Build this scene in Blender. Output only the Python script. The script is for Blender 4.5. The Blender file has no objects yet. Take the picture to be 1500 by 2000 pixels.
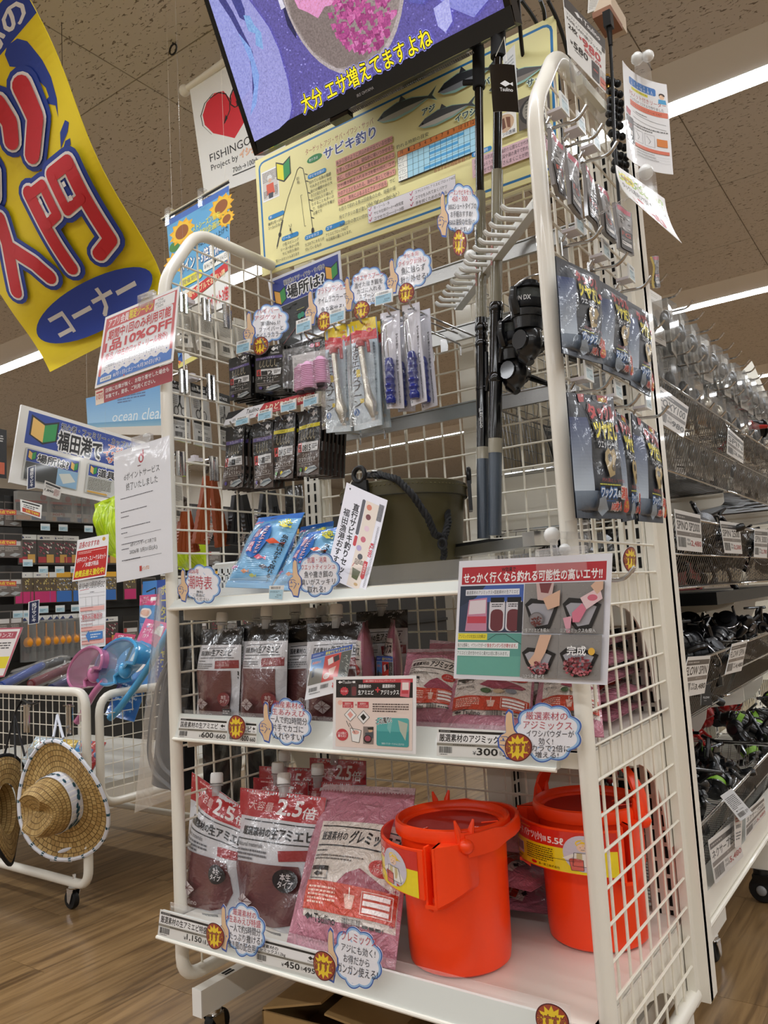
import bpy, math, random
from mathutils import Vector, Matrix
from mathutils.geometry import tessellate_polygon
C = bpy.context.scene.collection
rnd = random.Random(11)
PI = math.pi

# ------------------------------------------------------------------ camera, world, light, exposure
CAM = Vector((1.357, -1.135, .852)); FPX = 1553.0
RT = Vector((.81502752, .57665282, -.05658334)); DN = Vector((-.10780172, .05496167, -.99265201)); FW = Vector((-.56930566, .81513848, .10695944))
cd = bpy.data.cameras.new('camera'); cd.sensor_fit = 'VERTICAL'; cd.sensor_height = 36; cd.lens = FPX/2000*36; cd.clip_start = .02; cd.clip_end = 80
co = bpy.data.objects.new('camera', cd); C.objects.link(co)
co.matrix_world = Matrix(((RT.x, -DN.x, -FW.x, CAM.x), (RT.y, -DN.y, -FW.y, CAM.y), (RT.z, -DN.z, -FW.z, CAM.z), (0, 0, 0, 1)))
sc = bpy.context.scene; sc.camera = co
sc.view_settings.view_transform = 'Standard'; sc.view_settings.look = 'None'; sc.view_settings.gamma = 1; sc.view_settings.use_curve_mapping = False
sc.view_settings.exposure = 0.0
TUBE_POWER = 31.5          # strength of the ceiling tubes, the only lamps, with two unseen front rows added
wd = bpy.data.worlds.new('world'); sc.world = wd; wd.use_nodes = True
wd.node_tree.nodes['Background'].inputs[0].default_value = (.9, .93, 1, 1); wd.node_tree.nodes['Background'].inputs[1].default_value = .12

# ------------------------------------------------------------------ helpers
def lin(h):
    h = h.lstrip('#'); o = []
    for i in (0, 2, 4):
        c = int(h[i:i+2], 16)/255; o.append(c/12.92 if c <= .04045 else ((c+.055)/1.055)**2.4)
    return (o[0], o[1], o[2], 1)
def ray(x, y): return RT*(x-750)+DN*(y-1000)+FW*FPX
def PY(x, y, v): d = ray(x, y); return CAM+d*((v-CAM.y)/d.y)
def PX(x, y, v): d = ray(x, y); return CAM+d*((v-CAM.x)/d.x)
def PZ(x, y, v): d = ray(x, y); return CAM+d*((v-CAM.z)/d.z)
def PN(x, y, o, n): d = ray(x, y); return CAM+d*((o-CAM).dot(n)/d.dot(n))
def qY(px, v): return [PY(a, b, v) for a, b in px]
def qX(px, v): return [PX(a, b, v) for a, b in px]
def qV(px, p):            # an upright sheet with a level top edge; p is the world position of its first corner
    b = PZ(px[1][0], px[1][1], p.z); n = Vector((b.y-p.y, p.x-b.x, 0)).normalized()
    return [p, b, PN(*px[2], p, n), PN(*px[3], p, n)]
def q3(px, ys): return [PY(a, b, y) for (a, b), y in zip(px, ys)]

MATS = {}
def M(name, col='cccccc', rough=.5, metal=0, coat=0, trans=0, alpha=1, emit=0, bump=0, bscale=60, spec=.5, ior=1.45, var=0):
    if name in MATS: return MATS[name]
    m = bpy.data.materials.new(name); m.use_nodes = True; nt = m.node_tree; p = nt.nodes['Principled BSDF']
    c = lin(col); I = p.inputs
    I['Base Color'].default_value = c; I['Roughness'].default_value = rough; I['Metallic'].default_value = metal
    I['Coat Weight'].default_value = coat; I['Coat Roughness'].default_value = .06; I['Transmission Weight'].default_value = trans
    I['Alpha'].default_value = alpha; I['Specular IOR Level'].default_value = spec; I['IOR'].default_value = ior
    if emit: I['Emission Color'].default_value = c; I['Emission Strength'].default_value = emit
    if bump: add_bump(nt, p, bump, bscale)
    if var:
        tc = nt.nodes.new('ShaderNodeTexCoord'); n = nt.nodes.new('ShaderNodeTexNoise'); n.inputs['Scale'].default_value = bscale; n.inputs['Detail'].default_value = 4
        r = nt.nodes.new('ShaderNodeValToRGB'); r.color_ramp.elements[0].position = .3; r.color_ramp.elements[1].position = .7
        r.color_ramp.elements[0].color = [k*(1-var) for k in c[:3]]+[1]; r.color_ramp.elements[1].color = [min(1, k*(1+var)) for k in c[:3]]+[1]
        nt.links.new(tc.outputs['Object'], n.inputs['Vector']); nt.links.new(n.outputs['Fac'], r.inputs['Fac']); nt.links.new(r.outputs['Color'], I['Base Color'])
    MATS[name] = m; return m
def add_bump(nt, p, strength, scale, coatonly=False, dist=.002):
    tc = nt.nodes.new('ShaderNodeTexCoord'); n = nt.nodes.new('ShaderNodeTexNoise'); b = nt.nodes.new('ShaderNodeBump')
    n.inputs['Scale'].default_value = scale; n.inputs['Detail'].default_value = 3; n.inputs['Distortion'].default_value = 1.2
    b.inputs['Strength'].default_value = strength; b.inputs['Distance'].default_value = dist
    nt.links.new(tc.outputs['Object'], n.inputs['Vector']); nt.links.new(n.outputs['Fac'], b.inputs['Height'])
    if not coatonly: nt.links.new(b.outputs['Normal'], p.inputs['Normal'])
    if 'Coat Normal' in p.inputs: nt.links.new(b.outputs['Normal'], p.inputs['Coat Normal'])
def INK(name, rough=.5, coat=0, bump=0, bscale=40, dist=.003, emit=0, cr=.05, grain=0, gscale=900):
    """print colours come from the mesh's 'Col' attribute; the coat is a clear film"""
    if name in MATS: return MATS[name]
    m = bpy.data.materials.new(name); m.use_nodes = True; nt = m.node_tree; p = nt.nodes['Principled BSDF']
    a = nt.nodes.new('ShaderNodeAttribute'); a.attribute_name = 'Col'; src = a.outputs['Color']
    if grain:
        tc = nt.nodes.new('ShaderNodeTexCoord'); n = nt.nodes.new('ShaderNodeTexNoise'); n.inputs['Scale'].default_value = gscale; n.inputs['Detail'].default_value = 3
        mr = nt.nodes.new('ShaderNodeMapRange'); mr.inputs[1].default_value = .3; mr.inputs[2].default_value = .7; mr.inputs[3].default_value = 1-grain; mr.inputs[4].default_value = 1+grain
        mx = nt.nodes.new('ShaderNodeVectorMath'); mx.operation = 'MULTIPLY'
        nt.links.new(tc.outputs['Object'], n.inputs['Vector']); nt.links.new(n.outputs['Fac'], mr.inputs[0]); nt.links.new(src, mx.inputs[0]); nt.links.new(mr.outputs[0], mx.inputs[1]); src = mx.outputs[0]
    nt.links.new(src, p.inputs['Base Color'])
    p.inputs['Roughness'].default_value = rough; p.inputs['Coat Weight'].default_value = coat; p.inputs['Coat Roughness'].default_value = cr
    if emit: nt.links.new(src, p.inputs['Emission Color']); p.inputs['Emission Strength'].default_value = emit
    if bump: add_bump(nt, p, bump, bscale, dist=dist)
    MATS[name] = m; return m
def clear(name, col='ffffff', alpha=.18, rough=.06, bump=0, bscale=40):
    """thin clear plastic: mostly see-through with a sharp gloss"""
    if name in MATS: return MATS[name]
    m = bpy.data.materials.new(name); m.use_nodes = True; nt = m.node_tree; nt.nodes.clear()
    o, t, d, g, x, y, fr, ad = [nt.nodes.new('ShaderNode'+k) for k in ('OutputMaterial', 'BsdfTransparent', 'BsdfDiffuse', 'BsdfAnisotropic', 'MixShader', 'MixShader', 'LayerWeight', 'Math')]
    c = lin(col); t.inputs[0].default_value = [.4+.6*k for k in c[:3]]+[1]; d.inputs[0].default_value = c; g.inputs['Color'].default_value = (1, 1, 1, 1); g.inputs['Roughness'].default_value = rough
    fr.inputs['Blend'].default_value = .2; ad.operation = 'MULTIPLY_ADD'; ad.inputs[1].default_value = .55; ad.inputs[2].default_value = .015; ad.use_clamp = True; x.inputs[0].default_value = max(0, alpha-.08)
    L = nt.links.new; L(t.outputs[0], x.inputs[1]); L(d.outputs[0], x.inputs[2]); L(fr.outputs['Fresnel'], ad.inputs[0]); L(ad.outputs[0], y.inputs[0]); L(x.outputs[0], y.inputs[1]); L(g.outputs[0], y.inputs[2]); L(y.outputs[0], o.inputs[0])
    if bump:
        add_bump(nt, g, bump, bscale, dist=.004); b = g.inputs['Normal'].links[0].from_node; nt.links.new(b.outputs[0], fr.inputs['Normal'])
    MATS[name] = m; return m

def tag(o, label=None, cat=None, group=None, kind=None):
    if label: o['label'] = label
    if cat: o['category'] = cat
    if group: o['group'] = group
    if kind: o['kind'] = kind
    return o
def thing(name, label, cat, loc=(0, 0, 0), rot=None, group=None):
    o = bpy.data.objects.new(name, None); o.empty_display_size = .05; C.objects.link(o); o.location = loc
    if rot: o.rotation_euler = rot
    return tag(o, label, cat, group)
def dup(root, loc=None, rot=None, label=None, group=None, mat=None):
    def cp(o, par):
        c = o.copy(); C.objects.link(c)
        if par: c.parent = par
        for k in list(o.children): cp(k, c)
        return c
    r = cp(root, None)
    if loc is not None: r.location = loc
    if rot is not None: r.rotation_euler = rot
    if mat is not None: r.matrix_world = mat
    if label: r['label'] = label
    if group: r['group'] = group
    return r

def basis(d):
    d = d.normalized(); a = Vector((0, 0, 1)) if abs(d.z) < .9 else Vector((1, 0, 0)); u = a.cross(d).normalized(); return u, d.cross(u)
class B:
    """collects shapes into one mesh"""
    def __init__(s): s.v = []; s.f = []; s.m = []; s.mats = []; s.c = []
    def mi(s, m):
        if m not in s.mats: s.mats.append(m)
        return s.mats.index(m)
    def add(s, vs, fs, m, T=None, col=None):
        n = len(s.v); k = s.mi(m)
        s.v += [T @ Vector(v) if T else Vector(v) for v in vs]
        s.f += [tuple(i+n for i in f) for f in fs]; s.m += [k]*len(fs); s.c += [col]*len(fs); return s
    def box(s, c, d, m, T=None):
        x, y, z = c; a, b, h = d[0]/2, d[1]/2, d[2]/2
        return s.add([(x+i*a, y+j*b, z+k*h) for i in (-1, 1) for j in (-1, 1) for k in (-1, 1)], [(0, 1, 3, 2), (4, 6, 7, 5), (0, 4, 5, 1), (2, 3, 7, 6), (0, 2, 6, 4), (1, 5, 7, 3)], m, T)
    def bb(s, lo, hi, m, T=None): return s.box([(a+b)/2 for a, b in zip(lo, hi)], [abs(b-a) for a, b in zip(lo, hi)], m, T)
    def hexa(s, q, t, m):      # four points and a thickness vector
        t = Vector(t); return s.add([Vector(p) for p in q]+[Vector(p)+t for p in q], [(3, 2, 1, 0), (4, 5, 6, 7)]+[(i, (i+1) % 4, (i+1) % 4+4, i+4) for i in range(4)], m)
    def tube(s, pts, r, m, n=8, closed=False, T=None, cap=True):
        pts = [Vector(p) for p in pts]; N = len(pts); vs = []; fs = []; u = None
        for i, p in enumerate(pts):
            a = pts[(i-1) % N] if (i or closed) else p; b = pts[(i+1) % N] if (i < N-1 or closed) else p
            d = (b-a); d = d.normalized() if d.length > 1e-9 else Vector((0, 0, 1))
            if u is None: u, w = basis(d)
            u = (u-d*u.dot(d)); u = u.normalized() if u.length > 1e-6 else basis(d)[0]; w = d.cross(u)
            rr = r[min(i, len(r)-1)] if isinstance(r, (list, tuple)) else r
            vs += [p+(u*math.cos(2*PI*k/n)+w*math.sin(2*PI*k/n))*rr for k in range(n)]
        for i in range(N if closed else N-1):
            j = (i+1) % N
            fs += [(i*n+k, i*n+(k+1) % n, j*n+(k+1) % n, j*n+k) for k in range(n)]
        if not closed and cap: fs += [tuple(range(n))[::-1], tuple((N-1)*n+k for k in range(n))]
        return s.add(vs, fs, m, T)
    def cyl(s, a, b, r, m, n=12, r2=None, T=None): return s.tube([a, b], [r, r if r2 is None else r2], m, n, T=T)
    def lathe(s, prof, m, n=24, T=None, cap=False):
        vs = [(r*math.cos(2*PI*k/n), r*math.sin(2*PI*k/n), z) for r, z in prof for k in range(n)]
        fs = [(i*n+k, i*n+(k+1) % n, (i+1)*n+(k+1) % n, (i+1)*n+k) for i in range(len(prof)-1) for k in range(n)]
        if cap: fs += [tuple(range(n))[::-1], tuple((len(prof)-1)*n+k for k in range(n))]
        return s.add(vs, fs, m, T)
    def prism(s, poly, h, m, T=None):   # poly in xy, extruded 0..h in z
        n = len(poly); tr = tessellate_polygon([[Vector((x, y, 0)) for x, y in poly]])
        return s.add([(x, y, 0) for x, y in poly]+[(x, y, h) for x, y in poly], [t[::-1] for t in tr]+[tuple(i+n for i in t) for t in tr]+[(i, (i+1) % n, (i+1) % n+n, i+n) for i in range(n)], m, T)
    def ball(s, c, r, m, n=10, sz=(1, 1, 1), T=None):
        pr = [(math.sin(PI*i/n), -math.cos(PI*i/n)) for i in range(n+1)]
        q = Matrix.Translation(c) @ Matrix.Diagonal((r*sz[0], r*sz[1], r*sz[2], 1))
        return s.lathe([(max(a, 1e-4), z) for a, z in pr], m, n+4, (T @ q) if T else q)
    def grid(s, fn, nu, nv, m, flip=False, col=None):
        vs = [fn(i/nu, j/nv) for j in range(nv+1) for i in range(nu+1)]; W = nu+1
        fs = [(j*W+i, (j+1)*W+i, (j+1)*W+i+1, j*W+i+1) for j in range(nv) for i in range(nu)]
        if flip: fs = [f[::-1] for f in fs]
        return s.add(vs, fs, m, col=col)
    def slab(s, fn, nu, nv, t, m, m2=None):    # sheet of thickness t behind fn(u,v)->(p,n); v runs down
        fr = [[fn(i/nu, j/nv) for i in range(nu+1)] for j in range(nv+1)]
        s.grid(lambda u, v: fr[round(v*nv)][round(u*nu)][0], nu, nv, m)
        bk = lambda u, v: fr[round(v*nv)][round(u*nu)][0]-fr[round(v*nv)][round(u*nu)][1]*t
        s.grid(bk, nu, nv, m2 or m, True)
        rim = [(i/nu, 0) for i in range(nu)]+[(1, j/nv) for j in range(nv)]+[(1-i/nu, 1) for i in range(nu)]+[(0, 1-j/nv) for j in range(nv)]
        vs = []; k = len(rim)
        for u, v in rim: vs += [fr[round(v*nv)][round(u*nu)][0], bk(u, v)]
        return s.add(vs, [(2*i, 2*i+1, (2*i+3) % (2*k), (2*i+2) % (2*k)) for i in range(k)], m)
    def build(s, name, parent=None, smooth=True, ang=38, loc=None):
        me = bpy.data.meshes.new(name); off = Vector((0, 0, 0))
        if parent is not None:
            q = parent
            while q: off += Vector(q.location); q = q.parent
        elif loc is not None: off = Vector(loc)
        me.from_pydata([v-off for v in s.v], [], s.f)
        for m in s.mats: me.materials.append(m)
        me.polygons.foreach_set('material_index', s.m)
        if any(c is not None for c in s.c):
            at = me.color_attributes.new('Col', 'FLOAT_COLOR', 'CORNER'); d = []
            for f, c in zip(s.f, s.c): d += list(c or (1, 1, 1, 1))*len(f)
            at.data.foreach_set('color', d)
        if smooth and len(me.polygons):
            me.polygons.foreach_set('use_smooth', [True]*len(me.polygons)); me.set_sharp_from_angle(angle=math.radians(ang))
        me.update(); o = bpy.data.objects.new(name, me); C.objects.link(o)
        if parent is not None: o.parent = parent
        elif loc is not None: o.location = loc
        return o
def bent(pts, r, k=5, closed=False):
    """round the corners of a polyline"""
    P = [Vector(p) for p in pts]; o = []; N = len(P)
    for i, p in enumerate(P):
        if not closed and i in (0, N-1): o.append(p); continue
        a = (P[i-1]-p); b = (P[(i+1) % N]-p); q = min(r, a.length*.49, b.length*.49); s0 = p+a.normalized()*q; s1 = p+b.normalized()*q
        for t in range(k+1):
            t /= k; o.append(s0*(1-t)**2+p*2*t*(1-t)+s1*t*t)
    return o

# ------------------------------------------------------------------ flat print
GL = {}
def glyphs(s, b=0, font=None):
    k = (s, b)
    if k not in GL:
        c = bpy.data.curves.new('t', 'FONT'); c.body = s; c.resolution_u = 2; c.offset = b; c.dimensions = '2D'; c.space_line = .98; c.align_x = 'CENTER' if '\n' in s else 'LEFT'
        o = bpy.data.objects.new('t', c); m = bpy.data.meshes.new_from_object(o)
        GL[k] = ([(v.co.x, v.co.y) for v in m.vertices], [tuple(p.vertices) for p in m.polygons])
        bpy.data.objects.remove(o); bpy.data.curves.remove(c); bpy.data.meshes.remove(m)
    return GL[k]
class Pr:
    """print on a sheet of W x H art units, y running down; later items lie over earlier ones"""
    def __init__(s, nm, W, H, sub=0): s.W = W; s.H = H; s.v = []; s.f = []; s.c = []; s.k = 0; s.sub = sub
    def put(s, vs, fs, col, up=True):
        if up: s.k += 1
        n = len(s.v); s.v += [(x, y, s.k) for x, y in vs]; s.f += [tuple(i+n for i in f) for f in fs]
        c = lin(col) if isinstance(col, str) else col
        s.c += [c]*len(fs) if not isinstance(c, list) else c
        return s
    def r(s, x, y, w, h, col, col2=None):        # a rectangle; col2 is the lower colour of a printed fade
        nx = max(1, math.ceil(w/s.sub)) if s.sub else 1; ny = max(1, math.ceil(h/s.sub)) if s.sub else 1
        if col2: ny = max(ny, 22)
        vs = [(x+w*i/nx, y+h*j/ny) for j in range(ny+1) for i in range(nx+1)]; W = nx+1
        fs = [(j*W+i, (j+1)*W+i, (j+1)*W+i+1, j*W+i+1) for j in range(ny) for i in range(nx)]
        c = lin(col)
        if col2: b = lin(col2); c = [tuple(c[q]*(1-(j+.5)/ny)+b[q]*(j+.5)/ny for q in range(4)) for j in range(ny) for i in range(nx)]
        return s.put(vs, fs, c)
    def fr(s, x, y, w, h, t, col):
        s.r(x, y, w, t, col); s.r(x, y+h-t, w, t, col); s.r(x, y, t, h, col); return s.r(x+w-t, y, t, h, col)
    def e(s, cx, cy, rx, ry, col, n=20):
        return s.put([(cx+rx*math.cos(2*PI*i/n), cy-ry*math.sin(2*PI*i/n)) for i in range(n)], [tuple(range(n))], col)
    def p(s, pts, col):
        tr = tessellate_polygon([[Vector((x, y, 0)) for x, y in pts]]); out = []
        for a, b, c in tr:
            A, Bq, D = pts[a], pts[b], pts[c]
            z = (Bq[0]-A[0])*(D[1]-A[1])-(Bq[1]-A[1])*(D[0]-A[0]); out.append((a, b, c) if z < 0 else (a, c, b))
        return s.put(pts, out, col)
    def rr(s, x, y, w, h, q, col):
        pts = []
        for cx, cy, a in ((x+w-q, y+q, 0), (x+q, y+q, 90), (x+q, y+h-q, 180), (x+w-q, y+h-q, 270)):
            pts += [(cx+q*math.cos(math.radians(a+t)), cy-q*math.sin(math.radians(a+t))) for t in (0, 30, 60, 90)]
        return s.p(pts, col)
    def ln(s, pts, w, col):
        s.k += 1
        for (a, b), (c, d) in zip(pts, pts[1:]):
            L = math.hypot(c-a, d-b) or 1; nx, ny = -(d-b)/L*w/2, (c-a)/L*w/2
            s.put([(a+nx, b+ny), (c+nx, d+ny), (c-nx, d-ny), (a-nx, b-ny)], [(0, 1, 2, 3)], col, False)
        return s
    def t(s, txt, x, y, w, h, col, b=0, o=None, ow=.05, rot=0, sk=0):
        """lettering stretched into the box x,y,w,h; o is an outline colour"""
        vs, fs = glyphs(txt)
        if not vs: return s
        n_ = max(1, txt.count('\n')+1)
        xs = [a for a, _ in vs]; ys = [q for _, q in vs]; x0, x1, y0, y1 = min(xs), max(xs), min(ys), max(ys)
        ca, sa = math.cos(math.radians(rot)), math.sin(math.radians(rot)); cx, cy = x+w/2, y+h/2
        def mp(p):
            a = x+(p[0]-x0)/max(x1-x0, 1e-6)*w; q = y+(y1-p[1])/max(y1-y0, 1e-6)*h; a -= (q-cy)*sk; a -= cx; q -= cy; return (cx+a*ca-q*sa, cy+a*sa+q*ca)
        def fat(c, r, k):       # heavier strokes: the same glyphs set several times around a small circle
            s.k += 1
            for i in range(k): t = 2*PI*(i+.5)/k; s.k += .25; s.put([mp((p[0]+r*math.cos(t), p[1]+r*math.sin(t))) for p in vs], fs, c, False)
        if o:
            for oc, oo in ([(o, ow)] if isinstance(o, str) else o): fat(oc, b*.6+oo, 8)
        if b >= .028: fat(col, b*.6, 4); return s
        return s.put([mp(p) for p in vs], fs, col)
    def tx(s, x, y, w, h, n, col, fill=.8, th=.5):   # small type too fine to read: rows of short strokes
        s.k += 1; rh = h/n
        for i in range(n):
            a = x; end = x+w*(1 if i < n-1 else rnd.uniform(.4, .9))
            while a < end:
                b = min(end, a+rh*rnd.uniform(.3, 1.5)*fill); s.put([(a, y+rh*i+rh*(1-th)/2), (b, y+rh*i+rh*(1-th)/2), (b, y+rh*i+rh*(1+th)/2), (a, y+rh*i+rh*(1+th)/2)], [(3, 2, 1, 0)], col, False); a = b+rh*.22
        return s
    def bar(s, x, y, w, h, col='202020'):
        s.k += 1; a = x
        while a < x+w:
            b = a+w*rnd.choice((.012, .02, .035)); s.put([(a, y), (b, y), (b, y+h), (a, y+h)], [(3, 2, 1, 0)], col, False); a = b+w*rnd.choice((.015, .02, .03))
        return s
    def star(s, cx, cy, rx, ry, n, q, col, a0=0):
        return s.p([(cx+(rx if i % 2 == 0 else rx*q)*math.cos(a0+PI*i/n), cy-(ry if i % 2 == 0 else ry*q)*math.sin(a0+PI*i/n)) for i in range(2*n)], col)
    def logo(s, x, y, w, h, col):            # the fish-shaped diamond mark
        s.p([(x, y+h*.5), (x+w*.42, y), (x+w*.84, y+h*.5), (x+w*.42, y+h)], col)
        s.p([(x+w*.7, y+h*.5), (x+w, y+h*.12), (x+w, y+h*.88)], col); return s
    def build(s, name, fn, mat, parent=None, eps=2.5e-5):
        V, F, K = s.v, s.f, s.c
        if s.sub:            # cut large pieces so that the print follows a curved surface
            V = []; F = []; K = []; st = []
            for f, c in zip(s.f, s.c):
                for i in range(1, len(f)-1): st.append((s.v[f[0]], s.v[f[i]], s.v[f[i+1]], c))
            while st:
                A, Q, D, c = st.pop(); L = [math.hypot(p[0]-q[0], p[1]-q[1]) for p, q in ((A, Q), (Q, D), (D, A))]; m = max(L)
                if m > s.sub*1.5:
                    if m == L[1]: A, Q, D = Q, D, A
                    elif m == L[2]: A, Q, D = D, A, Q
                    h = ((A[0]+Q[0])/2, (A[1]+Q[1])/2, A[2]); st += [(A, h, D, c), (h, Q, D, c)]
                else: n = len(V); V += [A, Q, D]; F.append((n, n+1, n+2)); K.append(c)
        b = B(); vs = []
        for x, y, k in V:
            p, n = fn(x/s.W, y/s.H); vs.append(p+n*(eps*(k+3)))
        b.v = vs; b.f = F; b.m = [0]*len(F); b.mats = [mat]; b.c = K
        return b.build(name, parent, smooth=False)
def fq(q, bow=0, curl=0):
    """map the unit square (v down) onto four corners TL TR BR BL"""
    a, b, c, d = [Vector(p) for p in q]; n = (d-a).cross(b-a).normalized()
    def f(u, v): return a*(1-u)*(1-v)+b*u*(1-v)+c*u*v+d*(1-u)*v+n*(bow*4*u*(1-u)+curl*v*v), n
    return f
LAM = INK('laminated_print', .4, .5); PAPER = INK('paper_print', .65); GLOSSP = INK('glossy_print', .25, .6, .25, 30)
def sheet(name, label, cat, q, art, mat=None, th=.0008, bow=0, curl=0, group=None, base='f2f2f0', eps=2.5e-5, n=1):
    f = fq(q, bow, curl); a_, b_, c_, d_ = [Vector(p) for p in q]; warp = abs((c_-a_).dot((d_-a_).cross(b_-a_).normalized())) > 2e-5; n = 20 if (bow or curl) else 10 if warp else n
    b = B(); b.slab(f, n, n, th, M('card_'+base, base, .45)); o = b.build(name, loc=(q[2]+q[3])/2)
    if (bow or curl or warp) and not art.sub: art.sub = art.W/16
    art.build('printed_face', f, mat or LAM, o, eps)
    return tag(o, label, cat, group)
# ------------------------------------------------------------------ the room
WHITE = M('white_enamel', 'ece7da', .35, coat=.3); WIRE = M('wire_enamel', 'eae4d4', .4); STEEL = M('brushed_steel', 'b9b9b6', .32, 1, bump=.15, bscale=200); CHROME = M('chrome', 'd5d5d5', .12, 1)
BLACK = M('black_plastic', '101011', .35); RUBBER = M('rubber', '0c0c0c', .6); CLEAR = clear('clear_plastic', alpha=.16); GREYST = M('grey_steel', '8d8d8a', .4, .8)
def wood_mat():
    m = bpy.data.materials.new('wood_floor'); m.use_nodes = True; nt = m.node_tree; N = nt.nodes; L = nt.links; p = N['Principled BSDF']
    tc = N.new('ShaderNodeTexCoord'); oi = N.new('ShaderNodeObjectInfo'); mp = N.new('ShaderNodeMapping'); mp.inputs['Scale'].default_value = (20, 1.3, 1)
    ad = N.new('ShaderNodeVectorMath'); sc_ = N.new('ShaderNodeVectorMath'); sc_.operation = 'SCALE'; sc_.inputs['Scale'].default_value = 37
    cx = N.new('ShaderNodeCombineXYZ'); L.new(oi.outputs['Random'], cx.inputs[0]); L.new(oi.outputs['Random'], cx.inputs[1]); L.new(cx.outputs[0], sc_.inputs[0])
    L.new(tc.outputs['Object'], ad.inputs[0]); L.new(sc_.outputs[0], ad.inputs[1]); L.new(ad.outputs[0], mp.inputs[0])
    n = N.new('ShaderNodeTexNoise'); n.inputs['Scale'].default_value = 2.2; n.inputs['Detail'].default_value = 6; n.inputs['Distortion'].default_value = 1.1; L.new(mp.outputs[0], n.inputs['Vector'])
    r = N.new('ShaderNodeValToRGB'); e = r.color_ramp.elements; e[0].position = .3; e[0].color = lin('5c452c'); e[1].position = .62; e[1].color = lin('94764f'); k = e.new(.46); k.color = lin('7f6340')
    L.new(n.outputs['Fac'], r.inputs['Fac']); hs = N.new('ShaderNodeHueSaturation'); mr = N.new('ShaderNodeMapRange'); mr.inputs[3].default_value = .88; mr.inputs[4].default_value = 1.1
    L.new(oi.outputs['Random'], mr.inputs[0]); L.new(mr.outputs[0], hs.inputs['Value']); L.new(r.outputs['Color'], hs.inputs['Color']); L.new(hs.outputs['Color'], p.inputs['Base Color'])
    p.inputs['Roughness'].default_value = .28; p.inputs['Coat Weight'].default_value = .3; p.inputs['Coat Roughness'].default_value = .15; return m
WOOD = wood_mat()
b = B(); b.bb((-9, -12, -.12), (9, 15.2, -.004), M('floor_bed', '80643f', .35)); fl = tag(b.build('floor', loc=(0, 0, 0)), kind='structure')
pm = B().bb((-.0748, -.4495, -.004), (.0748, .4495, 0), WOOD).build('plank', fl)
spots = []
for i in range(-59, 34):
    for j in range(-5, 17):
        x = i*.15; y = j*.9+(i*.37 % 1)*.9; d = (Vector((x, y, 0))-CAM).dot(FW); q = (Vector((x, y, 0))-CAM)
        sx = 750+FPX*q.dot(RT)/d if d > .2 else -9e3; sy = 1000+FPX*q.dot(DN)/d if d > .2 else 0
        vis = d > .2 and -350 < sx < 1850 and sy < 2350
        spots.append((0 if vis else 1, d if d > 0 else 50, x, y))
spots.sort(); far = B()
for k, (a, d, x, y) in enumerate(spots):
    if k == 0: pm.location = (x, y, 0)
    elif k < 300: o = pm.copy(); C.objects.link(o); o.location = (x, y, 0)
    else: far.add([(x-.0748, y-.4495, 0), (x+.0748, y-.4495, 0), (x+.0748, y+.4495, 0), (x-.0748, y+.4495, 0)], [(0, 1, 2, 3)], WOOD)
tag(far.build('far_planks', fl, smooth=False), kind='stuff')

def ceil_mat():
    m = bpy.data.materials.new('ceiling_board'); m.use_nodes = True; nt = m.node_tree; N = nt.nodes; L = nt.links; p = N['Principled BSDF']
    g = N.new('ShaderNodeNewGeometry'); mp = N.new('ShaderNodeMapping'); mp.inputs['Scale'].default_value = (1, 2.4, 1); L.new(g.outputs['Position'], mp.inputs[0])
    n = N.new('ShaderNodeTexNoise'); n.inputs['Scale'].default_value = 34; n.inputs['Detail'].default_value = 2; n.inputs['Distortion'].default_value = .9; L.new(mp.outputs[0], n.inputs['Vector'])
    r = N.new('ShaderNodeValToRGB'); e = r.color_ramp.elements; e[0].position = .34; e[0].color = lin('857c71'); e[1].position = .365; e[1].color = lin('d3cec7'); L.new(n.outputs['Fac'], r.inputs['Fac'])
    L.new(r.outputs['Color'], p.inputs['Base Color']); p.inputs['Roughness'].default_value = .9
    bm = N.new('ShaderNodeBump'); bm.inputs['Distance'].default_value = .006; L.new(r.outputs['Color'], bm.inputs['Height']); L.new(bm.outputs[0], p.inputs['Normal']); return m
CEI = ceil_mat(); H = 3.2
b = B(); b.bb((-9, -12, H+.012), (9, 15.2, H+.1), M('ceiling_plain', 'c6bfb6', .9)); ce = tag(b.build('ceiling', loc=(0, 0, H)), kind='structure')
pm = None
for i in range(-10, 5):
    for j in range(-2, 16):
        x = .495+i*.92-.46; y = 1.005+j*.94+.47
        if x > 4.7: continue
        if pm is None: pm = B().bb((-.457, -.467, 0), (.457, .467, .012), CEI).build('ceiling_panel', None); pm.parent = ce; o = pm
        else: o = pm.copy(); C.objects.link(o)
        o.location = (x, y, 0)
# recessed black ring hook on the ceiling, and the square hatch further back
b = B(); c = PZ(338, 92, H-.02); b.tube([c+Vector((.022*math.cos(t), 0, .022*math.sin(t)-.01)) for t in [k*PI/6 for k in range(12)]], .004, BLACK, 6, True); b.cyl(c+Vector((0, 0, .01)), c+Vector((0, 0, .03)), .003, BLACK)
tag(b.build('ceiling_hook', loc=c), 'small dark ring hook screwed into the ceiling board beside the heart banner', 'hook')
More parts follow.
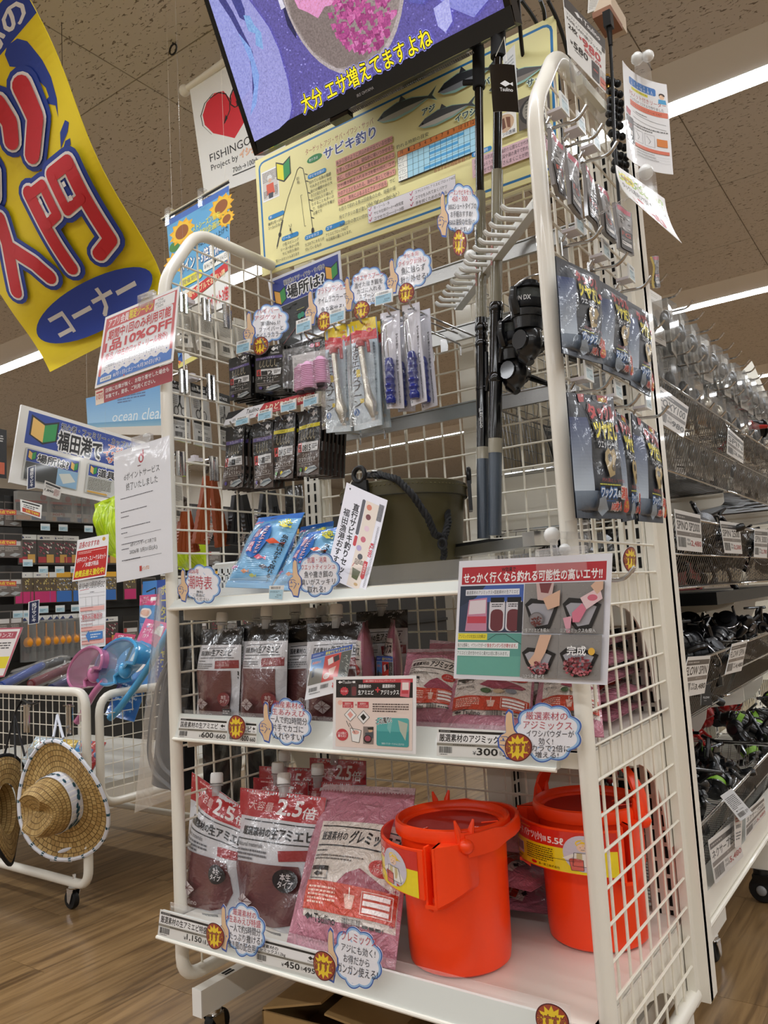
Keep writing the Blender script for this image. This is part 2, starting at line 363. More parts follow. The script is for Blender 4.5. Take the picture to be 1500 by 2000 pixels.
# fluorescent fittings
TUBE = M('lamp_tube', 'f6faff', .4, emit=TUBE_POWER); FIT = M('lamp_fitting', 'e9e8e4', .45)
proto = None; row = 0
for y in (-9.3, -6.3, -3.3, -.3, 2.72, 5.72, 8.72, 11.72):  # first two rows are unseen behind the camera, added for frontal fill
    for k in (range(-3, 4) if y not in (5.72, 11.72) else (0, 1, 2)):
        lab = 'white fluorescent batten, %s of the %s ceiling row' % (('leftmost', 'second', 'third', 'middle length', 'fifth', 'sixth', 'rightmost')[k+3], ('frontmost', 'second', 'third', 'overhead fourth', 'fifth, nearest behind the rack', 'sixth', 'seventh', 'farthest')[row])
        if proto is None:
            proto = thing('ceiling_light', lab, 'ceiling light', (0, 0, H), group='fluorescent ceiling lights')
            b = B(); b.add([(-1.24, -.26, H), (1.24, -.26, H), (1.24, -.066, H-.07), (-1.24, -.066, H-.07), (-1.24, .066, H-.07), (1.24, .066, H-.07), (1.24, .13, H), (-1.24, .13, H)], [(0, 1, 2, 3), (3, 2, 5, 4), (4, 5, 6, 7), (0, 3, 4, 7), (1, 6, 5, 2)], FIT); b.build('reflector', proto)
            b = B(); b.add([(-1.23, -.062, H-.0715), (1.23, -.062, H-.0715), (1.23, .062, H-.0715), (-1.23, .062, H-.0715)], [(0, 3, 2, 1)], TUBE); b.build('lamp_tube', proto, smooth=False)
            o = proto
        else: o = dup(proto, label=lab)
        o.location = (.2+k*2.49, y, H)
    row += 1
WALL = M('wall_paint', 'cfc8ba', .8)
for nm, lo, hi in (('wall_back', (-9, 15.1, 0), (9, 15.2, H)), ('wall_left', (-9.1, -12, 0), (-9, 15.2, H)), ('wall_right', (9, -12, 0), (9.1, 15.2, H)), ('wall_front', (-9, -12.1, 0), (9, -12, H))):
    tag(B().bb(lo, hi, WALL).build(nm, loc=((lo[0]+hi[0])/2, (lo[1]+hi[1])/2, 0)), kind='structure')
# ------------------------------------------------------------------ the end-of-aisle display rack
rack = thing('display_rack', 'cream steel end-of-aisle display rack with mesh side panels, three shelves and a mesh back', 'display rack', (.45, .22, 0))
def panel(X, zt, zc, yc, yb):
    b = B(); pth = bent([(X, yb, .105), (X, 0, .105), (X, 0, zt), (X, yc, zc), (X, yb, zc)], .045); b.tube(pth, .0135, WHITE, 12)
    f = b.build('side_panel', rack)
    w = B(); ys = [.052+.0505*i for i in range(int((yb-.06)/.0505)+1)]
    for y in ys:
        top = zc if y >= yc else zt+(zc-zt)*y/yc
        w.tube([(X, y, .105), (X, y, top)], .0024, WIRE, 6)
    z = .16
    while z < zc-.03:
        y0 = 0 if z < zt else yc*(z-zt)/(zc-zt)
        w.tube([(X+.004, y0, z), (X+.004, yb, z)], .0024, WIRE, 6); z += .0508
    tag(w.build('wire_grid', f), kind='stuff'); return f
panel(0, 1.584, 1.732, .104, .44); panel(.9, 1.616, 1.772, .117, .415)
def upright(x, y0, y1, z1, w=.05):   # slotted pillar, slots facing the aisle
    b = B(); b.bb((x-w/2, y0, .1), (x+w/2, y1, z1), WHITE); b.bb((x-w/2-.004, y0+.012, .1), (x+w/2+.004, y1-.012, z1+.006), WHITE); f = b.build('upright', rack)
    s = B(); z = .14; dk = M('slot_shadow', '0b0a09', .9)
    while z < z1-.04:
        for dx in (-.011, .011): s.bb((x+dx-.003, y0-.0008, z), (x+dx+.003, y0+.001, z+.021), dk)
        z += .0285
    tag(s.build('slots', f, smooth=False), kind='stuff')
upright(.862, .415, .475, 1.755); upright(.028, .445, .495, 1.76)
b = B(); b.bb((.893, .4, .09), (.908, .425, 1.74), WHITE); b.bb((.908, .425, .09), (.925, .445, 1.74), WHITE); b.bb((.893, .43, .09), (.925, .475, 1.745), WHITE); b.build('corner_strip', rack)
# back grid
b = B(); b.tube(bent([(.06, .455, .2), (.06, .455, 1.74), (.835, .455, 1.74), (.835, .455, .2)], .03, 5, True), .006, WIRE, 8, True); g = b.build('back_panel', rack)
w = B()
for i in range(16): x = .08+.0497*i; w.tube([(x, .452, .2), (x, .452, 1.74)], .0024, WIRE, 6)
for i in range(31): z = .22+.0498*i; w.tube([(.06, .448, z), (.835, .448, z)], .0024, WIRE, 6)
tag(w.build('wire_grid', g), kind='stuff')
for z0, z1 in ((1.246, 1.279), (1.425, 1.458), (1.575, 1.608)):
    b = B(); b.bb((.055, .418, z0), (.84, .428, z1), STEEL); b.bb((.055, .414, z1-.003), (.84, .428, z1), STEEL); b.build('hook_rail', rack)
for x in (.33, .78):
    b = B(); b.tube([(x, .445, 1.2), (x, .445, 1.7)], .003, WIRE, 6); b.build('rail_strut', rack)
# shelves
def shelf(z0, z1, y0, lip, x0=.018, x1=.886, yb=.44):
    b = B(); b.bb((x0, y0+.004, z1-.004), (x1, yb, z1), WHITE); b.bb((x0, y0, z0), (x1, y0+.016, z1), WHITE)
    b.bb((x0, y0+.016, z0+.004), (x0+.003, yb, z1), WHITE); b.bb((x1-.003, y0+.016, z0+.004), (x1, yb, z1), WHITE); b.bb((x0, yb-.003, z0+.004), (x1, yb, z1), WHITE)
    s = b.build('shelf', rack)
    b = B()      # tilted price channel with a white lower bead
    b.add([(x0-.012, y0-.016, z0), (x1-.03, y0-.016, z0), (x1-.03, y0-.004, z0+lip), (x0-.012, y0-.004, z0+lip), (x0-.012, y0, z0), (x1-.03, y0, z0), (x1-.03, y0+.002, z0+lip), (x0-.012, y0+.002, z0+lip)], [(0, 1, 2, 3), (5, 4, 7, 6), (3, 2, 6, 7), (4, 5, 1, 0), (0, 3, 7, 4), (1, 5, 6, 2)], M('price_channel', 'd7d9d2', .3, coat=.6))
    b.tube([(x0-.012, y0-.017, z0), (x1-.03, y0-.017, z0)], .0035, WHITE, 8); b.build('price_channel', s)
    return s
s3 = shelf(.853, .874, .0, .019); s2 = shelf(.585, .608, .004, .05); s1 = shelf(.212, .238, -.05, .046)
for s, z, y in ((s3, .874, .004), (s2, .608, .006), (s1, .238, -.044)):
    b = B(); b.bb((.02, y, z), (.862, y+.003, z+.034), CLEAR); b.bb((.02, y, z), (.862, y+.02, z+.0015), CLEAR); b.build('clear_guard', s)
b = B(); hole = M('slot_shadow', '0b0a09', .9)
for i in range(70):
    x = .03+i*.012
    if (i//5) % 2 == 0: b.lathe([(.0001, .2386), (.0024, .2386)], hole, 8, Matrix.Translation((x, -.022, 0)))
tag(b.build('deck_holes', s1), kind='stuff')
# side brackets with the arched cut-out, one pair per shelf
def bracket(x, z1, sh):
    poly = [(.02, z1), (.02, z1-.04), (.2, z1-.05), (.22, z1-.055)]+[(.22+.15*math.sin(t*PI/14), z1-.205+.15*math.cos(t*PI/14)) for t in range(1, 8)]+[(.375, z1-.235), (.43, z1-.235), (.43, z1)]
    T = Matrix(((0, 0, 1, x), (1, 0, 0, 0), (0, 1, 0, 0), (0, 0, 0, 1))); B().prism(poly, .003, WHITE, T).build('bracket', sh)
for s, z in ((s3, .868), (s2, .602), (s1, .23)):
    bracket(.888, z, s); bracket(.011, z, s)
# feet
for x in (.066, .835):
    b = B(); b.bb((x-.0125, -.02, .058), (x+.0125, .9, .108), WHITE); f = b.build('base_beam', rack)
    B().bb((x-.013, -.0225, .0575), (x+.013, -.0195, .1085), M('end_cap', 'f4f2ec', .4)).build('end_cap', f)
    b = B(); dk = M('slot_shadow', '0b0a09', .9); b.bb((x-.008, .05, .1082), (x-.002, .075, .1086), dk); b.bb((x+.001, .05, .1082), (x+.006, .075, .1086), dk); b.build('beam_slots', f)
    for y in (.02, .8):
        c = B(); c.cyl((x, y, .058), (x, y, .05), .016, CHROME, 16); c.lathe([(.004, .046), (.017, .046), (.02, .05), (.004, .052)], CHROME, 16, Matrix.Translation((x, y, 0)))
        for dx in (-.016, .016): c.prism([(-.018, .048), (.012, .048), (.014, .016), (.004, .012)], .002, CHROME, Matrix(((0, 0, 1, x+dx-.001), (1, 0, 0, y), (0, 1, 0, 0), (0, 0, 0, 1))))
        cs = c.build('caster', f)
        B().lathe([(.006, -.011), (.024, -.011), (.027, -.008), (.027, .008), (.024, .011), (.006, .011)], RUBBER, 20, Matrix.Translation((x, y+.008, .027)) @ Matrix.Rotation(PI/2, 4, 'Y'), True).build('wheel', cs)
# cardboard boxes stored under the rack
CARD = M('cardboard', '9a7a4c', .8, var=.06, bscale=30)
def carton(c, d, rz, lab, flap):
    o = thing('cardboard_box', lab, 'box', c, (0, 0, rz)); w, l, h = d
    b = B(); t = .004
    for lo, hi in (((-w/2, -l/2, 0), (w/2, -l/2+t, h)), ((-w/2, l/2-t, 0), (w/2, l/2, h)), ((-w/2, -l/2, 0), (-w/2+t, l/2, h)), ((w/2-t, -l/2, 0), (w/2, l/2, h)), ((-w/2, -l/2, 0), (w/2, l/2, t))): b.bb(lo, hi, CARD)
    ob = b.build('carton'); ob.parent = o
    for sx, a in flap:
        b = B(); b.bb((0, -l/2+.004, 0), (w*.5, l/2-.004, .004), CARD, Matrix.Translation((sx*w/2, 0, h)) @ Matrix.Rotation(a, 4, 'Y') @ Matrix.Rotation(PI if sx > 0 else 0, 4, 'Z')); q = b.build('flap'); q.parent = o
carton((.33, .16, 0), (.28, .26, .085), .1, 'brown cardboard box lying open under the lowest shelf, left of the other carton', ((-1, -.25), (1, .12)))
carton((.67, .2, 0), (.22, .3, .1), -.05, 'brown cardboard box on the floor under the lowest shelf, below the orange buckets', ((-1, .0), (1, .1)))
# ------------------------------------------------------------------ television and the big boards
th = math.radians(25); UP = Vector((0, -math.sin(th), math.cos(th))); TN = Vector((0, -math.cos(th), -math.sin(th)))
BL, BR = Vector((.109, .2, 1.925)), Vector((.797, .2, 1.932)); XR = Vector((1, 0, 0))
tv = thing('television', 'flat black television tilted forward above the yellow board, playing a bait video', 'television', (.45, .25, 1.925))
b = B(); b.hexa([BL, BR, BR+UP*.47, BL+UP*.47], -TN*.035, BLACK)
b.hexa([BL-TN*.035+UP*.03+XR*.05, BR-TN*.035+UP*.03-XR*.05, BR-TN*.035+UP*.42-XR*.05, BL-TN*.035+UP*.42+XR*.05], -TN*.03, BLACK); b.build('back_shell', tv)
b = B(); GB = M('gloss_black', '08080a', .12, coat=.5)
for p, q in ((BL, BR+UP*.03), (BL+UP*.45, BR+UP*.47)): b.hexa([p, Vector((q.x, p.y, p.z)), Vector((q.x, q.y, q.z)), Vector((p.x, q.y, q.z))], TN*.006, GB)
b.hexa([BL, BL+XR*.013, BL+XR*.013+UP*.47, BL+UP*.47], TN*.006, GB); b.hexa([BR-XR*.013, BR, BR+UP*.47, BR-XR*.013+UP*.47], TN*.006, GB)
bz = b.build('bezel', tv)
b = B(); VENT = M('vent_slot', '6f6f70', .5, .6)
for i in range(90):
    x = BL.x+.16+i*.0048; b.box((x, .212, 1.9235), (.0022, .006, .002), VENT)
tag(b.build('vent_slots', tv, smooth=False), kind='stuff')
B().box((.366, .206, 1.9185), (.05, .02, .012), GB).build('remote_sensor', tv)
a = Pr('logo', 60, 6); a.t('IRIS OHYAMA', 0, 0, 60, 6, 'c8c8cc', .02); L0 = BL+UP*.012+XR*.315+TN*.0062
a.build('maker_lettering', fq([L0+UP*.006, L0+XR*.045+UP*.006, L0+XR*.045, L0]), PAPER, bz)
SCREEN = INK('tv_screen', .25, 0, emit=.75, grain=.25, gscale=260)
a = Pr('scr', 166, 103); a.r(0, 0, 166, 103, '5d589c')
r2 = random.Random(4)
for i in range(900):
    x, y = r2.uniform(25, 164), r2.uniform(35, 102); s = r2.uniform(.3, 1.1); a.p([(x, y), (x+s, y+s*.3), (x+s*.7, y+s), (x-s*.2, y+s*.6)], r2.choice(('8480c4', '46417e', '7a76ba', '9a98d8', '514c8c')))
a.p([(-3, 20), (20, 26), (28, 42), (34, 56), (36, 68), (35.5, 84), (33, 96), (29, 101), (20, 103), (-3, 103)], '9295d2')
a.p([(0, 20), (10, 24), (14, 46), (15, 64), (9, 78), (0, 80)], '8f96d6'); a.p([(9, 24), (14, 40), (18.5, 62), (16, 74), (9, 82), (14, 70), (15.5, 60), (11, 42), (5, 26)], '3d3f80')
a.p([(14, 26), (21, 30), (22, 42), (20, 47), (17, 44)], '3f4388'); a.p([(20, 44), (24, 46), (25, 51), (28, 56), (26, 64), (22, 60), (24, 55), (20, 52)], '7da6dc'); a.p([(13, 50), (18, 60), (18, 74), (10, 86), (3, 90), (12, 78), (15, 66)], '7f9fe0')
a.p([(47, 40), (52, 40), (52, 60), (49, 68), (46, 60)], '2c2c52'); a.p([(45, 44), (47, 42), (48, 52), (45, 52)], 'd5d6ea')
a.e(86, 49, 38, 49, 'a9a2a6', 40); a.e(85.6, 49, 36.5, 46.5, '8d8484', 40); a.p([(52, 40), (68, 38), (74, 60), (80, 84), (92, 91), (84, 94), (68, 90), (56, 76), (50, 58)], '7b7170')
for i in range(420):
    t, q = r2.uniform(0, 2*PI), r2.uniform(0, 1)**.5; x, y = 92+20*q*math.cos(t), 68+22*q*math.sin(t); s = r2.uniform(1.6, 4)
    a.p([(x, y), (x+s, y+s*.3), (x+s*.8, y+s*.8), (x+s*.1, y+s)], r2.choice(('a84f8c', '95427a', 'b85f9a', '87396e', 'c477ae', 'a04a86', '9c4680')))
a.p([(54, 45), (84, 42), (82, 60), (76, 63), (72, 62), (66, 65), (61, 60), (56, 56)], 'd291c0')
a.p([(118, 68), (128, 70), (134, 82), (126, 84), (119, 80)], '5c5fae'); a.p([(126, 72), (144, 72), (150, 90), (160, 96), (150, 100), (138, 90)], '8388d0'); a.p([(124, 76), (136, 70), (146, 74), (142, 86), (132, 84)], '33346a'); a.p([(131, 88), (140, 87), (139, 97), (134, 100), (131, 96)], 'a6aae4'); a.p([(147, 70), (160, 70), (162, 82), (152, 80)], 'b08ab0')
a.t('大分 エサ増えてますよね', 40, 93.5, 86, 9, 'f2e32c', .028, [('8f90d8', .10), ('14141c', .05)])
q0 = [BL+UP*.456+XR*.012, BR+UP*.456-XR*.012, BR+UP*.028-XR*.012, BL+UP*.028+XR*.012]
a.build('screen', fq([p+TN*.002 for p in q0]), SCREEN, tv, 4e-6)
b = B(); b.hexa([Vector((.3, .25, 2.06)), Vector((.6, .25, 2.06)), Vector((.6, .25, 2.25)), Vector((.3, .25, 2.25))], (0, .14, 0), GREYST); b.bb((.42, .385, 1.76), (.48, .44, 2.1), GREYST); b.build('wall_bracket', tv)
# cables that drop behind the television to the back of the rack
for i, pts in enumerate((((1012, 0, .3), (1016, 60, .33), (1022, 120, .37)), ((1018, 0, .31), (1040, 30, .35), (1056, 60, .38)), ((1055, 0, .32), (1063, 20, .35), (1065, 50, .37)), ((1070, 0, .33), (1085, 30, .36), (1100, 70, .38)))):
    P = [PY(x, y, Y) for x, y, Y in pts]; P += [P[-1]+Vector((0, .06, -.1)), P[-1]+Vector((-.02, .075, -.3))]
    tag(B().tube(bent(P, .05), .0042, BLACK, 8).build('cable', loc=P[-1]), 'black cable hanging behind the television right corner, %s of four' % ('leftmost', 'second from the left', 'third from the left', 'rightmost')[i], 'cable', 'television cables')
P = [PY(x, y, .38) for x, y in ((1090, 385), (1060, 400), (1022, 445), (1003, 455), (985, 490))]
tag(B().tube(bent(P, .04), .006, BLACK, 8).build('cable', loc=P[-1]), 'thick black cable sagging diagonally behind the rod rest', 'cable')

BOARD = INK('board_print', .4, .5)
a = Pr('board', 240, 100); a.r(0, 0, 240, 100, 'f2e9a6')
def border(a, x, y, w, h, q, t, c, bg): a.rr(x, y, w, h, q, c); a.rr(x+t, y+t, w-2*t, h-2*t, q-t, bg)
border(a, 3, 3.2, 235, 93.5, 6, 1.7, '1f74b0', 'f2e9a6')
a.t('ターゲット:アジ・サバ・イワシ・サッパ', 49, 10.5, 60, 5, 'a13a2c'); a.t('サビキ釣り', 65.5, 17, 45, 9.2, '223a86', .035, 'ffffff', .07)
a.e(57, 21, 7, 3, '1d8343'); a.t('釣り方は', 52, 19.8, 8, 2.4, 'ffffff', .02)
a.r(5.6, 12.8, 16.6, 26, 'fafafa'); a.r(6.4, 14, 15, 23.5, 'd8d2cc'); a.tx(6.6, 14, 14.6, 9, 7, '8b8580', 2); a.e(13.5, 20, 2.4, 2.6, 'e9e9e6'); a.e(13.7, 22.3, 1.7, 1.8, 'd8b49a'); a.p([(10, 25), (17, 25), (18, 34), (10, 34)], 'dd5a3a'); a.p([(11.5, 33), (16.5, 33), (16, 37.5), (12, 37.5)], '3a3d4a'); a.tx(7, 30, 4, 6, 5, '77726c', 2); a.tx(18, 28, 3, 8, 6, '77726c', 2)
def wakaba(a, x, y, w, h, c1='f1e62a', c2='17934c'):
    a.p([(x, y), (x+w/2, y+h*.2), (x+w, y), (x+w, y+h*.76), (x+w/2, y+h), (x, y+h*.76)], '14181c'); k = w*.06
    a.p([(x+k, y+k*1.8), (x+w/2, y+h*.23+k), (x+w/2, y+h-k*1.5), (x+k, y+h*.74)], c1); a.p([(x+w/2, y+h*.23+k), (x+w-k, y+k*1.8), (x+w-k, y+h*.74), (x+w/2, y+h-k*1.5)], c2)
wakaba(a, 20.5, 9.5, 14, 19.5)
a.ln([(16.6, 81.4), (22, 64), (30, 44), (38.7, 28), (40.5, 24), (43, 22.6), (46, 25), (49, 45), (51.9, 76)], .5, '2a2a2a'); a.ln([(17, 80), (24, 60)], 1.2, '3a3a3a'); a.e(51.8, 78, 1.3, 2.6, '1c1c1c'); a.e(20.4, 71, 1.4, 2, '1c1c1c')
for y in (30, 36, 46, 52, 61, 67): a.ln([(47.5+(y-30)*.1, y), (50+(y-30)*.1, y+1.6)], .6, '222222')
a.ln([(44, 46), (42.5, 46), (44.5, 72), (46, 72)], .3, '333333')
for x, y, w, t in ((50, 32.3, 17, 'サビキ仕掛け'), (10, 52, 16, '竿'), (22, 73.8, 16.5, 'リール'), (44, 80, 17, 'コマセカゴ'), (63.5, 79, 17.5, 'エサ')): a.rr(x, y, w, 3.6, 1.7, '1b85c6'); a.t(t, x+1.3, y+.6, min(w-3, len(t)*2.4), 2.4, 'ffffff', .02)
for x, y, w, t in ((51, 37.5, 20, '釣れている魚の種類'), (51.5, 41.2, 20, 'や大きさでサビキ仕'), (51.8, 44.9, 20, '掛けの種類や針の大'), (52, 48.6, 15, 'きさが変わります'), (52.2, 52.3, 20, '糸が切れたり絡んだ'), (52.5, 56, 20, 'りすることも多いの'), (53, 59.7, 20, 'で、仕掛けの予備が'), (53.2, 63.4, 8, '必要です'), (9.6, 57.6, 14, '磯竿2号～3号'), (9.8, 61, 14, '3～5mのもの'), (22.5, 79, 16, '小型スピニング'), (20.5, 82.7, 18, 'リール+糸2～3号'), (22, 86.5, 16, 'サビキ釣り用の'), (15, 90.5, 23, '竿リールセットもあります'), (44, 86, 18, 'カゴの下にオモリが'), (44, 89.8, 15, '付いているもの'), (63.6, 84.5, 20, 'アミエビブロック8切で'), (63.6, 88.3, 23, '半日程度の量になります。'), (39.5, 30, 2.6, '釣'), (39.8, 33, 2.6, '糸'), (30, 66, 2.4, 'リ'), (30.5, 69, 1.2, 'ー'), (30.8, 72, 2.4, 'ル')): a.t(t, x, y, w, 2.7, '2c2a26', .01)
for i in range(6): a.r(76, 31+i*6.1, (48, 48, 49, 49, 49, 42)[i], 4.6, 'e4a193')
for i, t in enumerate(('糸から枝のように沢山の針が出ている仕掛け', 'を使って釣る方法。疑似針に喰いつかせるた', 'めに、仕掛けの一番下に魚を寄せるためのコ', 'マセ(撒き餌)を入れるカゴを取り付け、コマ', 'セのアミエビを入れる。海中に落として待って', 'いると、竿先にぶるぶるとアタリが出る。サビ', 'キ釣りで釣れる魚は回遊魚のため、時期や場', '所でアタリの差が激しいが、運よく回遊にあ', 'たれば針の数だけ釣れることも珍しくない。')): a.t(t, 76.5, 31.6+i*6.1, 48, 3.4, '3c2a20' if i < 6 else '56564a')
def fish(a, x, y, w, h, c, belly):
    a.p([(x, y), (x+w*.12, y-h*.35), (x+w*.35, y-h*.55), (x+w*.6, y-h*.42), (x+w*.86, y-h*.08), (x+w, y-h*.45), (x+w*.93, y), (x+w, y+h*.4), (x+w*.86, y+h*.08), (x+w*.6, y+h*.38), (x+w*.3, y+h*.45), (x+w*.1, y+h*.28)], '9ec8bc')
    a.p([(x, y), (x+w*.12, y-h*.32), (x+w*.35, y-h*.5), (x+w*.6, y-h*.38), (x+w*.86, y-h*.06), (x+w*.99, y-h*.4), (x+w*.92, y), (x+w*.98, y+h*.3), (x+w*.84, y+h*.05), (x+w*.6, y+h*.25), (x+w*.3, y+h*.3), (x+w*.1, y+h*.2)], c)
    a.p([(x+w*.02, y+h*.04), (x+w*.2, y), (x+w*.5, y-h*.02), (x+w*.84, y+h*.02), (x+w*.6, y+h*.25), (x+w*.3, y+h*.3), (x+w*.1, y+h*.2)], belly); a.p([(x+w*.38, y-h*.48), (x+w*.42, y-h*.8), (x+w*.5, y-h*.45)], c); a.e(x+w*.08, y-h*.06, h*.07, h*.07, '161616')
fish(a, 112.5, 15, 47, 13, '4d5450', 'b9b8a4'); fish(a, 144.5, 33, 43, 11, '585a5c', 'cfccc2'); fish(a, 160, 15, 42, 13, '35373c', '8f9296'); fish(a, 196, 30, 40, 12, '55504e', '8f867c')
for t, x, y, w in (('アジ', 148, 22, 9.5), ('イワシ', 172, 37, 14.5), ('サバ', 188, 21, 9), ('サッパ', 221, 34.5, 15)): a.t(t, x, y, w, 4.6, '1c3a3a', .04, 'dff0e4', .09)
a.t('釣れる時期の目安', 127, 39.8, 25, 3, '2c2a26', .015); a.r(127.5, 44.6, 59, 23, '2b2b2b'); a.r(127.8, 44.9, 58.4, 4.2, 'e58a4a')
cols = '777788888'
for i in range(4):
    a.r(127.8, 49.4+i*4.5, 7.2, 4.2, 'f6f6ee'); a.t(('アジ', 'サバ', 'イワシ', 'サッパ')[i], 128.3, 50.3+i*4.5, (4, 4, 5.6, 6)[i], 2.4, '222222', .02)
    for j in range(12): a.r(135.3+j*4.26, 49.4+i*4.5, 4, 4.2, 'a9d8ea')
    lo, hi = ((4, 9), (4, 8), (4, 10), (3, 10))[i]
    for j in range(lo, hi+1): a.r(135.3+j*4.26, 50.6+i*4.5, 4.1, 1.8, '4ea3d8')
for j in range(12): a.t(str(j+1), 136.3+j*4.26, 45.6, 1.3+(j > 8), 2.6, '3a2414')
a.t('月', 130, 45.6, 2.4, 2.6, '3a2414'); a.t('おすすめの時間帯:朝・夕方、', 155.5, 68.4, 31, 2.8, 'b0583c')
a.t('〈持ち物チェックリスト〉', 101, 74, 27, 2.9, '2c2a26', .01); a.fr(101.8, 77.5, 69, 12, .25, '9a94a0'); a.r(102, 77.7, 68.6, 11.6, 'eeeaf0')
for i, (p, q) in enumerate((('竿・リール・糸', 'エサ(コマセ) アミエビブロック8切'), ('サビキ仕掛け―3～4枚程度', 'コマセを入れておくバケツ'), ('コマセカゴ――2～3個', '手を拭くためのタオル'))):
    for x, t, w in ((102.5, p, 13 if i == 0 else 24), (136, q, 30 if i == 0 else 24)): a.ln([(x+.3, 79+i*3.9), (x+1.2, 80.6+i*3.9), (x+2.6, 78+i*3.9)], .5, 'c23a6a'); a.t(t, x+4.5, 78.4+i*3.9, w, 2.6, '2c2a26', .01)
a.r(183, 72, 52, 13, 'e0bcc4'); a.rr(183, 67.6, 14, 3.4, 1.6, '1b85c6'); a.t('釣れる場所', 184.4, 68.1, 10, 2.4, 'ffffff', .02)
for i, t in enumerate(('身近にある防波堤や、海釣り公園などが代表的なポイント', '足元をねらうため、水深や潮の満干で釣れる層が変わる', '上下させて魚をたくさんまくことが釣るコツです。')): a.t(t, 184.5, 73+i*3.9, 48, 2.9, '3a2a30', .01)
a.r(199.5, 50, 14.5, 16, 'e9e4da'); a.e(206, 57, 6.5, 6, 'c9a888'); a.p([(202, 55), (206, 53), (207, 60), (203, 61)], '6a3d28'); a.p([(207, 53), (210, 54), (210, 61), (208, 60)], '7a4a30'); a.t('イワシの唐揚', 200, 62.5, 13, 2.6, '1c1c1c', .03, 'ffffff')
a.r(215.5, 45.5, 20, 20.5, '5a5048'); a.e(225, 55.5, 9, 9, '2c2622'); a.e(225.5, 55, 7.5, 7.5, '8f887a'); a.tx(220, 49, 11, 12, 6, '5b5548', 3); a.t('の酢', 227, 60.5, 6, 3, 'f0eee6', .04, '222222')
Q = qY([(498, 315), (1085, 28), (1095, 335), (512, 540)], .36)
sheet('poster_board', 'wide pale yellow board with a blue border explaining fishing with fish drawings, below the television', 'poster', Q, a, BOARD, .004, base='efe6a8')

# ------------------------------------------------------------------ hanging banners
CLOTH = INK('banner_cloth', .5, .15, .12, 9, .012)
t33 = math.radians(33); u = Vector((0, -math.sin(t33), math.cos(t33))); BRb = PY(340, 604, .6); TRb = BRb+u*1.06; BLb = PY(120, 716, .6); TLb = PY(-286, 236, TRb.y)
a = Pr('ban', 100, 166, 3)
a.r(0, 0, 100, 166, 'f6dc1e'); bk, wh, rd = '1f3f9e', 'f3f1ee', 'cf2230'
a.p([(40, 18), (70, 12), (100, 9), (100, 22), (71, 26), (40, 32)], bk); a.t('安心の', 58, 14, 39, 9.5, 'f4f4f2', .05, rot=-8)
a.p([(80, 26), (83, 24), (88, 24.5), (91, 28), (93, 38), (93.4, 46), (92, 55), (89, 62), (90, 57), (85, 52.5), (88.6, 52), (89, 48), (87.5, 44), (85, 37), (83, 37.5), (82.5, 34), (79, 31)], bk)
a.p([(92, 65), (93.5, 67), (91, 70), (84, 74), (87, 68)], bk); a.p([(85, 75), (88, 72.6), (91, 73), (90, 75.5)], bk)
def fat(parts):
    for gro, c in ((3.6, bk), (1.3, wh), (0, rd)):
        for pts, w in parts:
            a.ln(pts, w+2*gro, c)
            for x, y in pts: a.e(x, y, w/2+gro, w/2+gro, c, 14)
fat([([(20, 36), (14, 52)], 7), ([(32, 38), (42, 46)], 7), ([(14, 54), (36, 54)], 6), ([(44, 46), (44, 62), (36, 72)], 7), ([(26, 40), (24, 70)], 7), ([(66, 40), (66, 50), (62, 57)], 8), ([(80, 41), (79, 56), (69, 68)], 9)])
fat([([(32, 83), (28, 96), (15, 119)], 8), ([(28, 98), (38, 112), (42, 122)], 8)])
fat([([(58, 82), (58, 124)], 7), ([(58, 83), (68, 83), (68, 99), (60, 100)], 5), ([(76, 82), (87, 82), (87, 122), (77, 125)], 7), ([(75, 83), (75, 100), (85, 99)], 5)])
for x, y in ((62, 88), (62, 95), (79.5, 88), (79.5, 95)): a.r(x, y, 1.8, 2.4, wh)
a.e(54, 146, 44, 13, bk, 40); a.t('コーナー', 24, 139, 62, 14, 'd9d5cf', .06)
fb = fq([TLb, TRb, BRb, BLb])
def fban(u, v):
    p, n = fb(u, v); c = max(0, v-.82)/.18; return p+n*(.02*math.sin(v*9+u*3)+.05*c*c)+Vector((0, 0, .0)), n
b = B(); b.slab(fban, 34, 56, .002, M('banner_back', 'e8cf20', .7)); o = b.build('hanging_banner', loc=(BLb+BRb)/2); a.build('printed_face', fban, CLOTH, o, 1.5e-4)
tag(o, 'big yellow cloth banner with fat red letters and a leaping blue fish, upper left', 'banner')
b = B(); b.tube([TLb, TRb], .008, WHITE, 8)
for p in (TLb.lerp(TRb, .1), TLb.lerp(TRb, .9), BLb.lerp(BRb, .05)): b.tube([p, Vector((p.x, p.y, H))], .0012, BLACK, 5)
b.build('hanging_rod', o)
# white heart banner
Q = qY([(370, 170), (540, 47), (560, 322), (400, 385)], 1.0)
a = Pr('heart', 118, 150, 8); a.r(0, 0, 118, 150, 'efeeec')
def heart(ox, oy, k, c):
    a.p([(ox+x*k, oy+y*k) for x, y in ((50, 95), (22, 76), (12, 60), (11, 46), (18, 33), (30, 27), (42, 31), (49, 44), (50, 50), (52, 42), (60, 32), (74, 30), (86, 40), (88, 54), (80, 70))], c)
heart(-2, -1, 1.0, '151515'); heart(-1, -.2, 1.0, 'efeeec'); heart(1.2, .4, .98, 'd92635')
a.ln([(24, 30), (36, 29), (45, 36), (49, 48), (48, 58), (42, 66), (39, 70)], 1.3, '1a1a1a'); a.ln([(57, 34), (51, 42), (50, 52), (55, 58), (62, 58)], 1.3, '1a1a1a'); a.p([(38, 71), (42, 60), (44, 66)], '1a1a1a'); a.p([(64, 58), (57, 51), (58, 59)], '1a1a1a')
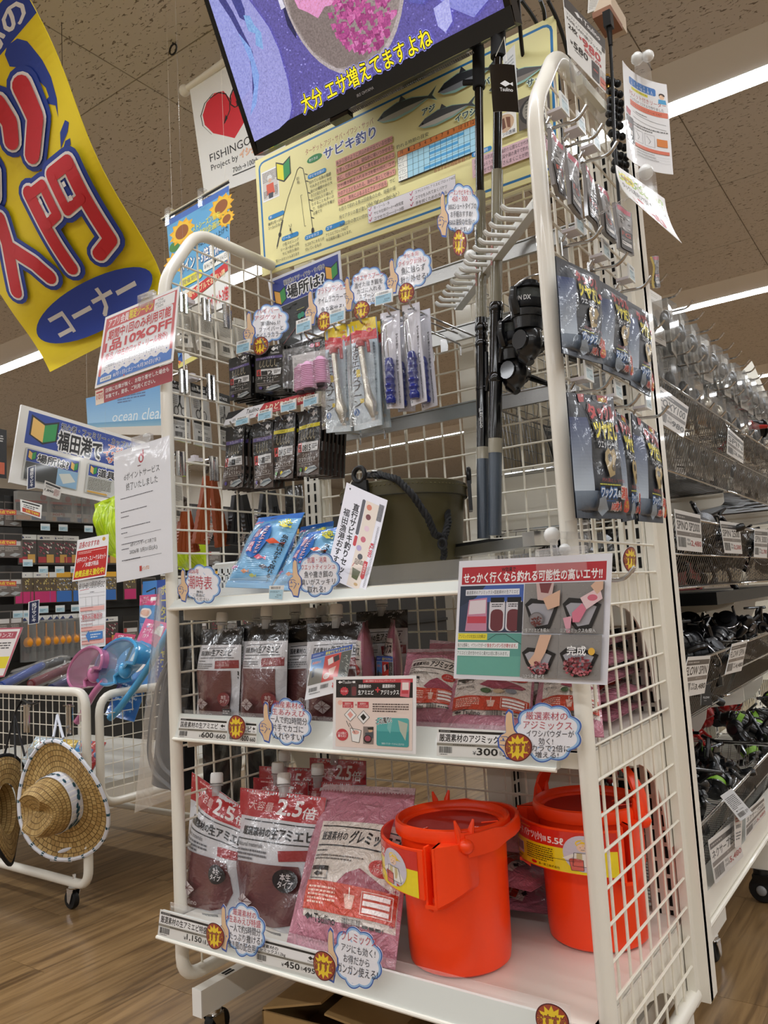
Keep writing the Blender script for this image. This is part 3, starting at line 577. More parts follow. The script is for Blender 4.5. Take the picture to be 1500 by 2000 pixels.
a.t('FISHINGOOD', 14, 99, 78, 10, '1a1a1a', .02); a.t('Project by', 14, 113, 38, 9.5, '1a1a1a', .005); a.t('イシグロ', 55, 111, 30, 9, 'f3e6d8', .01, 'ef8a2a', .05); a.t('70th→100th', 43, 127, 36, 6, '1a1a1a', .01); a.ln([(42, 136), (96, 136)], 1.2, '1a1a1a')
b = B(); b.slab(fq(Q, -.01), 40, 4, .002, M('card_f2f2f0', 'f2f2f0', .45)); o = b.build('hanging_banner', loc=(Q[2]+Q[3])/2); a.build('printed_face', fq(Q, -.01), CLOTH, o, 6e-5)
tag(o, 'white cloth banner with a red heart made of fish hooks, behind the television', 'banner')
b = B(); e = (Q[0]-Q[1]).normalized(); b.tube([Q[0]+e*.02, Q[1]-e*.02], .014, WHITE, 10); b.ball(Q[0]+e*.03, .024, WHITE)
for p in (Q[0], Q[1]): b.tube([p, Vector((p.x, p.y, H))], .001, WHITE, 5)
b.build('hanging_rod', o)
# sunflower poster
Q = qY([(325, 432), (447, 362), (452, 665), (350, 720)], .8)
a = Pr('sun', 100, 200); a.r(0, 0, 100, 200, '4b74c8'); a.r(0, 8, 100, 96, '66aee4'); a.r(8, 104, 92, 96, 'f1f3f6'); a.r(0, 104, 8, 96, '3d6cc6')
def sunf(x, y, r):
    a.star(x, y, r, r*.8, 11, .72, 'f3b41e'); a.star(x, y, r*.85, r*.7, 9, .75, 'f7c838', .2); a.e(x, y, r*.5, r*.42, '9a5a2c')
for x, y, c in ((10, 40, '4d8a4a'), (92, 38, '4d8a4a'), (22, 58, '5a9a50')): a.e(x, y, 9, 7, c)
sunf(24, 26, 22); sunf(88, 22, 20); sunf(8, 62, 20); sunf(96, 42, 13)
a.t('ベストシーズン到来!', 36, 26, 50, 9, 'f4ee6a', .03); a.t('特別企画!!', 50, 37, 34, 9, 'f4ee6a', .03); a.t('税込5,500円以上お買い上げで', 22, 51, 76, 8, '26303e', .01); a.t('ポイント3倍夏休み!!', 16, 64, 82, 17, 'ffffff', .05, '2d5fae', .05)
a.rr(14, 88, 40, 12, 5, 'f2ea4a'); a.t('開催期間', 20, 90.5, 28, 7, '2c4a8a', .02); a.rr(56, 83, 44, 12, 3, 'fafafa'); a.t('8/6(木)▶8/16(日)', 58, 85, 40, 8, '1c1c1c', .01)
a.p([(12, 112), (60, 104), (100, 96), (100, 108), (60, 118), (12, 126)], 'd3373c'); a.t('期間中ダブルでお買い得', 22, 107, 70, 9, 'f8f0c0', .03, rot=-4); a.e(16, 144, 4, 3.6, 'c8343c'); a.t('1', 15, 142.4, 2, 3.4, 'ffffff')
a.fr(22, 134, 34, 18, .6, '9a9aa2'); a.t('税込5,500円以上\nお買い上げで', 24, 136, 30, 14, '30343c', .01); a.t('ポイント3倍!', 58, 128, 40, 18, 'd3373c', .04); a.t('さらに商品のロッド&リール', 18, 156, 64, 7, '3a3a42'); a.t('税込11,000円以上プレゼント!!', 34, 165, 62, 7, 'c8343c'); a.t('のクーポン', 34, 174, 36, 8, 'c8343c', .02); a.e(84, 182, 18, 9, '58a6dc'); a.tx(74, 178, 20, 8, 2, 'ffffff'); a.r(0, 194, 100, 6, 'ece48a')
for i in range(9): a.p([(1, 110+i*10), (7, 113+i*10), (2, 117+i*10)], ('f2ea4a', '74b8e8', 'ef8a4a')[i % 3])
o = sheet('hanging_poster', 'blue sunflower sale poster hanging behind the upper left mesh panel', 'poster', Q, a, PAPER, .0012, eps=6e-5)
b = B(); e = (Q[1]-Q[0]).normalized(); b.tube([Q[0]-e*.02+Vector((0, 0, .012)), Q[1]+Vector((0, 0, .012))], .004, M('dark_rail', '3a3d42', .4), 8); b.tube([Q[0]-e*.03+Vector((0, 0, .02)), Q[1]+Vector((0, 0, .02))], .003, WHITE, 6)
for k in (.06, .6): p = Q[0].lerp(Q[1], k); b.bb(p+Vector((-.012, -.014, -.03)), p+Vector((.012, .014, .04)), CLEAR)
for k in (.1, .95): p = Q[0].lerp(Q[1], k); b.tube([p, Vector((p.x, p.y, H))], .0005, WHITE, 5)
b.build('hanging_rail', o)
# ------------------------------------------------------------------ paper notices and price cards on the rack
def clipset(o, p, w=.03, hgt=.03):
    b = B(); b.bb(p+Vector((-w/2, -.008, -hgt*.6)), p+Vector((w/2, -.005, hgt*.4)), CLEAR); b.bb(p+Vector((-w/2, .003, -hgt*.6)), p+Vector((w/2, .006, hgt*.4)), CLEAR); b.tube([p+Vector((-w/2, -.002, hgt*.3)), p+Vector((w/2, -.002, hgt*.3))], .005, CLEAR, 8); b.ball(p+Vector((0, .012, hgt*.35)), .009, M('milky_plastic', 'e8e8e4', .3), 6); return b.build('clip', o)
R_, Wt, Bl, Bk = 'd0484c', 'fbfbfb', '4a7fd0', '1d1d1f'
# coupon
a = Pr('c', 120, 80); a.r(0, 0, 120, 80, 'fdfdfd'); a.r(3, 3, 114, 70, 'd4686a'); a.rr(7, 16, 106, 56, 4, 'f0eff2'); a.t('アプリ会員', 8, 5, 34, 9, 'fdf5f5', .04); a.t('限定クーポン', 43, 4, 38, 10, 'f7e94a', .06); a.r(83, 4, 31, 12, 'fafafa'); a.t('アプリの\nダウンロードは\nこちらから', 84.5, 5, 15, 9.5, '333333', .03)
a.t('期間中1回のみ利用可能', 11, 18, 99, 11, R_, .05); a.t('1品10%OFF', 8, 30.5, 104, 12, R_, .07); a.t('(新品／中古のロッド・リール除外)', 10, 44, 98, 9.5, R_, .05); a.tx(9, 54.5, 104, 1.5, 1, '9a9a9a'); a.t('ご精算時レジにてクーポンバーコードをご提示下さい。', 14, 57, 90, 3.6, '55555a')
pts = [(3, 77)]; 
for i in range(58): x = 3+i*2; pts.append((x, 67+1.6*math.sin(i*.87)-(1 if i % 7 == 3 else 0)))
a.p(pts+[(117, 77)], Bl)
for i in range(13): a.e(13+i*8, 63, .9, .9, ('5670b8', 'c9cad6')[i % 2], 8)
a.rr(8, 70.5, 18, 4.6, 1, 'f4f4f4'); a.t('利用期間', 10, 71.3, 14, 3, '333333', .02); a.t('8月1日(土)～9月30日(水)', 29, 69.5, 72, 5.6, 'ffffff', .02); a.r(46, 75.4, 2, 2, 'e0645a')
o = sheet('coupon_notice', 'red framed white coupon notice with a blue wave clipped to the left post', 'notice', qY([(206, 620), (351, 558), (338, 705), (185, 759)], -.035), a, LAM); clipset(o, PY(288, 584, -.035), .05)
a = Pr('c2', 120, 34); a.r(0, 0, 120, 34, 'a8323c'); a.r(0, 2, 14, 32, 'f2e2d0'); a.r(1.5, 6, 11, 4, 'c8443c'); a.t('10', 2, 12, 6, 11, 'c8443c', .03); a.tx(8.5, 12, 5, 11, 4, 'c8443c'); a.t('店頭に在庫が無く、お取り寄せした場合も', 17, 5, 98, 9, 'ffffff', .03); a.t('対象です。是非、ご利用ください。', 17, 18, 78, 9, 'ffffff', .03)
sheet('red_notice', 'dark red strip notice with white lettering below the coupon notice', 'notice', qY([(186, 762), (337, 708), (337, 744), (187, 792)], -.03), a, LAM)
# service notice
a = Pr('d', 110, 155); a.r(0, 0, 110, 155, 'eceef4'); a.e(55, 16, 5, 5.5, 'b82a3c'); a.e(55, 16.5, 2.8, 3.2, 'eceef4'); a.r(58, 7, 2.4, 10, 'b82a3c'); a.tx(48, 23, 14, 2.6, 1, '6a3038')
a.t('dポイントサービス', 20, 29, 70, 8, Bk, .01); a.t('終了いたしました', 24, 41, 62, 9, Bk, .01)
for y in (57, 73, 79, 92, 98, 111, 117, 130): a.tx(12, y, 84 if y not in (79, 98, 117) else 22, 1.9, 1, '55555f', 1.2)
a.ln([(18, 104.5), (90, 104.5)], .4, '44444a'); a.t('dポイントサービス終了日', 30, 112, 50, 4.6, Bk, .01); a.t('2026年 3月31日(火)', 28, 120, 54, 6, Bk, .01); a.ln([(18, 131.5), (90, 131.5)], .4, '44444a'); a.r(47, 141, 4.5, 6, 'c23a34'); a.t('イシグロ', 52.5, 142, 13, 4.4, 'd8862a', .03)
o = sheet('service_notice', 'white service notice with black lettering and a red letter d clipped to the left post', 'notice', qY([(222, 885), (331, 850), (338, 1117), (228, 1138)], -.035), a, INK('sleeve_print', .35, .4, .15, 12, .004)); clipset(o, PY(278, 862, -.035), .06)

# speech-cloud pointers
SKIN = 'e6c39a'
HAND = [(1, 64), (5, 57), (12, 52), (11, 34), (12, 20), (16, 14), (21, 18), (22, 34), (24, 47), (31, 57), (32, 70), (27, 80), (24, 97), (13, 95), (9, 85), (2, 77)]
def inset(P, k, c=(15, 58)): return [(c[0]+(x-c[0])*k, c[1]+(y-c[1])*(1-(1-k)*.6)) for x, y in P]
def cloud(k, n=9): return [(60+39*k*(.885+.115*abs(math.sin(n*t/2)))*math.cos(t), 50-48*k*(.885+.115*abs(math.sin(n*t/2)))*math.sin(t)) for t in [i*2*PI/108 for i in range(108)]]
def pop(label, q, lines, bow=.006, hand=True):
    a = Pr('pop', 100, 100, 9)
    a.p(cloud(1), '3f66b4'); a.p(cloud(.955), '9cc3ea'); a.p(cloud(.885), 'f2f2f8')
    if hand: a.p(HAND, '3d5fb0'); a.p(inset(HAND, .84), SKIN); 
    if hand:
        for p in ([(5, 66), (12, 66)], [(4, 73), (12, 73)], [(6, 60), (13, 59), (18, 62)], [(14, 64), (20, 68), (14, 78)]): a.ln(p, 1.1, '4a5f9a')
    for t, x, y, w, h, c in lines: a.t(t, x, y, w, h, {'r': 'c04a58', 'k': '23232b'}[c], .012)
    f = fq(q, bow); b = B(); mt = M('card_f2f2f0', 'f2f2f0', .45)
    for P in ([HAND] if hand else [])+[cloud(1, 9)]:
        n = len(P); tr = tessellate_polygon([[Vector((x, y, 0)) for x, y in P]]); fr = [f(x/100, y/100) for x, y in P]
        b.add([p for p, _ in fr]+[p-m*.0006 for p, m in fr], [t for t in tr]+[tuple(i+n for i in t[::-1]) for t in tr]+[(i, i+n, (i+1) % n+n, (i+1) % n) for i in range(n)], mt)
    o = b.build('speech_card', loc=(Vector(q[2])+Vector(q[3]))/2, smooth=False); a.build('printed_face', f, LAM, o, 8e-5)
    return tag(o, label, 'pop sign', 'cloud shaped pointer cards')
Y3, Y2, Y1 = -.026, -.022, -.078
pop('cloud card reading about tide tables at the left end of the upper shelf', qY([(346, 1098), (434, 1101), (434, 1186), (346, 1177)], Y3), [('2026年', 31, 14, 24, 12, 'r'), ('潮時表', 30, 30, 52, 32, 'r'), ('無料', 50, 65, 14, 7, 'k'), ('ご自由に', 42, 73, 26, 7, 'k'), ('お持ちください', 30, 81, 46, 8, 'k')])
pop('cloud card about wet tissues in front of the light blue packs', qY([(562, 1077), (668, 1073), (668, 1167), (562, 1171)], Y3), [('抗菌・消臭', 42, 14, 34, 12, 'r'), ('ウエットティッシュ', 30, 29, 60, 11, 'r'), ('魚や撒き餌の', 36, 43, 50, 14, 'k'), ('臭いがスッキリ', 30, 59, 60, 13, 'k'), ('取れる!', 42, 75, 32, 13, 'k')])
pop('cloud card about raw krill on the middle shelf edge, left half', qY([(505, 1354), (612, 1364), (612, 1463), (505, 1451)], Y2-.008), [('国産素材の', 34, 10, 52, 13, 'r'), ('生あみえび', 30, 25, 58, 13, 'r'), ('一人で約2時間分', 27, 40, 64, 14, 'k'), ('片手でカゴに', 31, 56, 54, 14, 'k'), ('入れやすい!', 32, 72, 54, 14, 'k')])
pop('cloud card about horse mackerel mix beside the right post of the middle shelf', qY([(970, 1366), (1142, 1370), (1140, 1494), (970, 1487)], Y2-.008), [('厳選素材の', 37, 17, 46, 13, 'r'), ('アジミックス', 34, 32, 54, 13, 'r'), ('イワシパウダーが', 38, 46, 52, 11, 'k'), ('効く!', 52, 58, 16, 11, 'k'), ('オカラで2倍に', 36, 69, 50, 11, 'k'), ('増える!', 48, 80, 26, 10, 'k')])
pop('cloud card about the large krill pouches on the lowest shelf edge', qY([(424, 1745), (523, 1768), (520, 1880), (424, 1856)], Y1-.006), [('厳選素材の', 38, 15, 44, 12, 'r'), ('生あみえび特盛', 30, 28, 60, 13, 'r'), ('一人で約5時間分', 32, 42, 58, 14, 'k'), ('たっぷり撒ける!', 31, 57, 62, 14, 'k'), ('撒き餌の配合用に', 28, 72, 62, 14, 'k')])
pop('cloud card about the pink powder bag at the middle of the lowest shelf edge', qY([(630, 1786), (752, 1819), (749, 1945), (628, 1915)], Y1-.006), [('グレミックス', 36, 12, 54, 15, 'r'), ('アジにも効く!', 36, 31, 52, 13, 'k'), ('お得だから', 40, 47, 40, 13, 'k'), ('ガンガン使える!', 30, 62, 62, 15, 'k')])
YH = .15
pop('cloud card above the black rig packs, leftmost of the upper hook row', qY([(473, 599), (566, 588), (568, 668), (475, 680)], YH), [('ハイパー', 36, 13, 44, 12, 'r'), ('アジゲット', 30, 28, 56, 13, 'r'), ('実績No.1!', 44, 44, 38, 12, 'k'), ('ファイバーと', 40, 58, 48, 12, 'k'), ('ケイムラカラー!', 33, 72, 56, 12, 'k')])
pop('cloud card above the pink cage pack on the upper hook row', qY([(592, 557), (688, 535), (691, 622), (595, 644)], YH), [('プラドンアジカゴ', 34, 18, 56, 14, 'r'), ('ケイムラカラーで', 34, 40, 56, 14, 'k'), ('魚を寄せる!', 40, 62, 44, 16, 'k')])
pop('cloud card above the yellow topped spoon packs', qY([(664, 533), (758, 511), (762, 594), (668, 616)], YH), [('マキエサスプーン', 30, 20, 62, 13, 'r'), ('混ぜた撒き餌を', 33, 36, 56, 13, 'k'), ('カゴに入れる', 38, 51, 48, 12, 'k'), ('スプーン!', 42, 65, 34, 11, 'k'), ('手が汚れない', 36, 78, 46, 11, 'k')])
pop('cloud card above the blue handled hook removers', qY([(751, 497), (844, 475), (848, 560), (755, 582)], YH), [('サビキ用', 44, 13, 30, 11, 'r'), ('クイック針外し', 32, 27, 56, 13, 'r'), ('魚に触らず', 38, 43, 48, 17, 'k'), ('針が外せる!', 36, 64, 54, 16, 'k')])
pop('cloud card taped beside the two fishing rods below the yellow board', qY([(852, 360), (938, 355), (940, 465), (854, 470)], .2), [('シーズンサビキセット', 32, 14, 56, 10, 'r'), ('450・300', 40, 26, 34, 9, 'r'), ('300はショートタイプの', 30, 38, 62, 11, 'k'), ('お手軽おすすめ!', 36, 52, 48, 11, 'k'), ('450は遠投の仕掛け', 30, 66, 58, 11, 'k'), ('も良しやすい!', 38, 80, 40, 10, 'k')])
def badge(label, q, name='round_badge'):
    a = Pr('b', 100, 100, 12); a.e(50, 50, 50, 50, '5a1e22', 40); a.e(50, 50, 46, 46, 'a5442e', 40); a.star(50, 50, 44, 44, 12, .66, 'f3d233'); a.t('おすすめ', 6, 34, 88, 34, 'b05a3c', .03, '6a2c22', .04)
    f = fq(q, .003); b = B(); P = [(50+50*math.cos(t*PI/20), 50+50*math.sin(t*PI/20)) for t in range(40)]; fr = [f(x/100, y/100) for x, y in P]
    b.add([p for p, _ in fr]+[p-m*.0006 for p, m in fr], [tuple(range(40))[::-1], tuple(range(40, 80))]+[(i, (i+1) % 40, (i+1) % 40+40, i+40) for i in range(40)], M('card_f2f2f0', 'f2f2f0', .45))
    o = b.build('round_badge', loc=(Vector(q[2])+Vector(q[3]))/2, smooth=False); a.build('printed_face', f, LAM, o, 8e-5); return tag(o, label, 'badge', 'round recommendation badges')
def bq(cx, cy, rx, ry, s=0): return [(cx-rx, cy-ry-s*rx), (cx+rx, cy-ry+s*rx), (cx+rx, cy+ry+s*rx), (cx-rx, cy+ry-s*rx)]
for lab, c, y in (('red and yellow badge on the middle shelf edge between the two krill price cards', (463, 1420, 17, 24), Y2-.008), ('red and yellow badge on the lowest shelf edge beside the large krill price card', (421, 1827, 18, 26, .2), Y1-.012), ('red and yellow badge on the lowest shelf edge below the pink powder bag', (634, 1885, 22, 29, .25), Y1-.012), ('red and yellow badge overlapping the right end price card of the middle shelf', (1013, 1459, 27, 28), Y2-.016), ('red and yellow badge above the black rig packs of the upper hook row', (510, 676, 15, 18, -.2), YH-.006), ('red and yellow badge above the pink cage pack', (634, 628, 14, 19, -.2), YH-.006), ('red and yellow badge above the yellow spoon packs', (707, 606, 16, 18, -.2), YH-.006), ('red and yellow badge above the blue handled hook removers', (794, 573, 16, 20, -.2), YH-.006), ('red and yellow badge hanging below the cloud card by the fishing rods', (898, 475, 14, 26), .195), ('red and yellow badge at the bottom right corner of the lowest shelf', (1079, 1992, 33, 34, .2), Y1-.01)): badge(lab, qY(bq(*c), y))
q = [PX(x, y, .93) for x, y in ((1216, 1066), (1243, 1070), (1242, 1122), (1216, 1117))]; badge('red and yellow badge hanging outside the right mesh panel above a bare hook', q)

# price cards
def price(label, q, title, p1, p2, t2=None, y=0):
    a = Pr('p', 100, 44); a.r(0, 0, 100, 44, 'e8e8e4'); a.r(2, 3, 96, 4, '1c1c1c'); a.tx(4, 4, 20, 2, 1, 'b8b8b8'); a.r(0, 8, 100, 14, 'f2f2f2')
    if t2: a.t(title, 2, 9, 36, 6.5, '101010', .035); a.t(t2, 2, 16, 48, 7.5, '101010', .035)
    else: a.t(title, 3, 9, 78, 12, '101010', .04)
    a.logo(86, 10, 9, 7, '101010'); a.t('Tsulino', 85, 18, 11, 3, '101010', .02); a.r(0, 23.5, 100, 4, '8d887c'); a.tx(20, 24.4, 60, 2.4, 1, '3a3a3a'); a.bar(3, 29, 16, 10); a.tx(4, 40, 14, 2, 1, '555555')
    a.t('¥', 44, 34, 4, 6, '222222', .02); a.t(p1, 49, 29, 24, 11, '1c1c1c', .04); a.t('税込', 75, 32, 3.5, 7, '333333'); a.t(p2, 79, 31, 18, 9, '1c1c1c', .03)
    return tag(sheet('price_card', label, 'price card', q, a, LAM, .0006), group='shelf edge price cards')
price('long price card 600 yen for raw krill, left end of the middle shelf', qY([(352, 1400), (445, 1406), (443, 1447), (347, 1441)], Y2), '国産素材の生アミエビ', '600', '660')
price('small price card 600 yen half hidden by the badge on the middle shelf', qY([(448, 1407), (502, 1411), (500, 1453), (446, 1448)], Y2), '生アミエビ', '600', '660')
price('price card 300 yen for horse mackerel mix on the middle shelf, right half', qY([(854, 1421), (1020, 1429), (1019, 1484), (853, 1476)], Y2), '厳選素材のアジミックス', '300', '330')
price('price card 1150 yen at the left end of the lowest shelf', qY([(313, 1776), (428, 1808), (427, 1857), (308, 1826)], Y1), '厳選素材の生アミエビ特盛', '1,150', '1,265')
price('price card 450 yen for the 1.2 kg powder on the lowest shelf', qY([(500, 1829), (620, 1860), (619, 1908), (498, 1878)], Y1), '厳選素材の', '450', '495', 'グレミックス1.2kg')
# combination card
a = Pr('k', 160, 146); a.r(0, 0, 160, 146, 'f2f0f0'); a.r(6, 6, 148, 36, '1f1c1e'); a.r(60, 6, 94, 7, 'c8404a'); a.t('一緒に使用するとさらにパワーアップ!', 62, 7.4, 60, 4, 'f6e6e0', .01); a.logo(10, 8, 9, 6, 'f2f2f2'); a.t('Tsulino', 20, 8, 20, 6, 'f2f2f2', .02)
a.star(23, 29, 9, 9, 10, .86, 'c8404a'); a.t('もう1品!', 17, 27, 12, 4, 'f2e6e6', .01); a.rr(36, 12, 13, 28, 3, '3a3436'); a.rr(38, 20, 9, 18, 3, '7a3c40'); a.r(40, 9, 5, 4, 'f0f0f0'); a.t('国産素材の', 52, 16, 24, 7, 'ffffff', .03); a.t('生アミエビ', 51, 27, 30, 9, 'ffffff', .04); a.t('+', 85, 22, 8, 9, 'd0444c', .08); a.t('厳選素材の', 98, 16, 24, 7, 'ffffff', .03); a.t('アジミックス', 95, 27, 34, 9, 'ffffff', .04); a.p([(133, 8), (150, 10), (148, 41), (131, 39)], 'd8727e'); a.r(135, 13, 12, 14, 'f2e6e2'); a.r(134, 28, 12, 6, 'c8404a')
a.r(6, 42, 148, 98, 'efdcd2'); a.e(15, 52, 5, 5, 'f0b8a8'); a.r(20, 50, 22, 12, 'c8404a'); a.t('国産素材の\n生アミエビ 1袋', 22, 51.5, 18, 9, 'f6e6e0'); a.t('+', 45, 54, 4, 4, '9a4a4a', .04); a.r(50, 50, 22, 12, 'c8404a'); a.t('厳選素材の\nアジミックス1袋', 52, 51.5, 18, 9, 'f6e6e0')
for x, y in ((36, 76), (62, 80)): a.p([(x-12, y), (x, y-13), (x+12, y), (x, y+13)], 'f4f2f0'); a.ln([(x-12, y), (x, y-13), (x+12, y), (x, y+13), (x-12, y)], .8, '2a2a2a'); a.p([(x-6, y-1), (x, y-7), (x+6, y), (x, y+7)], 'eda79c' if x < 50 else '1c1c1c')
a.e(20, 116, 12, 12, 'c8404a'); a.t('12.5倍に\n膨らむ!', 11, 110, 18, 11, 'fbeeee', .03); a.ln([(28, 88), (34, 100)], 1, '2a2a2a'); a.p([(36, 102), (58, 106), (54, 130), (40, 128)], 'f3f1ee'); a.ln([(36, 102), (58, 106), (54, 130), (40, 128), (36, 102)], .9, '2a2a2a'); a.e(47, 110, 7, 4, 'eab0a4'); a.ln([(34, 92), (46, 112)], 1, '2a2a2a')
a.r(62, 98, 20, 34, '8a7d78'); a.e(76, 105, 4, 4.6, 'd8b090'); a.p([(70, 100), (82, 98), (82, 104), (72, 104)], '2c2826'); a.p([(66, 110), (82, 108), (82, 120), (66, 122)], '4a5058'); a.e(71, 122, 8, 8, '1c1a1a'); a.e(71, 121, 6, 5.5, 'a04a5a')
a.tx(80, 52, 68, 18, 4, '5a4a46'); a.rr(88, 80, 60, 54, 4, '3f9c9c'); a.rr(88, 80, 60, 26, 4, '58b0ae'); a.p([(128, 84), (146, 90), (142, 122), (132, 104)], 'b8bfae'); a.p([(110, 82), (118, 84), (114, 110), (108, 100)], '7fc0bc'); a.t('この濁り!', 86, 80, 30, 11, '1c1c1c', .05, 'f6f6f6', .08, rot=-12); a.t('魚粉パウダーでさらに広がる!', 98, 127, 42, 4, 'e6f2f0', .01)
sheet('combination_card', 'white card pairing a krill pouch with a powder bag, middle of the middle shelf edge', 'sign', qY([(651, 1322), (813, 1319), (812, 1473), (650, 1463)], -.034), a, LAM, .001)
# the large bait notice on the right post
a = Pr('A3', 300, 245); a.r(0, 0, 300, 245, 'e9eaf2'); a.r(8, 14, 283, 36, 'b92d38'); a.t('W効果で', 92, 17, 28, 9, '2a1416', .05); a.t('せっかく行くなら釣れる可能性の高いエサ!!', 12, 26, 272, 21, 'ffffff', .05)
a.r(6, 53, 132, 96, '35425c'); a.r(6, 53, 132, 34, '4463b0'); a.p([(6, 53), (60, 53), (40, 78), (6, 96)], '25334a'); a.r(18, 61, 112, 12, 'e9ebf2'); a.t('厳選素材のアジミックス+国産素材の生アミエビ', 20, 63, 108, 8, '22222a', .02)
a.p([(26, 82), (64, 78), (66, 146), (20, 146)], 'c98aa4'); a.p([(28, 84), (62, 82), (62, 110), (26, 112)], 'e4d8de'); a.r(24, 116, 40, 14, 'c8485a')
for x in (70, 104): a.rr(x, 82, 32, 64, 8, 'd8d6dc'); a.rr(x+3, 102, 26, 44, 10, '6d343c'); a.r(x+2, 78, 28, 10, '17171b'); a.tx(x+5, 90, 22, 8, 2, '33333a')
a.r(128, 88, 10, 58, '24242c'); a.r(6, 150, 132, 86, '5fa096'); a.r(6, 196, 132, 40, '6aaea0'); a.r(6, 151, 62, 13, 'eee044'); a.t('アジミックスを加える効果は?', 8, 153, 57, 8, '2a2a18', .02); a.ln([(70, 164), (86, 153), (106, 152), (138, 172)], 1, '2a3a3a')
a.r(4, 169, 128, 12, 'eef0f0'); a.t('強力な煙幕と、イワシパウダーが', 6, 171, 62, 8, '2a2a2a', .01); a.t('魚をグングン引き寄せます。', 69, 171, 60, 8, 'b8323c', .03); a.r(4, 185, 112, 12, 'e6eeee'); a.t('アミエビと混ぜ合わせると最大2.5倍に膨らみます。', 6, 187, 106, 8, '3a3a3a', .01)
for (x, y, w, h) in ((140, 52, 72, 98), (213, 52, 77, 98), (140, 152, 72, 84), (213, 152, 77, 84)):
    a.r(x, y, w, h, '8f8c8a'); r3 = random.Random(x+y)
    for i in range(60): px, py = r3.uniform(x+1, x+w-3), r3.uniform(y+1, y+h-3); a.r(px, py, 1.6, 1.2, r3.choice(('7d7a78', 'a2a09c', '878482')))
    a.p([(x+3, y+h*.42), (x+14, y+h*.3), (x+w*.7, y+h*.34), (x+w-4, y+h*.44), (x+w*.74, y+h*.9), (x+w*.4, y+h*.95), (x+12, y+h*.68)], '1b1b1e'); a.p([(x+9, y+h*.46), (x+18, y+h*.4), (x+w*.66, y+h*.42), (x+w-12, y+h*.48), (x+w*.68, y+h*.82), (x+w*.42, y+h*.86), (x+18, y+h*.66)], 'a7a6ad')
def crumbs(cx, cy, rx, ry, cols, n=70, s=3):
    r3 = random.Random(int(cx*7+cy))
    for i in range(n): t, q = r3.uniform(0, 2*PI), r3.uniform(0, 1)**.5; x, y = cx+rx*q*math.cos(t), cy+ry*q*math.sin(t); a.p([(x, y), (x+s, y+1), (x+s*.6, y+s), (x-1, y+s*.7)], r3.choice(cols))
a.p([(166, 52), (200, 52), (196, 88), (170, 84)], 'cbb0ac'); a.p([(172, 52), (196, 52), (190, 72), (176, 70)], '7a3c40'); a.p([(180, 82), (212, 66), (212, 96), (190, 104)], 'dcb49a'); a.e(169, 122, 14, 14, '6a6668'); a.e(169, 122, 12, 12, '8a8588'); crumbs(169, 124, 10, 10, ('5c2a2a', '6e3632', '7c423c'), 50, 3)
a.p([(250, 82), (284, 62), (290, 84), (262, 104)], 'e6c8cc'); a.e(272, 82, 9, 6, 'd26a80'); a.p([(268, 60), (276, 52), (290, 52), (290, 66), (280, 76)], 'dcb49a'); a.p([(236, 110), (254, 92), (262, 104), (250, 128), (238, 128)], 'd87a92'); a.p([(220, 120), (236, 116), (234, 148), (228, 148)], 'e0a0b0')
a.p([(178, 152), (200, 152), (190, 186), (180, 206), (166, 214), (158, 204), (168, 190)], 'dcb49a'); crumbs(178, 214, 20, 12, ('8c3a44', 'b86a74', '6e2c34', 'c88a90'), 60, 4); crumbs(250, 208, 26, 18, ('8c3a44', 'b0505c', '6e2c34', '5a2228', 'c07a82'), 110, 5)
a.t('完成', 232, 172, 34, 18, 'ffffff', .03); a.e(276, 182, 6, 7, 'eab84a')
for t, x, y, w in (('①生アミエビを投入', 146, 139, 52), ('②アジミックスも投入', 218, 139, 64), ('③2つを混ぜる', 150, 228, 42)): a.t(t, x, y, w, 8, 'ffffff', .02, '2c2c2c', .05)
o = sheet('bait_notice', 'large laminated notice with a red headline and bait mixing photos on the right post', 'notice', qY([(897, 1096), (1196, 1080), (1186, 1338), (886, 1325)], -.06), a, INK('sleeve_print', .2), .0012)
clipset(o, PY(1098, 1090, -.06), .075, .035)
b = B(); p = PY(1128, 1046, 0); b.tube([p+Vector((0, 0, -.02)), p+Vector((0, 0, .022))], .019, CLEAR, 12); q = PY(1078, 1045, -.045); b.tube([p, q], .006, CLEAR, 8); b.ball(q, .012, M('milky_plastic', 'e8e8e4', .3), 8); b.tube([q, PY(1085, 1082, -.06)], .005, CLEAR, 8); b.build('post_clamp', o)
# the location sign on the hook row
a = Pr('loc', 140, 160); a.r(0, 0, 140, 160, 'e4e6f0'); a.r(4, 6, 132, 60, '2c3f9a'); wakaba(a, 8, 26, 24, 38, 'f0b04a', '3a9a4a'); wakaba(a, 110, 20, 24, 38, 'f0b04a', '3a9a4a'); a.t('福田港のアジ・イワシ・サバ釣り', 30, 14, 80, 11, '17171b', .03, 'f2f2f6', .06); a.t('場所は?', 35, 30, 72, 28, '0e0e10', .06, 'f6f6f8', .09); a.r(4, 67, 132, 88, '35383a'); r3 = random.Random(5)
for i in range(90): x, y = r3.uniform(6, 124), r3.uniform(70, 146); a.p([(x, y), (x+r3.uniform(3, 11), y+2), (x+r3.uniform(2, 8), y+r3.uniform(2, 7)), (x-1, y+3)], r3.choice(('3f4342', '2c302e', '4a4f4c', '252827', '565a56')))
a.ln([(10, 150), (60, 110), (128, 120)], 1, '9a4a4a'); a.e(54, 104, 4, 6, '2f9a78'); a.e(60, 103, 4, 6, '2f9a78'); a.tx(50, 88, 22, 3, 1, 'c8c46a')
sheet('location_sign', 'white framed sign with blue heading and aerial photo standing behind the upper hook row', 'sign', qY([(523, 548), (664, 489), (674, 630), (545, 690)], .36), a, LAM, .002)
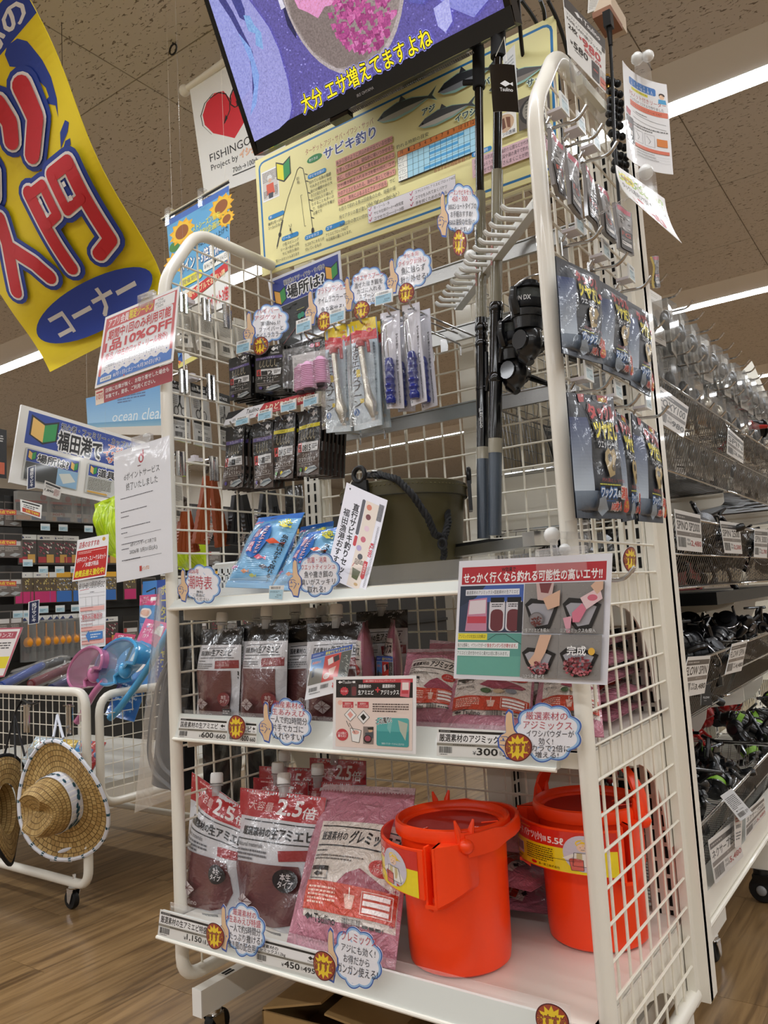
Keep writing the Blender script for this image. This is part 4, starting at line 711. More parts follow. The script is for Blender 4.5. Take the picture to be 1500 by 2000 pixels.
# red bargain strip between the two hook rows
a = Pr('s', 160, 22); a.r(0, 0, 160, 22, 'e8e8ec'); a.p([(70, 0), (160, 0), (160, 22), (58, 22)], 'c23a40'); a.t('Tsulino', 38, 3, 24, 8, '1c1c1c', .03); a.p([(0, 0), (34, 0), (12, 12), (0, 12)], '17171b'); a.tx(16, 14, 38, 5, 2, '3a3a3a'); a.t('よりどり3点で800円', 72, 4, 82, 13, 'f6e6c8', .05); a.tx(66, 18.5, 80, 2, 1, 'f0d8d0')
sheet('bargain_strip', 'red and white bargain strip running across the labels of the lower hook row', 'sign', qY([(446, 806), (614, 763), (616, 782), (436, 832)], .135), a, LAM, .001)
# ------------------------------------------------------------------ pouches and bags
FILM = INK('pouch_film', .3, 1, .55, 26, .005, cr=.04); POWD = INK('powder_bag', .38, 1, .9, 42, .009, cr=.06, grain=.16, gscale=420); SOFT = INK('soft_pack', .3, .8, .35, 24, .004)
def pillow(name, label, cat, q, T, art, ink, base='cfcfcf', group=None, nu=14, nv=18, wr=.0016, seed=1, seal=.05, belly=1.0, backT=.5):
    a, b_, c, d = [Vector(p) for p in q]; n = (d-a).cross(b_-a).normalized(); r = random.Random(seed); W = [(r.uniform(4, 12), r.uniform(3, 13), r.uniform(0, 6), r.uniform(.4, 1)) for _ in range(5)]
    def f(u, v):
        p = a*(1-u)*(1-v)+b_*u*(1-v)+c*u*v+d*(1-u)*v
        e = max(0, min(1, (v-seal)/(1-2*seal))); k = (1-abs(2*u-1)**3)*(math.sin(PI*e**belly) if 0 < e < 1 else 0)**.55
        w = sum(m*math.sin(x*u+y*v+h+2*math.sin(3*u+h)) for x, y, h, m in W)*wr*min(1, 4*k+.15)
        return p+n*(T*.5*k+w), n
    def bk(u, v):
        p = a*(1-u)*(1-v)+b_*u*(1-v)+c*u*v+d*(1-u)*v; e = max(0, min(1, (v-seal)/(1-2*seal))); k = (1-abs(2*u-1)**3)*(math.sin(PI*e**belly) if 0 < e < 1 else 0)**.55
        return p-n*(T*backT*k+.0006)
    b = B(); m = M('film_'+base, base, .3, coat=.8); fr = lambda u, v: f(u, v)[0]
    b.grid(fr, nu, nv, m); b.grid(bk, nu, nv, m, True)
    rim = [(i/nu, 0) for i in range(nu)]+[(1, j/nv) for j in range(nv)]+[(1-i/nu, 1) for i in range(nu)]+[(0, 1-j/nv) for j in range(nv)]; vs = []; k = len(rim)
    for u, v in rim: vs += [fr(u, v), bk(u, v)]
    b.add(vs, [(2*i, 2*i+1, (2*i+3) % (2*k), (2*i+2) % (2*k)) for i in range(k)], m)
    o = b.build(name, loc=(c+d)/2, ang=60)
    if art: art.sub = art.W/26; art.build('printed_face', lambda u, v: (f(u, v)[0]+n*5e-4, n), ink, o, 1.4e-4)
    tag(o, label, cat, group); return o, f
CAPW = M('cap_white', 'eeeeec', .4); NECK = clear('spout_clear', 'e8e8e8', .45, .15)
def spout(o, p, up, r=.0125, h=.02):
    up = Vector(up).normalized(); u, w = basis(up); T = Matrix.Translation(p) @ Matrix((u, w, up)).transposed().to_4x4()
    B().lathe([(r*.7, -.012), (r*.75, .008), (r*1.05, .009), (r*1.05, .012), (r*.7, .013), (r*.7, .02)], NECK, 16, T).build('spout', o)
    b = B(); n = 32; vs = []; pr = [(.0, .94), (.15, 1), (.85, .97), (1, .85)]
    for z, k in pr: vs += [(r*k*(1+(.04 if i % 2 else 0))*math.cos(2*PI*i/n), r*k*(1+(.04 if i % 2 else 0))*math.sin(2*PI*i/n), .014+z*h) for i in range(n)]
    b.add(vs, [(j*n+i, j*n+(i+1) % n, (j+1)*n+(i+1) % n, (j+1)*n+i) for j in range(3) for i in range(n)]+[tuple(3*n+i for i in range(n))], CAPW, T); b.build('cap', o)
def art_ebi():
    a = Pr('ebi', 100, 170); a.r(0, 0, 100, 170, 'c9c8cc'); a.r(0, 0, 100, 30, '141416'); a.r(0, 30, 100, 46, 'd9d8dc'); a.ln([(16, 37), (92, 35)], 1.2, '222226'); a.t('国産素材の', 16, 41, 30, 9, '1c1c20', .04); a.t('生アミエビ', 47, 38, 42, 12, '1c1c20', .05); a.ln([(16, 54), (92, 53)], 1.2, '222226'); a.tx(14, 58, 28, 3, 1, '5a5a60'); a.tx(12, 63, 40, 11, 3, '77777c'); a.p([(58, 59), (98, 57), (98, 71), (60, 73)], '8e2f33'); a.t('アミエビ\n100%使用', 62, 60, 24, 9, 'd8b8b4', .02)
    a.p([(8, 76), (88, 76), (88, 150), (80, 165), (14, 165), (10, 150)], '6b3f3e')
    r3 = random.Random(3)
    for i in range(70): x, y = r3.uniform(10, 80), r3.uniform(78, 158); a.p([(x, y), (x+r3.uniform(2, 7), y+.6), (x+3, y+r3.uniform(.8, 2))], r3.choice(('744544', '623837', '7b4d4a')))
    a.e(82, 126, 11, 12, '7c2a30'); a.t('本生\nタイプ', 75, 119, 14, 14, 'd8c4c0', .03); a.r(80, 142, 16, 12, '2a2426'); a.tx(82, 144, 12, 7, 2, 'c8c0c0')
    a.p([(26, 134), (40, 124), (54, 134), (40, 145)], 'b8a8a6')
    for p in ([(26, 134), (54, 134)], [(40, 124), (40, 145)], [(33, 128), (47, 140)], [(47, 128), (33, 140)]): a.ln(p, .8, '6b3f3e')
    a.t('Tsulino', 24, 148, 32, 8, 'b8a8a6', .02); return a
def art_big():
    a = Pr('big', 100, 165); a.r(0, 0, 100, 165, 'd2d1d5'); a.r(0, 0, 100, 32, 'b0292f'); a.tx(14, 3, 36, 4, 1, 'e0a8a4', 1.4); a.t('大容量', 14, 13, 32, 11, 'e6c8c4', .02); a.t('2.5', 50, 8, 28, 18, 'ece4e4', .05); a.t('倍', 80, 14, 14, 13, 'ece4e4', .03)
    a.ln([(10, 36), (96, 36)], 1.3, '202026'); a.t('厳選素材の', 13, 43, 36, 10, '1c1c20', .05); a.t('生アミエビ', 50, 41, 46, 13, '1c1c20', .06); a.ln([(6, 58), (96, 58)], 1.3, '202026'); a.t('Natural materials', 8, 61, 34, 5, '333338'); a.tx(6, 68, 44, 14, 3, '66666c'); a.p([(64, 66), (96, 62), (98, 74), (66, 78)], '9c2c32')
    a.p([(4, 84), (84, 82), (90, 100), (92, 124), (84, 146), (60, 152), (20, 152), (6, 146)], '6e4242'); r3 = random.Random(5)
    for i in range(80): x, y = r3.uniform(8, 82), r3.uniform(86, 144); a.p([(x, y), (x+r3.uniform(2, 7), y+.6), (x+3, y+r3.uniform(.8, 2))], r3.choice(('784a49', '653a39', '7e504d')))
    a.e(76, 98, 13, 13, '17141a'); a.t('本生\nタイプ', 68, 90, 16, 16, 'dcd4d4', .03); a.p([(14, 126), (27, 117), (40, 126), (27, 136)], 'c4b8b8')
    for p in ([(14, 126), (40, 126)], [(27, 117), (27, 136)], [(20, 121), (34, 131)], [(34, 121), (20, 131)]): a.ln(p, .9, '6e4242')
    a.t('Tsulino', 12, 139, 30, 7, 'c4b8b8', .02); a.r(52, 154, 26, 8, '1b1b1f'); a.t('常温保存', 54, 155.5, 22, 5, 'e4e4e4', .01); a.p([(84, 162), (98, 150), (98, 165)], 'b0292f'); return a
PK = 'c4788c'
def art_mix(title, net, W=100, Hh=150, top=26):
    a = Pr('mix', W, Hh); a.r(0, 0, W, Hh, 'bd7a8a'); a.r(0, 0, W, 7, 'cdb4bc'); a.r(14, top, 84, Hh-top-26, 'e2d6cc'); a.ln([(16, top+5), (96, top+7)], 1.4, '1d1d1f'); a.t('厳選素材の', 18, top+11, 30, 9, '1d1d1f', .04); a.t(title, 51, top+9, 45, 13, '1d1d1f', .06, sk=.15); a.ln([(16, top+25), (96, top+26)], 1.4, '1d1d1f'); a.tx(16, top+29, 22, 3, 1, '4a4440'); a.tx(16, top+34, 52, 6, 2, '77706a')
    a.p([(44, top+62), (54, top+50), (66, top+44), (80, top+52), (94, top+60), (90, top+66), (60, top+68)], 'a04a5c'); a.e(84, top+41, 11, 8, 'c83a34'); a.t('イワシ\nパウダーの', 76, top+36, 16, 9, 'f2dcd4', .01); a.fr(16, top+46, 20, 12, .7, '2a2a2a'); a.r(16, top+46, 20, 4, '2a2a2a'); a.logo(20, top+51, 10, 5, '2a2a2a'); a.e(52, top+74, 6, 5, '4f6a48'); a.e(66, top+74, 6, 5, 'c8b090'); a.e(80, top+74, 6, 5, '8a8e96'); a.t(net, 17, top+66, 22, 6, '222222', .02)
    y = Hh-58+8; a.p([(14, y-8), (98, y-8), (98, y+18), (14, y+18)], 'c8452f'); a.tx(18, y-4, 28, 17, 5, 'f0c8b8'); a.p([(54, y), (64, y), (62, y+12), (56, y+12)], 'e8b8a8'); a.ln([(59, y-6), (59, y+4)], 1, 'f4e4dc'); a.fr(70, y-5, 26, 20, .6, 'f0d0c4')
    for k in range(3): a.r(72, y-3+6*k, 22, 4, 'f4e8e4')
    a.logo(18, Hh-29, 8, 6, '1d1d1f'); a.t('Tsulino', 28, Hh-29, 20, 7, '1d1d1f', .04); a.bar(54, Hh-30, 18, 8); a.tx(74, Hh-28, 22, 5, 1, '555555'); return a
def quadc(px, Y, z, w, h, lean=0, yaw=0, roll=0, zt=None):
    """a standing pack: bottom centre on column px of the photo at depth Y, height z"""
    p = PY(px, 1000, Y); c = Vector((p.x, Y, z))
    for _ in range(4): q = PY(px, 1000+(z-c.z)*0, Y); d = (c-CAM); sx = 750+FPX*d.dot(RT)/d.dot(FW); c.x += (px-sx)*d.dot(FW)/FPX/RT.x
    R3 = Matrix.Rotation(math.radians(yaw), 3, 'Z') @ Matrix.Rotation(math.radians(roll), 3, 'Y') @ Matrix.Rotation(math.radians(-lean), 3, 'X')
    return [c+R3 @ Vector(v) for v in ((-w/2, 0, h), (w/2, 0, h), (w/2, 0, 0), (-w/2, 0, 0))]
def upv(q): return ((Vector(q[0])+Vector(q[1]))-(Vector(q[2])+Vector(q[3]))).normalized()
ZM, ZB, ZT = .6085, .2385, .8745
E1 = 'krill pouches on the middle shelf'
for i, (px, Y, w, h, lean, yaw, lab) in enumerate(((424, .055, .138, .198, 6, -4, 'brown krill pouch with black top and white cap, leftmost on the middle shelf'), (513, .055, .13, .206, 6, -2, 'brown krill pouch with black top, second from the left on the middle shelf'), (655, .06, .125, .203, 8, 14, 'krill pouch behind the white set card on the middle shelf'),
        (578, .155, .12, .21, 6, 20, 'dark krill pouch standing in the back row, right of the second front pouch'), (610, .11, .12, .197, 6, 24, 'krill pouch turned sideways between the second pouch and the set card'), (628, .2, .11, .2, 6, 8, 'krill pouch in the back row, its cap left of the set card cap'), (500, .17, .12, .2, 5, 4, 'krill pouch at the back behind the second front pouch'), (446, .2, .11, .19, 5, 0, 'krill pouch at the back between the two front pouches'), (748, .24, .125, .217, 5, 6, 'krill pouch with white cap standing at the back behind two upright pink bags'))):
    q = quadc(px, Y, ZM, w, h, lean, yaw); o, f = pillow('krill_pouch', lab, 'bait pouch', q, .045, art_ebi(), FILM, '2a2a2c', E1, seed=i+3, wr=.0018, belly=1.25, seal=.02); spout(o, f(.5, 0)[0], upv(q), .0125, .021)
for i, (px, Y, yaw, lab) in enumerate(((714, .115, -58, 'pink powder bag standing edgewise behind the set card pouch'), (768, .17, -52, 'pink powder bag standing edgewise with a blue set card strapped to it'))):
    q = quadc(px, Y, ZM, .12, .2, 3, yaw); o, f = pillow('powder_bag', lab, 'bait bag', q, .035, art_mix('アジミックス', 'NET 400g'), POWD, 'b87888', 'powder bags on the middle shelf', seed=i+20, wr=.002)
def art_set():
    a = Pr('set', 100, 115); a.r(0, 0, 100, 115, 'f0eff0'); a.r(0, 0, 100, 13, '3a5fb4'); a.t('最強サビキエサセット', 36, 3, 60, 8, 'f0e45a', .04); a.tx(4, 4, 26, 5, 2, 'c8d4f0'); a.r(2, 14, 34, 66, '8a8a84'); a.r(2, 14, 34, 30, '6aa0dc'); a.p([(2, 44), (20, 40), (36, 46), (36, 80), (2, 80)], '7c776c'); a.t('家族連れに', 6, 22, 22, 6, 'd8404a', .03, 'f8f8f8'); a.p([(8, 38), (13, 36), (15, 60), (9, 62)], '2a3448')
    a.r(36, 14, 40, 66, 'd6453c'); a.p([(44, 24), (56, 20), (60, 36), (48, 40)], 'f4ece8'); a.p([(58, 22), (70, 18), (74, 32), (62, 36)], '2c2424'); a.p([(50, 50), (68, 46), (64, 66), (54, 66)], 'f0c8b8'); a.e(47, 66, 8, 8, 'f4ece8'); a.t('12.5倍に\n膨らむ', 41, 61, 12, 9, 'c83a38', .02); a.r(76, 14, 24, 66, '5c5f58'); r3 = random.Random(2)
    for i in range(26): x, y = r3.uniform(77, 94), r3.uniform(15, 74); a.p([(x, y), (x+6, y+3), (x+5, y+6)], r3.choice(('a8aca4', 'c8cac2', '3a3c38')))
    a.bar(8, 88, 20, 10); a.bar(36, 86, 20, 10); a.tx(10, 101, 40, 4, 1, '444444'); a.t('¥980', 66, 88, 24, 14, 'd0403c', .04); return a
sheet('set_card', 'white set card with blue top band strapped to a krill pouch', 'sign', q3([(609, 1278), (689, 1258), (674, 1348), (595, 1368)], (.015, .015, -.004, -.004)), art_set(), LAM, .0008)
p = quadc(752, .125, .655, .055, .085, 3, -20); sheet('set_card', 'blue topped set card on the pink bag standing behind the first set card', 'sign', p, art_set(), LAM, .0008)
G2 = 'powder bags on the middle shelf'
o, f = pillow('powder_bag', 'pink powder bag with cream label leaning back, right of the combination card', 'bait bag', q3([(796, 1268), (905, 1268), (885, 1425), (775, 1415)], (.14, .17, .05, .03)), .04, art_mix('アジミックス', 'NET 400g'), POWD, 'b87888', G2, seed=31, wr=.0022)
pillow('powder_bag', 'pink powder bag leaning behind the front one, its edge showing on the right', 'bait bag', q3([(840, 1250), (930, 1258), (930, 1420), (830, 1420)], (.2, .22, .1, .09)), .04, art_mix('アジミックス', 'NET 400g'), POWD, 'b87888', G2, seed=32)
pillow('powder_bag', 'pink powder bag reclining at the front with its label above the 300 yen card', 'bait bag', q3([(885, 1300), (1046, 1296), (1036, 1438), (858, 1428)], (.16, .16, .02, .02)), .035, art_mix('アジミックス', 'NET 400g', top=6), POWD, 'b87888', G2, seed=33, wr=.0016)
pillow('powder_bag', 'pink powder bag reclining beside the right post under the large notice', 'bait bag', q3([(1060, 1292), (1165, 1290), (1180, 1440), (1035, 1438)], (.16, .16, .02, .02)), .035, art_mix('アジミックス', 'NET 400g', top=6), POWD, 'b87888', G2, seed=34)
for k in range(5):
    z = ZM+.016+k*.031; dx = (.0, .012, -.006, .01, -.012)[k]; w = .135
    q = [Vector((.865+dx-.19, .43, z+.004)), Vector((.865+dx, .425, z+.002)), Vector((.872+dx*.5, .19, z)), Vector((.865+dx-.19, .2, z))]
    pillow('powder_bag', '%s pink powder bag of the flat stack behind the right mesh panel' % ('lowest', 'second lowest', 'middle', 'second highest', 'topmost')[k], 'bait bag', [q[3], q[0], q[1], q[2]], .03, art_mix('アジミックス', 'NET 400g'), POWD, 'b87888', G2, seed=40+k, wr=.002, backT=.4)
# the lowest shelf
E2 = 'large krill pouches on the lowest shelf'
qs = [(q3([(376, 1508), (492, 1588), (462, 1800), (358, 1788)], (.075, .085, .03, .03)), 'large krill pouch with slanted red top and white cap, left end of the lowest shelf', (.42, .02)),
      (q3([(470, 1538), (638, 1558), (600, 1845), (462, 1818)], (.09, .1, .03, .03)), 'large krill pouch with red 2.5 top, second from the left on the lowest shelf', (.52, .0))]
for i, (q, lab, (u, v)) in enumerate(qs): o, f = pillow('large_krill_pouch', lab, 'bait pouch', q, .06, art_big(), FILM, 'c8c8cc', E2, seed=i+50, wr=.003, belly=1.35, seal=.02); spout(o, f(u, v)[0]+upv(q)*.002, upv(q)+Vector((-.12, 0, 0)), .0135, .022)
for i, (px, Y, z, h, yaw, lab) in enumerate(((560, .22, ZB, .245, 10, 'large krill pouch in the back row with its cap highest on the left'), (545, .15, ZB, .236, 4, 'large krill pouch behind the second front pouch, cap just above it'), (628, .17, ZB, .236, 12, 'large krill pouch behind the pink powder bag, cap left of the bag top'), (660, .27, ZB, .26, 6, 'large krill pouch farthest back, cap under the middle shelf'))):
    q = quadc(px, Y, z, .15, h, 5, yaw); o, f = pillow('large_krill_pouch', lab, 'bait pouch', q, .045, art_big(), FILM, 'c8c8cc', E2, seed=60+i, wr=.002, belly=1.3, seal=.02); spout(o, f(.45, 0)[0], upv(q), .0135, .022)
G3 = 'large powder bags on the lowest shelf'
pillow('large_powder_bag', 'large pink powder bag with cream label leaning beside the front orange bucket', 'bait bag', q3([(632, 1532), (812, 1540), (772, 1895), (560, 1842)], (.135, .135, -.03, -.035)), .055, art_mix('グレミックス', 'NET 1.2kg', 100, 160, 42), POWD, 'b87888', G3, seed=71, wr=.0026, nu=18, nv=26)
for k, (x, y, z, yaw, lab) in enumerate(((.52, .32, ZB+.03, 8, 'large pink powder bag lying lowest in the pile behind the front bucket'), (.54, .31, ZB+.085, -6, 'large pink powder bag lying in the middle of the pile behind the front bucket'), (.52, .3, ZB+.142, 5, 'large pink powder bag lying on top of the pile under the middle shelf'))):
    R3 = Matrix.Rotation(math.radians(yaw), 3, 'Z'); c = Vector((x, y, z)); q = [c+R3 @ Vector(v) for v in ((-.17, -.1, 0), (-.17, .1, 0), (.17, .1, .0), (.17, -.1, 0))]
    pillow('large_powder_bag', lab, 'bait bag', q, .055, art_mix('グレミックス', 'NET 1.2kg', 100, 160, 42), POWD, 'b87888', G3, seed=80+k, wr=.0022)
# ------------------------------------------------------------------ buckets
ORG = M('orange_plastic', 'ff4510', .36, coat=.2); ORD = M('orange_lid_window', 'b41c08', .5)
def bucket_label():
    a = Pr('bl', 160, 62, 8); a.r(0, 0, 160, 62, 'd8281a'); a.r(0, 26, 160, 36, 'f4dc1c'); a.tx(8, 3, 60, 3, 1, 'e8a83a', 1.3); a.t('スピードバケツ(小)', 6, 8, 66, 14, 'fbeee8', .06); a.t('容量', 73, 12, 5, 8, 'fbeee8', .03); a.t('5.5ℓ', 80, 11, 20, 10, 'fbeee8', .05)
    a.r(12, 33, 22, 18, 'e8d8d0'); a.bar(14, 34, 18, 13, '3a2a6a'); a.tx(8, 54, 30, 3, 1, '8a6a1a'); a.tx(42, 29, 44, 24, 7, '6a5a14'); a.e(56, 57, 5, 2.4, 'd8281a'); a.t('第一精工株式会社', 64, 55, 30, 4, '2a2210', .02)
    a.e(122, 31, 23, 27, 'cfc8d4', 30); a.e(122, 16, 8, 6, 'f0c83a'); a.p([(130, 16), (137, 19), (128, 20)], 'e0b62a'); a.e(122, 22, 6.5, 6, 'f0ccb0'); a.p([(112, 30), (132, 30), (136, 50), (110, 50)], 'efeae2'); a.p([(115, 30), (121, 30), (121, 46), (114, 46)], 'c8b88a'); a.p([(125, 30), (130, 30), (131, 46), (125, 46)], 'c8b88a'); a.p([(110, 32), (114, 34), (104, 42), (98, 40)], 'efeae2'); a.p([(132, 32), (140, 44), (134, 52), (128, 48)], 'efeae2')
    a.p([(106, 42), (122, 40), (122, 56), (108, 57)], 'd8655a'); a.ln([(106, 42), (122, 40), (122, 56), (108, 57), (106, 42)], .6, '3a2a2a'); a.e(114, 41, 8, 2.4, 'b84a40'); a.ln([(60, 44), (96, 43), (112, 44)], .6, '3a2a2a'); a.p([(128, 52), (134, 55), (128, 56)], 'c8281a')
    for p in ([(112, 30), (110, 50), (136, 50), (132, 30), (112, 30)], [(119, 21), (120, 22)], [(124, 21), (125, 22)], [(120, 25), (124, 25)]): a.ln(p, .6, '3a3030')
    return a
def bucket(lab, c, face, handle):
    o = thing('bait_bucket', lab, 'bucket', c, (0, 0, math.radians(face)), 'orange bait buckets'); par = dict(parent=None)
    def fin(b, n, p=None, **k): q = b.build(n, **k); q.parent = p or o; return q
    b = B(); pr = [(.0001, .002), (.08, .002), (.085, .006), (.087, .02), (.0905, .205), (.0905, .212), (.099, .213), (.1, .226), (.0985, .233), (.094, .235), (.0905, .231), (.0895, .224)]; body = fin(b.lathe(pr, ORG, 48), 'tub')
    lid = fin(B().lathe([(.0895, .224), (.086, .2225), (.0845, .219), (.0001, .219)], ORG, 40), 'lid')
    fin(B().lathe([(.0001, .2205), (.08, .2205)], ORD, 40), 'lid_window', lid)
    for k in range(5): t = -1.2+k*.6; fin(B().tube([(.05*math.cos(t), .05*math.sin(t), .221), (.078*math.cos(t+.12), .078*math.sin(t+.12), .2215)], .0014, ORG, 6), 'lid_rib', lid)
    # the curved front pocket, facing -y; open channel at both ends
    A = 52; n = 24; RO, RI = .137, .133; ce = Vector((0, .012, 0))
    def arc(r, t, z): t = math.radians(t); return (r*math.sin(t), .012-r*math.cos(t), z)
    zb, zt = .142, .212; vs = []; fs = []
    b = B(); ts = [-A+2*A*i/n for i in range(n+1)]
    dip = lambda t: zb-.006*abs(t/A)**2
    for t in ts: vs += [arc(RO, t, dip(t)), arc(RO, t, zt), arc(RI, t, zt), arc(RI, t, dip(t))]
    for i in range(n):
        for j in range(4): fs.append((i*4+j, (i+1)*4+j, (i+1)*4+(j+1) % 4, i*4+(j+1) % 4))
    fs += [(0, 1, 2, 3), (n*4+3, n*4+2, n*4+1, n*4)]
    b.add(vs, fs, ORG)
    vs = []; fs = []
    for t in ts: vs += [arc(RO, t, dip(t)), arc(.088, t, dip(t)-.012)]
    for i in range(n): fs.append((2*i, 2*i+1, 2*i+3, 2*i+2))
    b.add(vs, fs, ORG)
    for sg in (-1, 1):
        t0 = sg*A
        for t1, r0, r1 in ((t0, RI, .118), (t0+sg*7, .137, .088)):
            p = [arc(r0, t1, zb-.018), arc(r0, t1, zt+.004), arc(r1, t1, zt+.004), arc(r1, t1, zb-.03)]; e = (Vector(arc(.1, t1+sg*2.2, 0))-Vector(arc(.1, t1, 0))); b.hexa(p, e, ORG)
        vs = []; fs = []
        for k in range(7):
            t = t0+sg*(7+k*6); rr = .137-.043*(k/6)**.8; vs += [arc(rr, t, zb-.018+.03*k/6), arc(rr, t, zt+.004), arc(.0885, t, zt+.004), arc(.0865, t, zb-.035+.035*k/6)]
        for k in range(6):
            for j in range(4): fs.append((k*4+j, (k+1)*4+j, (k+1)*4+(j+1) % 4, k*4+(j+1) % 4))
        b.add(vs, fs if sg < 0 else [f[::-1] for f in fs], ORG)
        p = [arc(.137, t0, zb-.018), arc(.137, t0+sg*7, zb-.018), arc(.09, t0+sg*7, zb-.03), arc(.09, t0, zb-.03)]; b.hexa(p, (0, 0, .006), ORG)
    pk = fin(b, 'rod_pocket')
    f = lambda u, v: (Vector(arc(RO+.0006, -A+2+(2*A-6)*u, dip(-A+2*A*u)+.002+(zt-.005-dip(-A+2*A*u))*(1-v))), Vector((math.sin(math.radians(-A+2*A*u)), -math.cos(math.radians(-A+2*A*u)), 0)))
    l = bucket_label().build('printed_label', f, GLOSSP, None, 5e-5); l.parent = pk
    for sg in (-1, 1):       # forked rod rests and handle pivots on the rim
        b = B(); x = sg*.1
        for dy in (-.014, .014): b.tube([(x, dy*.6, .21), (x, dy*.8, .236), (x, dy*1.1, .251)], [.006, .0055, .0018], ORG, 8)
        b.bb((x-.005, -.014, .2), (x+.005, .014, .232), ORG); b.ball((x+sg*.008, 0, .212), .0125, ORG, 8); fin(b, 'rod_fork')
    pts = [(.109*math.cos(t*PI/14), .0, .108*math.sin(t*PI/14)) for t in range(15)]; T = Matrix.Translation((0, 0, .212)) @ Matrix.Rotation(math.radians(handle), 4, 'X')
    vs = []; fs = []
    for i, (x, _, z) in enumerate(pts):
        d = Vector((x, 0, z)).normalized(); w = .011+.006*(abs(7-i) > 4)
        for dd, yy in ((-.0025, -w), (.0025, -w), (.004, 0), (.0025, w), (-.0025, w)): q = Vector((x, yy, z*1.05))+d*dd; vs.append(T @ q)
    for i in range(14):
        for j in range(5): fs.append((i*5+j, i*5+(j+1) % 5, (i+1)*5+(j+1) % 5, (i+1)*5+j))
    fs += [(4, 3, 2, 1, 0), tuple(70+k for k in range(5))]
    fin(B().add(vs, fs, ORG), 'handle'); return o
bucket('orange bait bucket with its handle folded back at the front of the lowest shelf', (.612, .085, ZB), -48, -84)
bucket('orange bait bucket with its handle upright behind the right mesh panel', (.785, .275, ZB), -12, -6)
# olive folding bucket on the upper shelf
OLV = M('olive_vinyl', '4a4327', .42, coat=.15, bump=.12, bscale=35); ROPE = M('black_rope', '131314', .7)
ob = thing('olive_bucket', 'olive vinyl bucket with black rope handle on the upper shelf', 'bucket', (.475, .2, ZT))
def fin(b, n, p, **k): q = b.build(n, **k); q.parent = p; return q
b = B(); n = 40; pr = [(.0001, .002), (.1, .002), (.106, .008), (.112, .06), (.12, .15), (.122, .165), (.127, .17), (.127, .195), (.122, .198), (.118, .193), (.1, .03), (.0001, .02)]
tubm = fin(b.lathe(pr, OLV, n), 'tub', ob)
b = B(); b.tube([(.1276*math.cos(t*2*PI/40), .1276*math.sin(t*2*PI/40), .169) for t in range(40)], .0012, M('seam_shadow', '2c2817', .7), 5, True)
for i in range(90): t = i*2*PI/90; b.box((.1275*math.cos(t), .1275*math.sin(t), .188), (.003, .003, .0012), M('stitching', '6b6340', .7))
tag(fin(b, 'seam_stitching', tubm), kind='stuff')
for t in (math.radians(266), math.radians(30)):
    p = Vector((.13*math.cos(t), .13*math.sin(t), .17)); d = Vector((math.cos(t), math.sin(t), 0)); e = Vector((-d.y, d.x, 0))
    b = B(); b.hexa([p-e*.022+Vector((0, 0, -.03)), p+e*.022+Vector((0, 0, -.03)), p+e*.018+Vector((0, 0, .03)), p-e*.018+Vector((0, 0, .03))], d*.007, BLACK); b.tube([p+d*.004+e*(.014*math.cos(k*PI/6))+Vector((0, 0, .042+.014*math.sin(k*PI/6))) for k in range(12)], .005, BLACK, 8, True); fin(b, 'handle_lug', ob)
def twist(pts, r, m, turns, b=None):
    b = b or B(); P = bent(pts, .06, 10)
    for s in (0, 1, 2):
        q = []; 
        for i, p in enumerate(P):
            d = (P[min(i+1, len(P)-1)]-P[max(i-1, 0)]); u, w = basis(d); t = turns*2*PI*i/len(P)+s*2*PI/3; q.append(p+(u*math.cos(t)+w*math.sin(t))*r*.55)
        b.tube(q, r*.62, m, 6)
    return b
L = lambda px, py, Y: PY(px, py, Y)-Vector((.475, .2, ZT))
path = [L(713, 928, .16), L(745, 928, .1), L(775, 935, .075), L(805, 965, .07), L(835, 1010, .085), L(850, 1045, .1), L(868, 1050, .12), L(876, 1020, .16), L(872, 985, .19), L(866, 965, .2)]
P2 = []
for i in range(len(path)-1):
    for k in range(6): P2.append(path[i].lerp(path[i+1], k/6))
fin(twist(P2, .0062, ROPE, 14), 'rope_handle', ob)
b = B(); b.cyl(L(731, 927, .13), L(741, 927, .115), .009, CHROME, 12); fin(b, 'rope_ferrule', ob)
b = twist([L(863, 1045, .11), L(868, 1075, .115), L(866, 1092, .12)], .006, ROPE, 3); b.tube([L(864+8*math.cos(k*PI/5), 1062+10*math.sin(k*PI/5), .1) for k in range(10)], .0025, ROPE, 6, True); fin(b, 'rope_knot', ob)
a = Pr('tag', 80, 200, 8); a.r(0, 0, 80, 200, 'ecebf4'); a.e(8, 10, 2.5, 2.5, '1a1a1a'); a.t('福田漁港おすすめ!'[::1].replace('', '\n').strip(), 5, 52, 11, 146, '1b1b22', .05); a.t('直行サビキ釣りセット'.replace('', '\n').strip(), 19, 34, 11, 162, '1b1b22', .06)
a.rr(33, 18, 6, 76, 3, '5a5a62'); a.rr(33, 96, 6, 22, 3, 'c8434a'); a.r(40, 18, 26, 180, 'e9dccf'); a.bar(66, 14, 10, 36)
for x, y, c in ((48, 30, 'd8826a'), (50, 50, '7a4448'), (52, 74, 'e6c8d4'), (50, 98, 'c86a7a'), (46, 118, 'b8a8d0'), (52, 134, '55555a')): a.e(x, y, 5, 6, c)
a.p([(43, 160), (60, 162), (57, 182), (46, 180)], '5a6340'); a.ln([(44, 150), (42, 158)], 1, 'c8434a'); a.tx(44, 140, 18, 12, 4, '5a4a44', 1); a.e(57, 190, 4, 3, 'c8a878'); a.r(67, 110, 9, 40, 'ecebf4')
a.t('¥2,980', 54, 108, 30, 9, 'd2404e', .05, rot=90); a.p([(62, 138), (70, 138), (70, 172), (66, 176), (62, 172)], 'c8434a'); a.t('6点セット', 55, 152, 22, 5, 'f8ecec', .03, rot=90); a.tx(72, 60, 4, 130, 40, '9a9aa2', .6)
